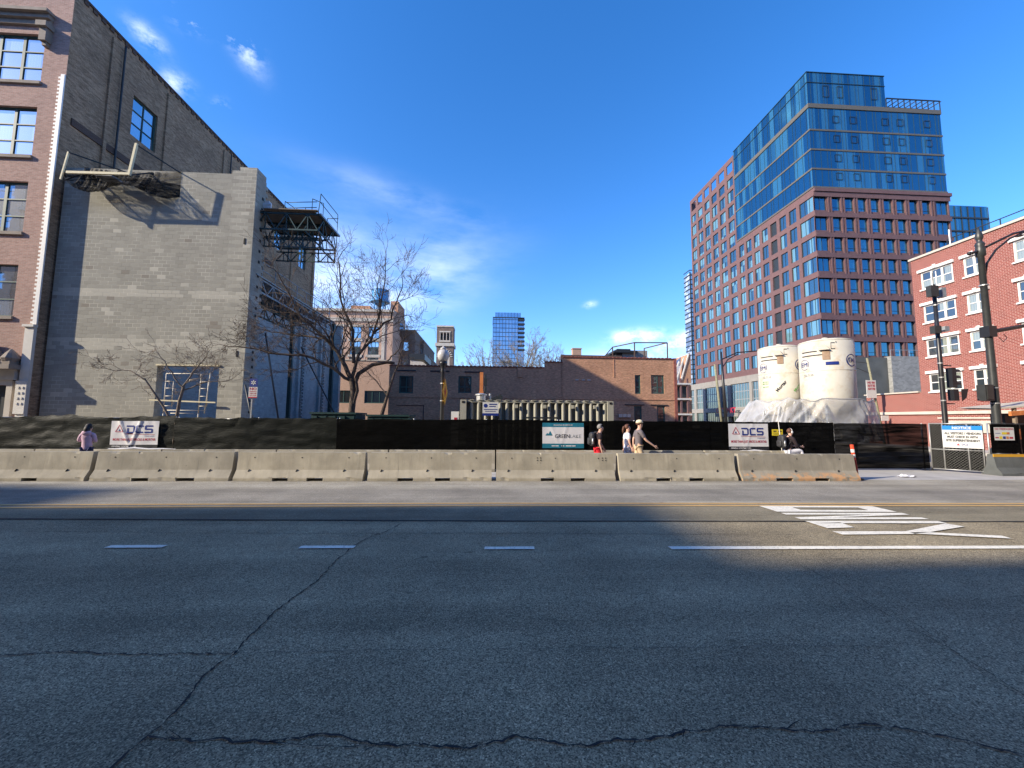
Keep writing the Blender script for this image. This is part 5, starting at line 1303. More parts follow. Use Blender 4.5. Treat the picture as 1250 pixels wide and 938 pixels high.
# ---------------------------------------------------- red brick house at right
rb = thing('red_brick_building', 'red brick apartment building with white-framed windows at the right edge', 'building', (31.4, 22, 0))
Y1 = 27.45; hr = []; zr = [11.45, 8.98, 6.5, 4.02][:4]
cols_ = [(24.82, 26.85, 3), (23.05, 24.2, 2), (20.55, 21.65, 2), (17.6, 19.6, 3), (14.6, 15.7, 2), (11, 13, 3)]
for a, b, n in cols_:
    for z in zr: hr.append((Y1 - b, Y1 - a, z, z + 1.28))
mb = MB(); mb.facade((31.4, Y1, 0), (0, -1, 0), Y1 - 8, 13.85, hr, .14)
mb.poly([(31.4, Y1, 0), (46, Y1, 0), (46, Y1, 13.85), (31.4, Y1, 13.85)][::-1]); mb.poly([(31.4, 8, 0), (46, 8, 0), (46, 8, 13.85), (31.4, 8, 13.85)])
mb.build('wall', 'brick_red', rb)
mb = MB(); mb.box(31.42, Y1 + .002, 0, 46, 31.75, 4.02, skip='b'); mb.build('side_wing', 'brick_red', rb)
mb = MB(); mb.box(31.3, 8, 13.85, 31.75, Y1 + .1, 14.0); mb.box(31.3, Y1 + .12, 4.02, 31.7, 31.85, 4.12); mb.box(31.28, 19.5, 2.42, 31.398, 31.8, 2.62); mb.box(31.3, 19.5, 2.1, 31.397, Y1 - 1, 2.2)
mb.box(31.3, 21.5, 1.2, 31.396, 26.2, 1.98)
mb.build('white_trim', 'limestone', rb)
mb = MB(); mb.poly([(31.7, 8, 13.6), (46, 8, 13.6), (46, Y1, 13.6), (31.7, Y1, 13.6)]); mb.build('roof', 'roofing', rb)
wcache = {}
for a, b, n in cols_:
    for z in zr:
        k = (round(b - a, 2), n)
        if k not in wcache: wcache[k] = Win(b - a, 1.28, n, 2, bar=.055, rim=.10, fm='white_paint', gm_='glass_white', rel=.04, big=(1, 2))
        wcache[k].place(rb, (31.43, b, z), LF)
        q = MB(); q.box(31.27, a - .13, z + 1.282, 31.42, b + .13, z + 1.47); c_ = (a + b) / 2; q.box(31.24, c_ - .1, z + 1.30, 31.268, c_ + .1, z + 1.56); q.build('lintel', 'white_paint', rb)
        q = MB(); q.box(31.3, a - .06, z - .09, 31.44, b + .06, z - .002); q.build('sill', 'white_paint', rb)
mb = MB(); mb.bar((32.6, 8, 14.9), (32.6, Y1 - 1.5, 14.9), .05); mb.bar((32.6, 8, 14.5), (32.6, Y1 - 1.5, 14.5), .035)
for i in range(13): mb.bar((32.6, Y1 - 1.5 - i * 1.5, 13.6), (32.6, Y1 - 1.5 - i * 1.5, 14.9), .045)
mb.build('roof_rail', 'dark_frame', rb)
mb = MB(); mb.tube([(32, 25.3, 13.8), (32, 25.3, 15.3)], .05, 8); mb.box(31.8, 25.1, 13.85, 32.2, 25.5, 14.15); mb.build('roof_vent', 'galv', rb)
# wood-framed dining shelter at its foot
r = thing('patio_shelter', 'slanting-roofed wooden patio shelter behind the black end fence', 'shelter', (27.5, 17.5, 0))
mb = MB(); mb.poly([(24.8, 18.5, 2.55), (33, 17.2, 3.35), (33, 19.6, 3.5), (24.8, 20, 2.62)]); mb.poly([(24.8, 18.5, 2.48), (24.8, 20, 2.55), (33, 19.6, 3.43), (33, 17.2, 3.28)]); mb.poly([(24.8, 18.5, 2.48), (33, 17.2, 3.28), (33, 17.2, 3.36), (24.8, 18.5, 2.56)]); mb.build('roof_sheet', 'canopy', r)
for x in (25.9, 27.6, 29.4, 31.1): mb = MB(); mb.bar((x, 18.45, 0), (x, 18.45, 2.55 + (x - 24.8) * .09), .12); mb.build('post', 'wood_pole' if x > 27 else 'plywood', r)
mb = MB(); mb.bar((25.6, 18.4, 2.3), (31, 18.4, 2.72), .12, .22); mb.bar((25.6, 18.42, 1.3), (31, 18.42, 1.3), .1, .5); mb.build('beam', 'rust_orange', r)
mb = MB(); mb.box(26, 18.9, .0, 31.2, 19.5, 2.3); mb.build('dark_interior', 'dark_frame', r)
for k, x in enumerate((26.6, 27.7, 28.9, 30.2)): mb = MB(); mb.tube([(x, 18.3, 2.35), (x, 18.3, 2.05)], .02, 5); mb.ico((x, 18.3, 1.98), .09, 8, 6); mb.build('hanging_globe', 'white_lens', r, smooth=True)

# ---------------------------------------------------- buildings on the near side of the street (their shadow lies on the road)
def near_building(x0, x1, y0, h, mat, label, nwin):
    r = thing('street_building', label, 'building', ((x0 + x1) / 2, y0, 0), 'buildings along the near side of the street'); n = nwin; hl = []; p_ = (x1 - x0) / n
    zs_ = [1.0 + 4.2 * k for k in range(int((h - 2) / 4.2))]
    for i in range(n):
        for z in zs_: hl.append((p_ * i + p_ * .25, p_ * i + p_ * .75, z + 1, z + 3.2))
    mb = MB(); mb.facade((x1, y0, 0), (-1, 0, 0), x1 - x0, h, hl, .25); mb.box(x0, y0 - 14, 0, x1, y0, h, skip='bkt' ); mb.poly([(x0, y0 - 14, h), (x1, y0 - 14, h), (x1, y0, h), (x0, y0, h)]); mb.build('wall', mat, r)
    wn = Win(p_ * .5, 2.2, 2, 2, bar=.07, rim=.1, gm_='glass_old'); items = [(wn, (x1 - a, y0 - .1, c), pi) for a, b, c, d in hl]; place_many(r, items, 90)
    mb = MB(); mb.box(x0, y0 + .002, h - .5, x1, y0 + .4, h - .01); mb.build('cornice', 'cornice_stone', r); return r
near_building(-175, NA_X, -14, NA_H, 'brick_tan', 'tall near-side street building whose shadow covers the left of the road', 22)
near_building(NA_X + .1, 12, -14, NB_H, 'brick_low', 'lower building on the near side of the street beside the taller one', 12)
near_building(12.3, 70, -14, NB_H - .6, 'brick_tan', 'near-side street building to the right of the camera', 10)
r = thing('rooftop_penthouse', 'penthouse on the near-side building roof casting the small wedge shadow', 'penthouse', (-95, -14, NA_H))
mb = MB(); mb.poly([(-84.2, -14, NA_H), (-130, -14, NA_H), (-130, -14, 42.2), (-90.2, -14, 41.0), (-84.2, -14, 39.9)]); mb.poly([(-84.2, -14, NA_H), (-84.2, -14, 39.9), (-84.2, -20, 39.9), (-84.2, -20, NA_H)]); mb.poly([(-84.2, -14, 39.9), (-90.2, -14, 41.0), (-90.2, -20, 41.0), (-84.2, -20, 39.9)]); mb.poly([(-90.2, -14, 41.0), (-130, -14, 42.2), (-130, -20, 42.2), (-90.2, -20, 41.0)]); mb.build('wall', 'panel_grey', r)
# ------------------------------------------------------------------ container, bins, small site things
ct = thing('shipping_container', 'beige corrugated site container behind the black fence', 'container', (1.95, 16.2, 0))
mb = MB(); x0, x1, y = -.92, 4.82, 16.24; nC = 20; p_ = (x1 - x0) / nC; pts = []
for i in range(nC):
    a = x0 + i * p_; pts += [(a, y + .19), (a + p_ * .44, y + .19)] + [(a + p_ * (.72 - .26 * cos(pi * k_ / 7)), y + .10 - .10 * sin(pi * k_ / 7)) for k_ in range(8)]
pts.append((x1, y + .19))
for (a, b), (c, d) in zip(pts, pts[1:]): mb.poly([(a, b, .16), (c, d, .16), (c, d, 2.50), (a, b, 2.50)])
mb.build('corrugated_side', 'container_paint', ct)
mb = MB(); mb.box(-1.17, 16.17, .0, -.921, 16.42, 2.60); mb.box(4.821, 16.17, 0, 5.07, 16.42, 2.60); mb.box(-.92, 16.24, 2.502, 4.82, 16.5, 2.585); mb.box(-.92, 16.19, .0, 4.82, 16.32, .158)
mb.box(-1.17, 18.4, 0, 5.07, 18.6, 2.59); mb.box(-1.16, 16.43, .1, -1.08, 18.39, 2.58); mb.box(4.98, 16.43, .1, 5.06, 18.39, 2.58)
for i in range(16): mb.box(-.8 + i * .36, 16.2, 2.586, -.62 + i * .36, 18.4, 2.61)
mb.build('frame', 'container_paint', ct)
mb = MB(); mb.poly([(-1.1, 16.3, 2.57), (5, 16.3, 2.57), (5, 18.4, 2.57), (-1.1, 18.4, 2.57)]); mb.build('roof', 'container_paint', ct)
for x in (-.05, 1.1, 2.25, 3.4, 4.3):
    mb = MB(); mb.box(x - .05, 16.12, 2.28, x + .05, 16.237, 2.42); mb.build('lashing_box', 'container_paint', ct)
mb = MB(); mb.box(.9 + .55, 16.13, 1.86, 2.6 + .2, 16.16, 1.93); mb.build('shelf', 'dark_frame', ct)
for x in (-1.05, 4.95): mb = MB(); mb.box(x - .05, 16.155, 2.47, x + .05, 16.169, 2.55); mb.build('corner_slot', 'crack_tar', ct)
r = thing('container_sign', 'small white and blue company sign on the corrugated container', 'sign', (.25, 16.1, 2.0))
mb = MB(); mb.box(-.27, 16.09, 1.96, .37, 16.105, 2.50); mb.build('sign_plate', 'sign_white', r)
mb = MB(); mb.box(-.02, 16.082, 1.96, .62, 16.0895, 2.06); mb.poly([(.05 + .08 * cos(a * pi / 6) + .05, 16.086, 2.36 + .08 * sin(a * pi / 6)) for a in range(12)]); mb.box(.24, 16.084, 2.40, .55, 16.0895, 2.44); mb.box(.24, 16.084, 2.32, .5, 16.0895, 2.35); mb.box(.03, 16.084, 2.20, .57, 16.0895, 2.225); mb.box(.08, 16.084, 2.13, .5, 16.0895, 2.15); mb.v = [(x - .25, y_, z) for x, y_, z in mb.v]; mb.build('blue_marks', 'ink_navy', r)
r = thing('roof_vent', 'squat grey metal vent standing on the container roof', 'vent', (-.3, 17, 2.6))
mb = MB(); mb.lathe([(.2, 0), (.2, .2), (.25, .21), (.25, .26), (.05, .3)], (-.35, 16.9, 2.61), 14); mb.build('vent_cap', 'galv', r, smooth=False); mb = MB(); mb.tube([(.02, 17, 2.6), (.02, 17, 2.9)], .05, 8); mb.build('pipe', 'galv', r)
r = thing('lift_mast', 'upright rusty orange lift mast sticking up behind the container', 'lift', (-.3, 19, 0))
mb = MB(); mb.box(-.47, 19, 0, -.31, 19.25, 4.05); mb.box(-.49, 18.95, 3.0, -.29, 19.3, 3.15); mb.build('mast', 'rust_orange', r); mb = MB(); mb.tube([(-.2, 19, 2.4), (-.2, 19, 3.9)], .05, 6); mb.box(-.27, 18.95, 3.4, -.12, 19.1, 3.75); mb.bar((-.5, 19, 2.4), (.6, 19, 2.9), .1, .25); mb.build('hydraulic_ram', 'dark_frame', r)
r = thing('electrical_cabinet', 'small white cabinet with a red mark left of the container', 'cabinet', (-1.6, 16.3, 0))
mb = MB(); mb.box(-1.52, 16.2, 0, -1.22, 16.6, 2.12); mb.build('cabinet_body', 'white_paint', r); mb = MB(); mb.box(-1.40, 16.19, 1.78, -1.28, 16.199, 1.88); mb.build('red_mark', 'ink_red', r)
for k, (x0, x1, h, lab) in enumerate(((-7.4, -5.6, 2.06, 'dark green bin behind the fence below the left window of the tan building'), (-5.1, -3.4, 1.98, 'dark green bin behind the fence right of the bare tree trunk'))):
    r = thing('dumpster', lab, 'bin', (x0, 17.5, 0), 'dark green bins behind the fence')
    mb = MB(); mb.box(x0, 17.2, .1, x1, 18.6, h - .08); 
    for i in range(5): mb.box(x0 + .15 + i * .38, 17.14, .15, x0 + .25 + i * .38, 17.198, h - .15)
    mb.build('body', 'dumpster_green', r); mb = MB(); mb.box(x0 - .05, 17.15, h - .075, x1 + .05, 18.65, h); mb.build('lid', 'dumpster_green', r)

# ------------------------------------------------------------------ mortar silos wrapped in plastic
def silo(cx, cy, rad, z0, z1, lab, big):
    r = thing('mortar_silo', lab, 'silo', (cx, cy, 0), 'white mortar silos')
    mb = MB(); zt = z1 - .20
    mb.lathe([(rad * .35, z0 - 1.3), (rad, z0 - .1), (rad, z0), (rad, zt)], (cx, cy, 0), 48)
    mb.build('barrel', 'tank_white', r, smooth=True)
    mb = MB(); zs_ = z0 + (zt - z0) * .47; mb.lathe([(rad * 1.001, zs_), (rad * 1.008, zs_ + .004), (rad * 1.008, zs_ + .024), (rad * 1.001, zs_ + .028)], (cx, cy, 0), 48, caps=False); mb.build('weld_seam', 'tank_white', r)
    mb = MB(); mb.lathe([(rad, zt), (rad * .985, zt + .06), (rad * .8, zt + .12), (rad * .45, zt + .18), (.12, zt + .21), (.11, zt + .28), (.01, zt + .28)], (cx, cy, 0), 48); mb.build('domed_top', 'tank_white', r, smooth=True)
    for a in range(4):
        x, y = cx + rad * .8 * cos(pi / 4 + a * pi / 2), cy + rad * .8 * sin(pi / 4 + a * pi / 2); mb = MB(); mb.bar((x, y, 0), (x, y, z0), .12); mb.build('leg', 'steel_grey', r)
    # marks wrapped on the barrel: a = arc position in metres measured from the side facing the street lamp side, b = height
    def wrap(off): return lambda a, b: (cx + (rad * 1.012 + off) * sin(a / rad), cy - (rad * 1.012 + off) * cos(a / rad), b)
    V = -.62 if not big else -.72     # bearing toward the viewer (radians)
    A = lambda t: (V + t) * rad
    H = zt - z0; Z = lambda f: z0 + f * H
    wr = wrap(.008)
    def wband(a0, a1, b0, b1, n, mb):
        for i in range(n):
            p, q = a0 + (a1 - a0) * i / n, a0 + (a1 - a0) * (i + 1) / n; mb.poly([wr(p, b0), wr(q, b0), wr(q, b1), wr(p, b1)])
    def ring(t, f, rr_, w_, mb, a0=0, a1=2 * pi):
        n = 26
        for i in range(n):
            p, q = a0 + (a1 - a0) * i / n, a0 + (a1 - a0) * (i + 1) / n
            P = lambda an, rd: wr(A(t) + rd * cos(an), Z(f) + rd * sin(an)); mb.poly([P(p, rr_ - w_), P(p, rr_), P(q, rr_), P(q, rr_ - w_)])
    mb = MB(); ring(-.85, .60, .24, .016, mb, .4, 5.4); lettering('EMU' if 0 else 'EMI', (A(-.85) - .17, Z(.60) - .09, A(-.85) + .2, Z(.60) + .1), wr, .0, into=mb)
    ring(.98, .64, .28, .045, mb, .6, 5.6); lettering('EMI', (A(.98) - .15, Z(.64) - .1, A(.98) + .2, Z(.64) + .1), wr, .02, into=mb)
    mb.build('blue_logo', 'ink_navy', r)
    mb = MB(); lettering('256-7110', (A(-.92), Z(.40) - .05, A(-.92) + .46, Z(.40) + .07), wr, .0, into=mb); mb.build('grey_lettering', 'ink_grey', r)
    mb = MB(); wband(A(-.12), A(.14), Z(.66), Z(.82), 5, mb); mb.build('window_plate', 'tank_window', r)
    mb = MB()
    for a0, a1, b0, b1 in ((-.95, -.3, .815, .83), (-.95, -.1, .745, .76), (.18, .19, .84, .95), (.18, .32, .945, .955), (.18, .32, .84, .85), (.35, .38, .95, .97)): wband(A(a0), A(a1), Z(b0), Z(b1), 8, mb)
    mb.build('pipe_bracket', 'crack_tar', r)
    mb = MB()
    P = [wr(A(-.22), Z(.9)), wr(A(-.02), Z(.93)), wr(A(.13), Z(.83)), wr(A(-.22), Z(.83))]; c_ = Vector((cx, cy, 0))
    Q = [tuple((Vector((p[0], p[1], 0)) - c_) * 1.12 + c_ + Vector((0, 0, p[2]))) for p in P]
    mb.poly(Q); mb.poly([P[2], Q[2], Q[3], P[3]]); mb.poly([P[0], P[3], Q[3], Q[0]]); mb.poly([P[1], P[0], Q[0], Q[1]]); mb.poly([P[2], P[1], Q[1], Q[2]]); mb.build('hood', 'tank_white', r)
    rot = lambda t, f, s_, dx, dy: (lambda a, b: wr(A(t) + (a * dx - b * dy) * s_, Z(f) + (a * dy + b * dx) * s_))
    if not big:
        lettering('Mortar', (0, 0, 4.2, .95), rot(-.15, .10, .15, .62, .78), .03).build('black_lettering', 'ink_black', r)
        lettering('Mortar', (0, 0, 4.2, .8), rot(.62, .10, .14, .66, .75), .03).build('green_lettering', 'ink_green', r)
        mb = MB()
        for f_ in (.30, .26, .2): lettering('MIX DRY', (A(-.9), Z(f_), A(-.55), Z(f_) + .06), wr, .01, into=mb)
        mb.build('green_label', 'ink_green', r)
    else:
        mb = MB(); wband(A(-.02), A(.42), Z(.565), Z(.62), 8, mb); mb.build('blue_band', 'ink_navy', r)
    return r
silo(14.82, 19.6, .95, 3.02, 5.70, 'left white mortar silo, dirtier, with a slanting black word', False)
silo(15.56, 17.6, 1.04, 2.90, 5.64, 'right white mortar silo, taller and cleaner, with a blue bar on its side', True)
# plastic skirt round both silos
r = thing('plastic_sheeting', 'translucent crumpled plastic sheeting draped round the feet of the silos', 'sheeting', (15, 18, 0))
mb = MB(); N_ = 420; K = 30
def oval(t):
    # top outline hugging both barrels, bottom outline spread out
    a = 2 * pi * t; cxx, cyy = 15.22, 18.45
    ca, sa = cos(a), sin(a)
    top = Vector((cxx + 2.22 * (abs(ca) ** .55) * (1 if ca > 0 else -1), cyy + 1.95 * (abs(sa) ** .7) * (1 if sa > 0 else -1), 2.78 + .05 * sin(a * 7) + .04 * sin(a * 17)))
    bot = Vector((cxx + (2.45 if ca > 0 else 3.1) * (abs(ca) ** .7) * (1 if ca > 0 else -1), cyy + 2.25 * (abs(sa) ** .7) * (1 if sa > 0 else -1), 1.0))
    if ca < 0: bot.x -= .45 * abs(ca); 
    return top, bot
for i in range(N_):
    t_ = i / N_; T, B = oval(t_); lf = max(0, -cos(2 * pi * t_)); nrm = Vector((cos(2 * pi * t_), sin(2 * pi * t_), 0))
    for k in range(K + 1):
        f = k / K; p = T.lerp(B, f ** (1 + .5 * lf))
        fold = (.17 * (.4 - abs(noise.noise((t_ * 30 + f * 2.0, f * .9, 1))) * 1.6) + .09 * (.4 - abs(noise.noise((t_ * 64 - f * 3, f * 1.5, 3))) * 1.6) + .02 * noise.noise((t_ * 120, f * 9, 6))) * (f ** .5 * 1.3)
        bel = 0.0
        p = p + nrm * (fold + bel * .8); p.z += .12 * noise.noise((t_ * 30, f * 4, 9)) * f
        mb.v.append(tuple(p))
for i in range(N_):
    for k in range(K): a = i * (K + 1) + k; b = ((i + 1) % N_) * (K + 1) + k; mb.f.append((a, a + 1, b + 1, b)); mb.m.append(0)
mb.build('sheet', 'plastic_sheet', r, smooth=True)
mb = MB(); 
for k in range(2): mb.tube([oval(i / 60)[0] + Vector((0, 0, .02 * sin(i * 1.3))) for i in range(60)] + [oval(0)[0]], .028, 5)
mb.build('tied_hem', 'plastic_sheet', r, smooth=True)
for k, (x, z) in enumerate(((12.6, .95), (14.2, .95))):
    q = thing('mortar_pallet', ['pallet of bagged mortar wrapped in plastic at the left foot of the silos', 'pallet of bagged mortar wrapped in plastic under the silos'][k], 'pallet', (x, 17.0, 0), 'wrapped pallets by the silos')
    mb = MB()
    for j in range(6): mb.box(x - .65 + .03 * (j % 2), 16.6, .15 + j * .27, x + .65 - .03 * (j % 2), 17.5, .15 + j * .27 + .255)
    mb.build('bag_stack', 'banner_white', q); mb = MB(); mb.box(x - .7, 16.5, 0, x + .7, 17.6, .14); mb.build('pallet_base', 'plywood', q)
r = thing('white_marker_pole', 'thin pale pole against the fence behind the seated person', 'pole', (11.0, 14.6, 0)); mb = MB(); mb.tube([(10.98, 14.6, .5), (10.86, 14.6, 2.0)], .012, 8); mb.build('pole', 'white_paint', r)

# ------------------------------------------------------------------ lamps, signals, poles
L = thing('street_lamp', 'globe street lamp on black fluted post in front of the low brick building', 'street lamp', (-1.82, 15.6, 0))
mb = MB(); mb.lathe([(.16, 0), (.16, .5), (.11, .6), (.085, .9), (.075, 1.6), (.07, 3.1), (.075, 3.55), (.10, 3.62), (.08, 3.68), (.12, 3.85), (.15, 3.92), (.14, 4.02)], (-1.82, 15.6, 0), 16); mb.build('post', 'black_paint', L, smooth=True)
mb = MB(); mb.lathe([(.13, 4.02), (.2, 4.12), (.225, 4.24), (.215, 4.35), (.16, 4.46), (.11, 4.50)], (-1.82, 15.6, 0), 20); mb.build('globe', 'globe', L, smooth=True)
mb = MB(); mb.lathe([(.12, 4.50), (.12, 4.56), (.05, 4.60), (.03, 4.64), (.01, 4.66)], (-1.82, 15.6, 0), 14); mb.build('finial', 'globe', L, smooth=True)
mb = MB(); mb.lathe([(.09, 2.4), (.09, 2.44)], (-1.82, 15.6, 0), 14); mb.lathe([(.09, 3.1), (.09, 3.14)], (-1.82, 15.6, 0), 14); mb.build('clamp_band', 'galv', L)
L.location = (-2.04, 17.5, 0); L.scale = (1.12, 1.12, 1.075)
S = thing('warning_sign', 'amber diamond sign with dark red centre seen nearly edge-on beside the globe lamp', 'sign', (-1.7, 15.5, 2.4))
d = Vector((.22, -1, 0)).normalized(); c_ = Vector((-1.69, 15.50, 2.86)); e = Vector((.095, .99, 0)).normalized()
mb = MB(); P = [c_ + e * .50 * 1.0, c_ + Vector((0, 0, .52)), c_ - e * .50, c_ - Vector((0, 0, .52))]; n_ = Vector((e.y, -e.x, 0)) * .006
mb.poly([p + n_ for p in P]); mb.poly([p - n_ for p in P][::-1]); mb.build('sign_plate', 'sign_amber', S)
mb = MB(); n2 = n_ * 1.6; mb.poly([c_ + e * .16 + n2, c_ + Vector((0, 0, .24)) + n2, c_ - e * .16 + n2, c_ - Vector((0, 0, .24)) + n2]); mb.build('symbol', 'dark_red', S)
S.location = (-1.93, 17.4, 2.47); S.scale = (1.12, 1.12, 1.12)

# parking sign at left
S = thing('street_sign', 'blue snow symbol sign above red and white parking sign on a thin post', 'sign', (-8.5, 14.98, 0))
mb = MB(); mb.bar((-8.56, 15.0, 0), (-8.56, 15.0, 3.2), .05, .04); mb.build('post', 'galv', S)
mb = MB(); mb.box(-8.66, 14.955, 2.93, -8.38, 14.965, 3.22); mb.build('blue_plate', 'ink_navy', S)
mb = MB()
for a in range(3): an = a * pi / 3 + pi / 2; mb.bar((-8.52 + .09 * cos(an), 14.95, 3.075 + .09 * sin(an)), (-8.52 - .09 * cos(an), 14.95, 3.075 - .09 * sin(an)), .004, .032, up=(0, 1, 0)) if 0 else mb.poly([(-8.52 + .09 * cos(an) - .015 * sin(an), 14.95, 3.075 + .09 * sin(an) + .015 * cos(an)), (-8.52 - .09 * cos(an) - .015 * sin(an), 14.95, 3.075 - .09 * sin(an) + .015 * cos(an)), (-8.52 - .09 * cos(an) + .015 * sin(an), 14.95, 3.075 - .09 * sin(an) - .015 * cos(an)), (-8.52 + .09 * cos(an) + .015 * sin(an), 14.95, 3.075 + .09 * sin(an) - .015 * cos(an))][::-1])
mb.build('snowflake', 'sign_white', S)
mb = MB(); mb.box(-8.67, 14.955, 2.52, -8.37, 14.965, 2.915); mb.build('parking_plate', 'sign_white', S)
mb = MB(); lettering('NO', (-8.64, 2.80, -8.40, 2.90), lambda a, b: (a, 14.951, b), .02, into=mb)
for z, tx in ((2.73, 'PARKING'), (2.66, '7AM-9AM'), (2.59, 'TOW ZONE')): lettering(tx, (-8.64, z, -8.40, z + .045), lambda a, b: (a, 14.951, b), .02, into=mb)
mb.box(-8.67, 14.950, 2.52, -8.37, 14.954, 2.56); mb.build('red_lettering', 'ink_red', S)

def boxy(mb, c, w, d, h): mb.box(c[0] - w / 2, c[1] - d / 2, c[2] - h / 2, c[0] + w / 2, c[1] + d / 2, c[2] + h / 2)
A_ = thing('utility_pole', 'slim black pole with antenna boxes and traffic signal, left of the large lamp post', 'pole', (20.5, 17, 0))
mb = MB(); mb.lathe([(.22, 0), (.16, .5), (.10, .7), (.09, 4), (.07, 8.2)], (20.48, 17, 0), 14); mb.build('shaft', 'black_paint', A_, smooth=True)
mb = MB(); mb.tube([(20.44, 17, 8.1), (20.42, 17, 8.75)], .035, 8); mb.tube([(20.52, 16.9, 8.2), (20.52, 16.9, 8.8)], .02, 6); mb.build('aerial', 'galv', A_)
for c_, w_, h_ in (((20.22, 16.85, 7.82), .38, .5), ((20.22, 16.85, 6.03), .32, .34), ((20.78, 16.95, 7.8), .22, .45), ((20.78, 16.95, 6.1), .22, .22)):
    mb = MB(); boxy(mb, c_, w_, .22, h_); mb.build('equipment_box', 'steel_grey' if c_[0] > 20.5 else 'pole_dark', A_)
for z in (1.9 + .9, 3.6 + .25, 4.3 + .2, 7.2): mb = MB(); mb.lathe([(.10, z), (.10, z + .05)], (20.48, 17, 0), 14); mb.build('clamp_band', 'galv', A_)
T = thing('traffic_signal', 'black traffic signal head with hand-signal box below, clamped to the slim pole', 'traffic light', (21.1, 16.95, 2.9))
mb = MB(); boxy(mb, (20.96, 17.0, 3.86), .20, .26, .90); boxy(mb, (20.98, 17.0, 3.08), .24, .26, .52); mb.build('housing', 'black_paint', T)
for z in (4.15, 3.86, 3.57):
    mb = MB(); mb.lathe([(.12, 0), (.12, .22)], (0, 0, 0), 12, a0=-.2, a1=pi + .2, caps=False); 
    mb.v = [(21.06 + v[2], 17.0 + v[0], z + v[1]) for v in mb.v]; mb.build('visor', 'black_paint', T, smooth=True)
mb = MB(); mb.poly([(21.17, 16.85, 2.95), (21.55, 16.85, 3.12), (21.17, 16.85, 3.32)][:0] or [(21.16, 16.83, 3.34), (21.52, 16.83, 3.36), (21.5, 17.17, 3.36), (21.16, 17.17, 3.34)]); mb.poly([(21.16, 16.83, 3.0), (21.52, 16.83, 3.05), (21.5, 17.17, 3.05), (21.16, 17.17, 3.0)]); mb.poly([(21.16, 16.83, 2.78), (21.16, 16.83, 3.34), (21.52, 16.83, 3.36), (21.4, 16.83, 2.95)]); mb.build('visor', 'black_paint', T)
mb = MB(); mb.bar((20.48, 17, 4.42), (20.98, 17, 4.42), .05); mb.bar((20.48, 17, 2.68), (21.0, 17, 2.68), .05); mb.build('bracket', 'black_paint', T)
Bp = thing('street_lamp', 'tall dark lamp post with pointed finial and two arms at the right edge', 'street lamp', (23.0, 17, 0))
mb = MB(); mb.lathe([(.34, 0), (.34, .6), (.18, .8), (.155, 1.5), (.14, 5), (.115, 9.6), (.18, 9.65), (.18, 9.95), (.15, 10.1), (.18, 10.2), (.13, 10.3), (.09, 10.36), (.12, 10.45), (.15, 10.55), (.11, 10.75), (.05, 10.9), (.03, 11.05)], (22.98, 17, 0), 18); mb.build('shaft', 'pole_dark', Bp, smooth=True)
mb = MB(); mb.tube([(22.98, 17, 9.95), (24.6, 16.9, 10.75), (26.2, 16.8, 11.15)], [.055, .05, .04], 8); mb.tube([(23.1, 17, 8.7), (23.25, 17, 9.3), (23.7, 16.95, 9.95), (24.4, 16.9, 10.5), (25.4, 16.85, 10.95)], .045, 8); mb.tube([(22.98, 17, 9.9), (22.45, 17, 9.75)], [.07, .06], 8); mb.ico((22.42, 17, 9.75), .09); mb.lathe([(.12, 0), (.15, .02), (.15, .04), (.12, .05)], (24.9, 16.9, 10.62), 12); mb.build('lamp_arm', 'black_paint', Bp, smooth=True)
mb = MB(); mb.lathe([(.08, .35), (.3, .25), (.33, .1), (.2, 0)], (26.4, 16.8, 10.85), 14); mb.build('lamp_head', 'black_paint', Bp, smooth=True)
mb = MB(); mb.tube([(22.98, 17, 6.0), (24.8, 16.9, 6.35), (29.5, 16.6, 7.1)], [.10, .09, .07], 10); boxy(mb, (22.98, 17, 6.02), .38, .38, .5); mb.tube([(23.35, 16.9, 5.75), (23.55, 16.9, 5.55), (23.75, 16.9, 5.75), (23.6, 16.9, 5.9)], .015, 6); mb.build('mast_arm', 'black_paint', Bp)
for z in (2.7, 3.4, 8.2): mb = MB(); mb.lathe([(.165, z), (.165, z + .05)], (22.98, 17, 0), 16); mb.build('clamp_band', 'galv', Bp)
q = thing('traffic_signal', 'dark signal box seen from behind on the left of the large lamp post', 'traffic light', (22.55, 17, 2.9)); mb = MB(); boxy(mb, (22.55, 17, 3.2), .42, .34, .72); boxy(mb, (22.55, 16.82, 3.2), .3, .03, .6); mb.build('housing', 'pole_dark', q); mb = MB(); mb.bar((22.55, 17, 3.2), (22.95, 17, 3.2), .08); mb.build('bracket', 'pole_dark', q)
q = thing('red_street_banner', 'small red panel sticking out on both sides of the large lamp post', 'sign', (23.1, 17.1, 2.8)); mb = MB(); mb.box(22.6, 17.28, 2.83, 23.5, 17.3, 3.02); mb.bar((22.98, 17.1, 2.92), (22.98, 17.29, 2.92), .05); mb.build('panel', 'ink_red', q)

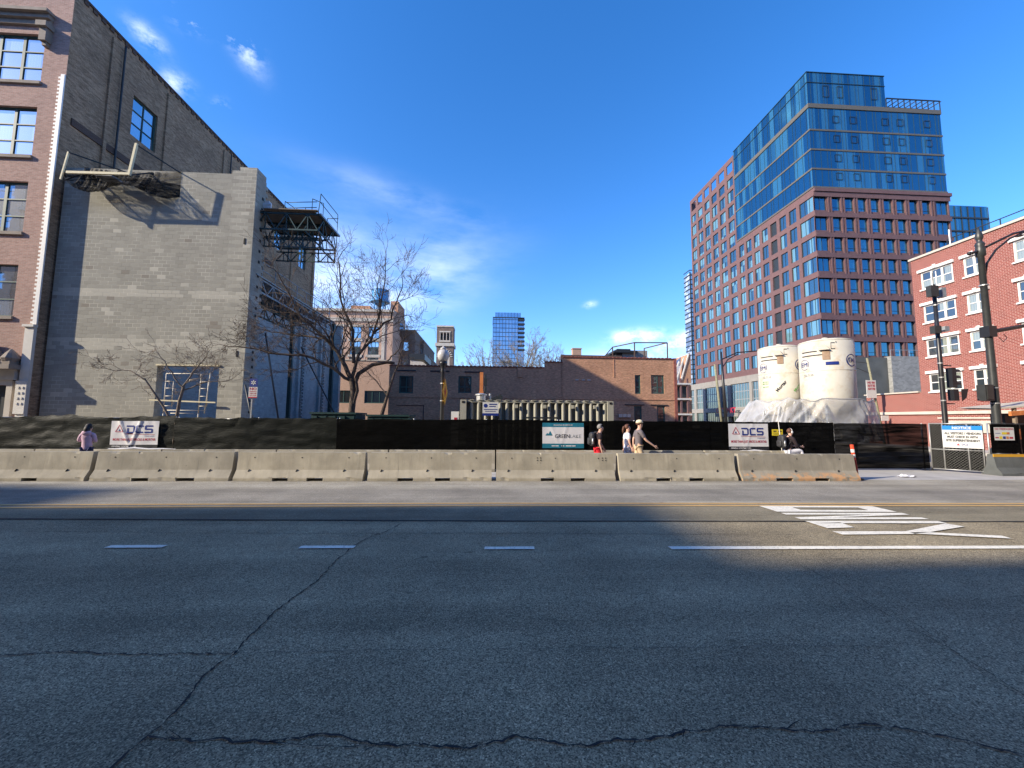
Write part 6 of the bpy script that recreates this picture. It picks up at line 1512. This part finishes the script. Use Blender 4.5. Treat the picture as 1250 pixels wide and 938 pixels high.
q = thing('utility_pole', 'leaning green-grey wooden pole in front of the grey podium', 'pole', (17.7, 30, 0), 'wooden poles'); mb = MB(); mb.tube([(17.95, 30, 0), (17.45, 30, 6.2)], [.10, .08], 10); mb.build('shaft', 'wood_pole', q, smooth=True)
q = thing('street_lamp', 'thin black lamp post with long curved arm before the grey podium', 'street lamp', (18.1, 30, 0)); mb = MB(); mb.tube([(18.22, 30, 0), (18.1, 30, 4), (17.98, 30, 7.2)], [.13, .11, .07], 10); mb.build('shaft', 'black_paint', q, smooth=True)
mb = MB(); mb.tube([(18.0, 30, 6.6), (19.2, 29.9, 7.15), (21.4, 29.8, 7.35)], .05, 6); mb.tube([(18.0, 30, 5.9), (18.5, 30, 6.6), (19.3, 29.9, 7.05)], .04, 6); mb.build('lamp_arm', 'black_paint', q); mb = MB(); mb.lathe([(.1, .12), (.25, .04), (.2, -.03)], (21.5, 29.8, 7.2), 10); mb.build('lamp_head', 'black_paint', q)
q = thing('utility_pole', 'leaning wooden pole with wires beside the low brick wing', 'pole', (30.3, 30, 0), 'wooden poles'); mb = MB(); mb.tube([(30.95, 30, 0), (29.95, 30, 6.9)], [.09, .07], 10); mb.build('shaft', 'wood_pole', q, smooth=True)
mb = MB(); mb.tube([(30.0, 30, 6.5), (27.5, 30, 6.75), (25, 30, 7.3)], .02, 5); mb.tube([(30.1, 30, 5.7), (28.5, 30, 6.3), (26, 30, 6.9)], .02, 5); mb.build('wire', 'black_paint', q)
q = thing('street_sign', 'white sign with red and dark lettering on the leaning wooden pole', 'sign', (30.1, 29.8, 3.9)); mb = MB(); mb.box(29.55, 29.8, 3.72, 30.35, 29.83, 5.12); mb.build('sign_plate', 'sign_white', q)
mb = MB()
for z in (4.85, 4.6, 4.35): lettering('NO ENTRY'[:5] if z > 4.7 else 'SITE', (29.65, z, 30.25, z + .17), lambda a, b: (a, 29.79, b), .04, into=mb)
mb.build('red_lettering', 'ink_red', q)
q = thing('small_notice', 'small white notice at the foot of the leaning wooden pole', 'sign', (30.9, 29.8, 2.0)); mb = MB(); mb.box(30.5, 29.7, 1.95, 31.1, 29.73, 2.35); mb.build('plate', 'sign_white', q)

# ------------------------------------------------------------------ bare trees
def grow(mb, p, d, L, r0, lvl, maxl, rr, nseg=5, wob=.22, lift=.05, kids=(3, 5), shrink=.62, rmin=.0035, spread=(.45, 1.0), flat_=1.0):
    pts = [Vector(p)]; rad = [r0]; d = Vector(d).normalized(); r1 = max(rmin, r0 * .45)
    for i in range(nseg):
        d = (d + Vector((rr.gauss(0, wob), rr.gauss(0, wob) * flat_, rr.gauss(0, wob) + lift))).normalized()
        pts.append(pts[-1] + d * (L / nseg)); rad.append(r0 + (r1 - r0) * (i + 1) / nseg)
    mb.tube(pts, rad, 7 if r0 > .05 else (5 if r0 > .015 else 3), caps=False)
    if lvl >= maxl: return
    n = rr.randint(*kids)
    for j in range(n):
        t_ = rr.uniform(.25, 1.0) if j else 1.0
        k = min(nseg - 1, int(t_ * nseg)); q = pts[k].lerp(pts[k + 1], t_ * nseg - k) if k < nseg else pts[-1]
        rad_here = r0 + (r1 - r0) * t_
        ax = Vector((rr.gauss(0, 1), rr.gauss(0, 1) * flat_, rr.gauss(0, 1))); seg_d = (pts[min(nseg, k + 1)] - pts[k]).normalized()
        ax = (ax - seg_d * ax.dot(seg_d)).normalized(); an = rr.uniform(*spread) * (1 if j else .35)
        nd = seg_d * cos(an) + ax * sin(an)
        grow(mb, q, nd, L * shrink * rr.uniform(.75, 1.25), max(rmin, rad_here * (.62 if j else .85)), lvl + 1, maxl, rr, nseg, wob, lift, kids, shrink, rmin, spread, flat_)
def limb(mb, pts, r0, r1, rr, maxl, kl, kids=(3, 4), n_sub=7, **kw):
    P = [Vector(p) for p in pts]; Q = []
    for a, b in zip(P, P[1:]):
        for i in range(3): Q.append(a.lerp(b, i / 3) + Vector((rr.gauss(0, .03), rr.gauss(0, .03), rr.gauss(0, .03))))
    Q.append(P[-1]); n = len(Q); rad = [r0 + (r1 - r0) * i / (n - 1) for i in range(n)]
    mb.tube(Q, rad, 8, caps=False)
    for j in range(n_sub):
        t_ = .15 + .85 * (j + rr.random() * .6) / n_sub; k = min(n - 2, int(t_ * (n - 1))); q = Q[k].lerp(Q[k + 1], t_ * (n - 1) - k); sd = (Q[k + 1] - Q[k]).normalized()
        ax = Vector((rr.gauss(0, 1), rr.gauss(0, .7), rr.gauss(.3, .8))); ax = (ax - sd * ax.dot(sd)).normalized(); an = rr.uniform(.4, 1.1)
        grow(mb, q, sd * cos(an) + ax * sin(an), kl * rr.uniform(.7, 1.2) * (1.1 - .4 * t_), max(.008, (r0 + (r1 - r0) * t_) * .5), 1, maxl, rr, kids=kids, **kw)
    grow(mb, Q[-1], Q[-1] - Q[-2], kl * .9, r1, 1, maxl, rr, kids=kids, **kw)
rr = random.Random(11)
T = thing('bare_tree', 'large leafless tree with dark crooked limbs behind the fence, left of the globe lamp', 'tree', (-6.35, 19, 0))
mb = MB(); mb.tube([(-6.33, 19, -.1), (-6.33, 19, .4), (-6.36, 19, 2.2), (-6.30, 19, 3.0), (-6.40, 19, 3.65)], [.24, .18, .15, .145, .16], 12, caps=False)
mb.tube([(-6.36, 19.0, 3.2), (-6.15, 19.1, 3.9), (-5.55, 19.2, 4.35), (-4.9, 19.3, 4.5), (-4.55, 19.3, 4.45)], [.11, .10, .09, .08, .065], 8); mb.tube([(-6.30, 18.95, 2.4), (-6.1, 18.9, 3.1), (-6.2, 18.9, 3.7)], [.08, .07, .06], 8, caps=False)
mb.build('trunk', 'bark', T, smooth=True)
mb = MB(); kw = dict(wob=.20, lift=.075, rmin=.0058)
limb(mb, [(-6.4, 19, 3.6), (-6.9, 18.9, 4.6), (-7.5, 18.8, 5.4), (-8.6, 18.7, 6.3), (-9.3, 18.5, 7.6)], .11, .035, rr, 4, 1.6, n_sub=13, **kw)
limb(mb, [(-6.4, 19, 3.7), (-6.15, 19, 4.8), (-5.7, 19.2, 5.5), (-5.3, 19.1, 6.8), (-5.1, 19.1, 8.3)], .09, .03, rr, 4, 1.75, n_sub=10, **kw)
limb(mb, [(-5.55, 19.2, 5.9), (-4.8, 19.3, 6.6), (-4.4, 19.3, 7.9)], .055, .025, rr, 4, 1.4, n_sub=10, **kw)
limb(mb, [(-6.4, 19, 3.5), (-7.2, 18.7, 4.1), (-8.4, 18.4, 4.6), (-9.8, 18.2, 4.7), (-11.0, 18, 4.9)], .08, .025, rr, 4, 1.1, n_sub=14, wob=.26, lift=.0, rmin=.0062)
limb(mb, [(-6.35, 19, 4.4), (-6.55, 19.2, 6.0), (-7.1, 19.1, 7.4), (-7.2, 19, 8.8)], .08, .03, rr, 4, 1.6, n_sub=11, **kw)
limb(mb, [(-7.5, 18.8, 5.4), (-8.2, 19, 5.6), (-9.4, 19, 5.7), (-10.6, 19, 5.9)], .055, .02, rr, 4, 1.1, n_sub=12, wob=.26, lift=.0, rmin=.0062)
limb(mb, [(-4.9, 19.3, 4.5), (-4.5, 19.2, 4.9), (-4.1, 19.1, 5.6)], .035, .02, rr, 4, .8, n_sub=4, **kw)
mb.build('crown', 'bark', T, smooth=True)
T = thing('bare_tree', 'small leafless tree with pale stems in front of the block wall doorway', 'tree', (-12.6, 17.6, 0))
rr = random.Random(5); mb = MB(); mb.tube([(-13.05, 17.6, 0), (-13.05, 17.6, 1.6), (-12.98, 17.6, 2.5), (-12.85, 17.6, 3.1)], [.085, .07, .06, .05], 8, caps=False); mb.tube([(-13.05, 17.6, 1.3), (-13.5, 17.5, 2.2), (-14.3, 17.4, 3.4)], [.06, .045, .03], 7, caps=False); mb.build('trunk', 'bark_light', T, smooth=True)
mb = MB(); kw = dict(wob=.24, lift=.0, rmin=.0052)
limb(mb, [(-12.85, 17.6, 3.05), (-12.55, 17.6, 3.7), (-12.1, 17.6, 4.3)], .04, .015, rr, 4, .85, n_sub=6, **kw); limb(mb, [(-12.9, 17.6, 3.0), (-13.4, 17.6, 3.7), (-13.8, 17.5, 4.3)], .035, .015, rr, 4, .85, n_sub=6, **kw)
limb(mb, [(-12.9, 17.6, 2.9), (-12.0, 17.7, 3.3), (-11.1, 17.7, 3.4)], .03, .013, rr, 4, .8, n_sub=5, **kw); limb(mb, [(-14.3, 17.4, 3.4), (-14.9, 17.4, 3.7), (-15.7, 17.4, 3.75)], .03, .012, rr, 4, .75, n_sub=5, **kw)
mb.build('crown', 'bark_light', T, smooth=True)
T = thing('bare_tree', 'slender dark sapling leaning left behind the fence, right of the big bare tree', 'tree', (-5.0, 18, 0))
rr = random.Random(8); mb = MB(); mb.tube([(-5.05, 19, 0), (-5.0, 19, 1.9), (-4.75, 19, 2.9), (-4.45, 19, 4.0)], [.11, .09, .07, .045], 8, caps=False); mb.build('trunk', 'bark', T, smooth=True)
mb = MB(); limb(mb, [(-4.45, 19, 4.0), (-4.2, 19, 4.8), (-4.1, 19, 5.5)], .04, .015, rr, 4, .9, n_sub=6, wob=.2, lift=.06, rmin=.004); limb(mb, [(-4.75, 19, 2.9), (-5.3, 19.1, 3.5), (-6.1, 19.2, 4.3)], .03, .012, rr, 3, .7, n_sub=5, wob=.2, lift=.06, rmin=.004); mb.build('crown', 'bark', T, smooth=True)
def vase(x, y, z0, h, wd, seed, label, n=13, mat='bark_far', grp='bare trees behind the low brick building'):
    rr = random.Random(seed); T = thing('bare_tree', label, 'tree', (x, y, 0), grp); mb = MB(); mb.tube([(x, y, 0), (x, y, z0)], [.35, .26], 8, caps=False); mb.build('trunk', mat, T, smooth=True); mb = MB()
    for i in range(n):
        a = 2 * pi * i / n + rr.uniform(-.3, .3); s_ = rr.uniform(.35, 1.0)
        e = Vector((x + wd * cos(a) * s_, y + wd * .6 * sin(a) * s_, z0 + h * (.92 - .5 * s_ * s_)))
        m_ = Vector((x, y, z0)).lerp(e, .5) + Vector((rr.gauss(0, .3), 0, -.25 * s_))
        limb(mb, [(x, y, z0 - .5), m_, e], .12, .025, rr, 4, h * .19, n_sub=10, wob=.12, lift=.02, rmin=.011, kids=(2, 4), spread=(.25, .65))
    mb.build('crown', mat, T, smooth=True)
vase(5.3, 62, 6.5, 8.2, 5.4, 4, 'wide bare tree whose twigs cover the foot of the distant glass tower')
vase(-.6, 70, 6.5, 8.2, 4.6, 6, 'pale bare tree between the bell tower and the distant glass tower')
vase(9.6, 66, 6.0, 7.6, 4.2, 9, 'bare tree right of the distant glass tower, lightest and most open')
vase(65.2, 60, 11.8, 2.4, 1.6, 12, 'tiny bare tree on the terrace above the pale block wall', n=5, grp=None)
for x0, x1, h, lab in ((-6.5, -2.6, 8.4, 'dark low roof peeking over the brick wall right of the bell tower'),):
    r = thing('roof_structure', lab, 'roof', (x0, 75, 0)); mb = MB(); mb.box(x0, 75, 0, x1, 80, h + 2.0, skip='b'); mb.build('wall', 'brick_dark', r); mb = MB(); mb.box(x0 - .2, 74.8, h + 2.0, x1 + .2, 80, h + 2.25); mb.build('roof', 'dark_frame', r)

# ------------------------------------------------------------------ people
def skin_mesh(J, E, sub=2, mat='skin'):
    """one continuous surface grown round a jointed skeleton; J name->(pos, rx, ry)"""
    me = bpy.data.meshes.new('sk'); names = list(J); idx = {n: i for i, n in enumerate(names)}
    me.from_pydata([J[n][0] for n in names], [(idx[a], idx[b]) for a, b in E], [])
    ob = bpy.data.objects.new('sk', me); COL.objects.link(ob)
    md = ob.modifiers.new('s', 'SKIN'); md.use_smooth_shade = True
    sl_ = me.skin_vertices[0].data if me.skin_vertices else None
    if sl_ is None:
        bm_ = __import__('bmesh').new(); bm_.from_mesh(me); bm_.verts.layers.skin.verify(); bm_.to_mesh(me); bm_.free(); sl_ = me.skin_vertices[0].data
    for n in names:
        v = sl_[idx[n]]; v.radius = (J[n][1], J[n][2] if len(J[n]) > 2 else J[n][1]); v.use_root = (n == names[0])
    sb = ob.modifiers.new('u', 'SUBSURF'); sb.levels = sub; sb.render_levels = sub
    dg = bpy.context.evaluated_depsgraph_get(); out = bpy.data.meshes.new_from_object(ob.evaluated_get(dg))
    bpy.data.objects.remove(ob); out.materials.clear(); out.materials.append(M[mat])
    for p in out.polygons: p.material_index = 0; p.use_smooth = True
    return out
def child(me, name, root, off=(0, 0, 0), rz=0):
    o = bpy.data.objects.new(name, me); COL.objects.link(o); o.parent = root; return o
def person(loc, rz, label, H=1.75, female=False, hair='hair_dark', top='cloth_grey', bottom='cloth_khaki', sleeve=.5, arms=None, legs=None, lean=0.0, cap=False, ponytail=False, longhair=False, hood=False, pose='walk', phones=False, headturn=0.0):
    """local frame: faces +Y, x to the right"""
    r = thing('person', label, 'person', loc); r.rotation_euler = (0, 0, rz); k = H / 1.75; sh = (.165 if female else .195) * k; hp = .095 * k
    hipz = (.93 if pose != 'sit' else .06) * k; ln = lambda z: lean * (z - hipz)
    def V_(x, y, z): return (x * 1.0, y + ln(z), z)
    zc = lambda f: hipz + f * k
    J = {'pelvis': (V_(0, 0, hipz), .09 * k, .07 * k), 'waist': (V_(0, .0, zc(.17)), .115 * k, .09 * k), 'chest': (V_(0, -.01, zc(.36)), .15 * k, .11 * k), 'neck0': (V_(0, -.01, zc(.50)), .07 * k, .07 * k), 'neck': (V_(0, .01, zc(.57)), .052 * k, .055 * k),
         'jaw': (V_(0, .035, zc(.63)), .062 * k, .075 * k), 'head': (V_(0, .02, zc(.715)), .082 * k, .098 * k), 'crown': (V_(0, .005, zc(.79)), .062 * k, .075 * k), 'nose': (V_(0, .125 * k, zc(.685)), .012, .018)}
    E = [('pelvis', 'waist'), ('waist', 'chest'), ('chest', 'neck0'), ('neck0', 'neck'), ('neck', 'jaw'), ('jaw', 'head'), ('head', 'crown'), ('head', 'nose')]
    arms = arms or {1: ((.02, .05, -.28), (.03, .16, -.50)), -1: ((-.02, -.08, -.27), (-.02, -.12, -.52))}
    legs = legs or {1: ((.0, .12, -.42), (.0, .02, -.85)), -1: ((.0, -.04, -.44), (.0, -.25, -.83))}
    fingers = []
    for s in (1, -1):
        S = V_(s * sh, -.01, zc(.475)); el, wr_ = arms[s]; e_ = Vector(S) + Vector(el) * k; w_ = Vector(S) + Vector(wr_) * k; dv = (w_ - e_).normalized(); hd = w_ + dv * .075 * k
        J['sho%d' % s] = (S, .062 * k, .058 * k); J['elb%d' % s] = (tuple(e_), .040 * k, .040 * k); J['wri%d' % s] = (tuple(w_), .026 * k, .022 * k); J['palm%d' % s] = (tuple(hd), .036 * k, .016 * k)
        E += [('neck0', 'sho%d' % s), ('sho%d' % s, 'elb%d' % s), ('elb%d' % s, 'wri%d' % s), ('wri%d' % s, 'palm%d' % s)]
        side = dv.cross(Vector((s, 0, 0))).normalized(); inn = dv.cross(side).normalized()
        for q, (off, ln_) in enumerate(((-.027, .062), (-.009, .075), (.009, .072), (.026, .055))):
            b = hd + side * off * k + dv * .01; m1 = b + dv * ln_ * .55 * k + inn * .006; m2 = b + dv * ln_ * k + inn * .022; fingers.append([b, m1, m2, .0085 * k])
        b = w_ + dv * .025 * k - side * .02 * k; fingers.append([b, b - side * .03 * k + dv * .02 * k, b - side * .04 * k + dv * .05 * k, .010 * k])
        h_ = Vector(V_(s * hp, 0, hipz - .03)); kn, an = legs[s]; K_ = h_ + Vector(kn) * k; A2 = h_ + Vector(an) * k
        J['hip%d' % s] = (tuple(h_), .074 * k, .076 * k); J['kne%d' % s] = (tuple(K_), .056 * k, .060 * k); J['ank%d' % s] = (tuple(A2), .038 * k, .042 * k); J['toe%d' % s] = (tuple(A2 + Vector((0, .13, -.045)) * k), .04 * k, .025 * k)
        E += [('pelvis', 'hip%d' % s), ('hip%d' % s, 'kne%d' % s), ('kne%d' % s, 'ank%d' % s), ('ank%d' % s, 'toe%d' % s)]
    body = skin_mesh(J, E)
    mbf = MB(); mbf.v = [tuple(v.co) for v in body.vertices]; mbf.f = [tuple(p.vertices) for p in body.polygons]; mbf.m = [0] * len(mbf.f)
    for b, m1, m2, rd in fingers: mbf.tube([b - (m1 - b) * .6, b, m1, m2], [rd, rd, rd * .95, rd * .7], 6)
    for s in (1, -1): mbf.ico(tuple(Vector(J['head'][0]) + Vector((s * .088 * k, -.005, -.02))), .03 * k, 8, 6, 0, (.35, .7, 1.1))
    child(mbf.data('body', ['skin'], smooth=True), 'body', r)
    # shirt with sleeves
    up_ = 1.16
    JS = {n: (J[n][0], J[n][1] * up_ + .012, (J[n][2]) * up_ + .012) for n in ('waist', 'pelvis', 'chest')}
    JS['pelvis'] = (tuple(Vector(J['pelvis'][0]) + Vector((0, 0, -.10 if pose != 'sit' else -.01))), .155 * k, .128 * k)
    JS['neck0'] = (J['neck0'][0], .078 * k, .072 * k); ES = [('waist', 'pelvis'), ('waist', 'chest'), ('chest', 'neck0')]
    for s in (1, -1):
        S = Vector(J['sho%d' % s][0]); e_ = Vector(J['elb%d' % s][0]); w_ = Vector(J['wri%d' % s][0]); JS['sho%d' % s] = (tuple(S), .078 * k, .072 * k); f = min(1, sleeve * 2)
        JS['slv%d' % s] = (tuple(S.lerp(e_, f)), .062 * k, .058 * k); ES += [('neck0', 'sho%d' % s), ('sho%d' % s, 'slv%d' % s)]
        if sleeve > .5: JS['cuf%d' % s] = (tuple(e_.lerp(w_, (sleeve - .5) * 2)), .042 * k, .040 * k); ES.append(('slv%d' % s, 'cuf%d' % s))
    child(skin_mesh(JS, ES, 2, top), 'top', r)
    JT = {'pelvis': (J['pelvis'][0], .112 * k, .094 * k)}; ET = []
    for s in (1, -1):
        JT['hip%d' % s] = (J['hip%d' % s][0], .092 * k, .094 * k); JT['kne%d' % s] = (J['kne%d' % s][0], .075 * k, .078 * k); ET += [('pelvis', 'hip%d' % s), ('hip%d' % s, 'kne%d' % s)]
        if bottom not in ('cloth_khaki', 'cloth_red', 'cloth_denim'): JT['ank%d' % s] = (J['ank%d' % s][0], .058 * k, .062 * k); ET.append(('kne%d' % s, 'ank%d' % s))
    child(skin_mesh(JT, ET, 2, bottom), 'trousers' if bottom not in ('cloth_khaki', 'cloth_red', 'cloth_denim') else 'shorts', r)
    for s in (1, -1):
        a = Vector(J['ank%d' % s][0]); me_ = skin_mesh({'h': (tuple(a + Vector((0, -.03, -.035))), .045, .04), 'm': (tuple(a + Vector((0, .07, -.055))), .048, .032), 't': (tuple(a + Vector((0, .16, -.06))), .042, .026)}, [('h', 'm'), ('m', 't')], 1, 'shoe'); child(me_, 'shoe', r)
    hc = Vector(J['head'][0])
    mbh = MB()
    if not cap or longhair or ponytail or True:
        i0 = len(mbh.v); mbh.ico((0, 0, 0), 1, 16, 12)
        vv = []
        for x, y, z in mbh.v:
            if y > .1 and z < .55: y = .1 - (y - .1) * .2; 
            if z < -.35: z = -.35 + (z + .35) * .45
            vv.append((hc.x + x * .097 * k, hc.y - .012 + y * .118 * k, hc.z + .028 + z * .115 * k * (1.0 if not cap else .8)))
        mbh.v = vv
    if longhair:
        mbh.tube([hc + Vector((0, -.06, .06)) * k, hc + Vector((0, -.105, -.06)) * k, hc + Vector((0, -.115, -.18)) * k, hc + Vector((0, -.10, -.27)) * k], [.07 * k, .088 * k, .075 * k, .03 * k], 10)
    if ponytail:
        mbh.tube([hc + Vector((0, -.09, .06)) * k, hc + Vector((0, -.15, .03)) * k, hc + Vector((0, -.175, -.08)) * k, hc + Vector((0, -.19, -.20)) * k], [.03 * k, .042 * k, .045 * k, .015 * k], 8)
    child(mbh.data('hair', [hair], smooth=True), 'hair', r)
    mbe = MB()
    for s in (1, -1): mbe.ico(tuple(hc + Vector((s * .032, .093, -.01)) * k), .011 * k, 6, 5)
    mbe.box(hc.x - .022, hc.y + .088 * k, hc.z - .075 * k, hc.x + .022, hc.y + .1 * k, hc.z - .066 * k); child(mbe.data('face_features', ['hair_dark']), 'face_features', r)
    if cap:
        c_ = MB(); c_.lathe([(.108, .0), (.106, .04), (.085, .085), (.04, .108), (.005, .112)], (0, 0, 0), 18); c_.v = [(hc.x + x * .93 * k, hc.y - .008 + y * 1.1 * k, hc.z + .042 * k + z * k) for x, y, z in c_.v]; child(c_.data('cap_crown', ['cap_cream'], smooth=True), 'cap_crown', r)
        c_ = MB(); c_.poly([(hc.x + .07 * k * cos(a * pi / 8), hc.y + .085 * k + .10 * k * sin(a * pi / 8), hc.z + .045 * k) for a in range(9)]); c_.poly([(hc.x + .07 * k * cos(a * pi / 8), hc.y + .085 * k + .10 * k * sin(a * pi / 8), hc.z + .053 * k) for a in range(9)]); child(c_.data('cap_brim', ['nylon_black']), 'cap_brim', r)
    if hood:
        c_ = MB(); nk = Vector(J['neck0'][0]); c_.ico((nk.x, nk.y - .07, nk.z + .03), .11, 12, 8, 0, (1.15, .7, .75)); child(c_.data('hood', [top], smooth=True), 'hood', r)
    if phones:
        c_ = MB(); c_.tube([hc + Vector((.1 * cos(a * pi / 8), -.0, .02 + .115 * sin(a * pi / 8))) * k for a in range(9)], .011, 6)
        for s in (1, -1): c_.ico(tuple(hc + Vector((s * .1, 0, -.01)) * k), .042, 10, 8, 0, (.5, .9, 1.1))
        child(c_.data('headphones', ['white_lens'], smooth=True), 'headphones', r)
    return r, k
def backpack(loc, rz, label, sc=1.0):
    r = thing('backpack', label, 'backpack', loc); r.rotation_euler = (0, 0, rz)
    def squash(c_, h_, n=12, seed=1):
        mb = MB(); mb.ico((0, 0, 0), 1, 20, 14); vv = []
        for x, y, z in mb.v:
            f = lambda t: (abs(t) ** .6) * (1 if t > 0 else -1)
            vv.append((c_[0] + f(x) * h_[0] * (1 + .06 * noise.noise((x * 3, y * 3, z * 3 + seed))), c_[1] + f(y) * h_[1] * (1 + .1 * noise.noise((x * 2, y * 2, z * 4 + seed))), c_[2] + f(z) * h_[2]))
        mb.v = vv; return mb
    child(squash((0, -.02, 0), (.15 * sc, .09 * sc, .23 * sc)).data('main_bag', ['nylon_black'], smooth=True), 'main_bag', r)
    child(squash((0, -.115 * sc, -.07 * sc), (.115 * sc, .05 * sc, .12 * sc), seed=4).data('front_pocket', ['nylon_black'], smooth=True), 'front_pocket', r)
    for s in (1, -1):
        mb = MB(); mb.tube([(s * .07, .04, .2 * sc), (s * .09, .12, .245 * sc), (s * .1, .23, .17 * sc), (s * .1, .25, .02), (s * .1, .12, -.16 * sc), (s * .1, .05, -.2 * sc)], .017, 6); child(mb.data('strap', ['nylon_black'], smooth=True), 'strap', r)
    mb = MB(); mb.tube([(.14 * sc, -.03, -.16 * sc), (.14 * sc, -.03, .03)], .032, 8); child(mb.data('bottle', ['galv'], smooth=True), 'bottle', r)
    return r
EAST = -pi / 2
person((-12.45, 13.3, 0), .25, 'woman with long dark hair in a pink hoodie seen from behind at far left', 1.56, True, 'hair_dark', 'cloth_pink', 'cloth_navy', sleeve=.97, longhair=True, hood=True,
       arms={1: ((.05, .03, -.25), (-.06, .20, -.22)), -1: ((-.10, .05, -.23), (-.02, .22, -.12))})
person((3.62, 13.35, 0), EAST, 'man with short grey hair, black tee shirt and red shorts walking right', 1.66, False, 'hair_grey', 'cloth_black', 'cloth_red', sleeve=.32, lean=.14,
       arms={1: ((.02, -.04, -.29), (.02, .04, -.55)), -1: ((-.02, .1, -.27), (-.02, .22, -.48))})
backpack((3.46, 13.35, 1.19), EAST, 'black backpack worn by the man in red shorts', 1.0)
person((4.78, 13.75, 0), EAST, 'woman with brown ponytail, white top and denim shorts beside the man in the cap', 1.66, True, 'hair_brown', 'cloth_white', 'cloth_denim', sleeve=.35, ponytail=True,
       arms={1: ((.02, .02, -.27), (.03, .1, -.50)), -1: ((-.02, -.06, -.27), (-.02, -.06, -.52))})
person((4.98, 13.25, 0), EAST, 'man in a cream cap and dark grey tee shirt striding right with his hand forward', 1.80, False, 'hair_brown', 'cloth_grey', 'cloth_khaki', sleeve=.40, cap=True, lean=.05,
       arms={1: ((.05, .14, -.26), (.06, .40, -.44)), -1: ((-.02, -.10, -.26), (-.02, -.1, -.5))})
person((10.95, 14.25, .70), EAST, 'seated person in white headphones, black top and white trousers', 1.68, False, 'hair_brown', 'cloth_black', 'cloth_white', sleeve=.8, pose='sit', phones=True, lean=.12,
       arms={1: ((.03, .12, -.26), (-.02, .34, -.30)), -1: ((-.03, .12, -.26), (.02, .34, -.30))}, legs={1: ((.0, .42, .06), (.0, .52, -.36)), -1: ((.0, .40, .03), (.0, .45, -.39))})
backpack((10.72, 14.22, 1.10), EAST, 'bulky black backpack on the person sitting on the barrier', 1.05)
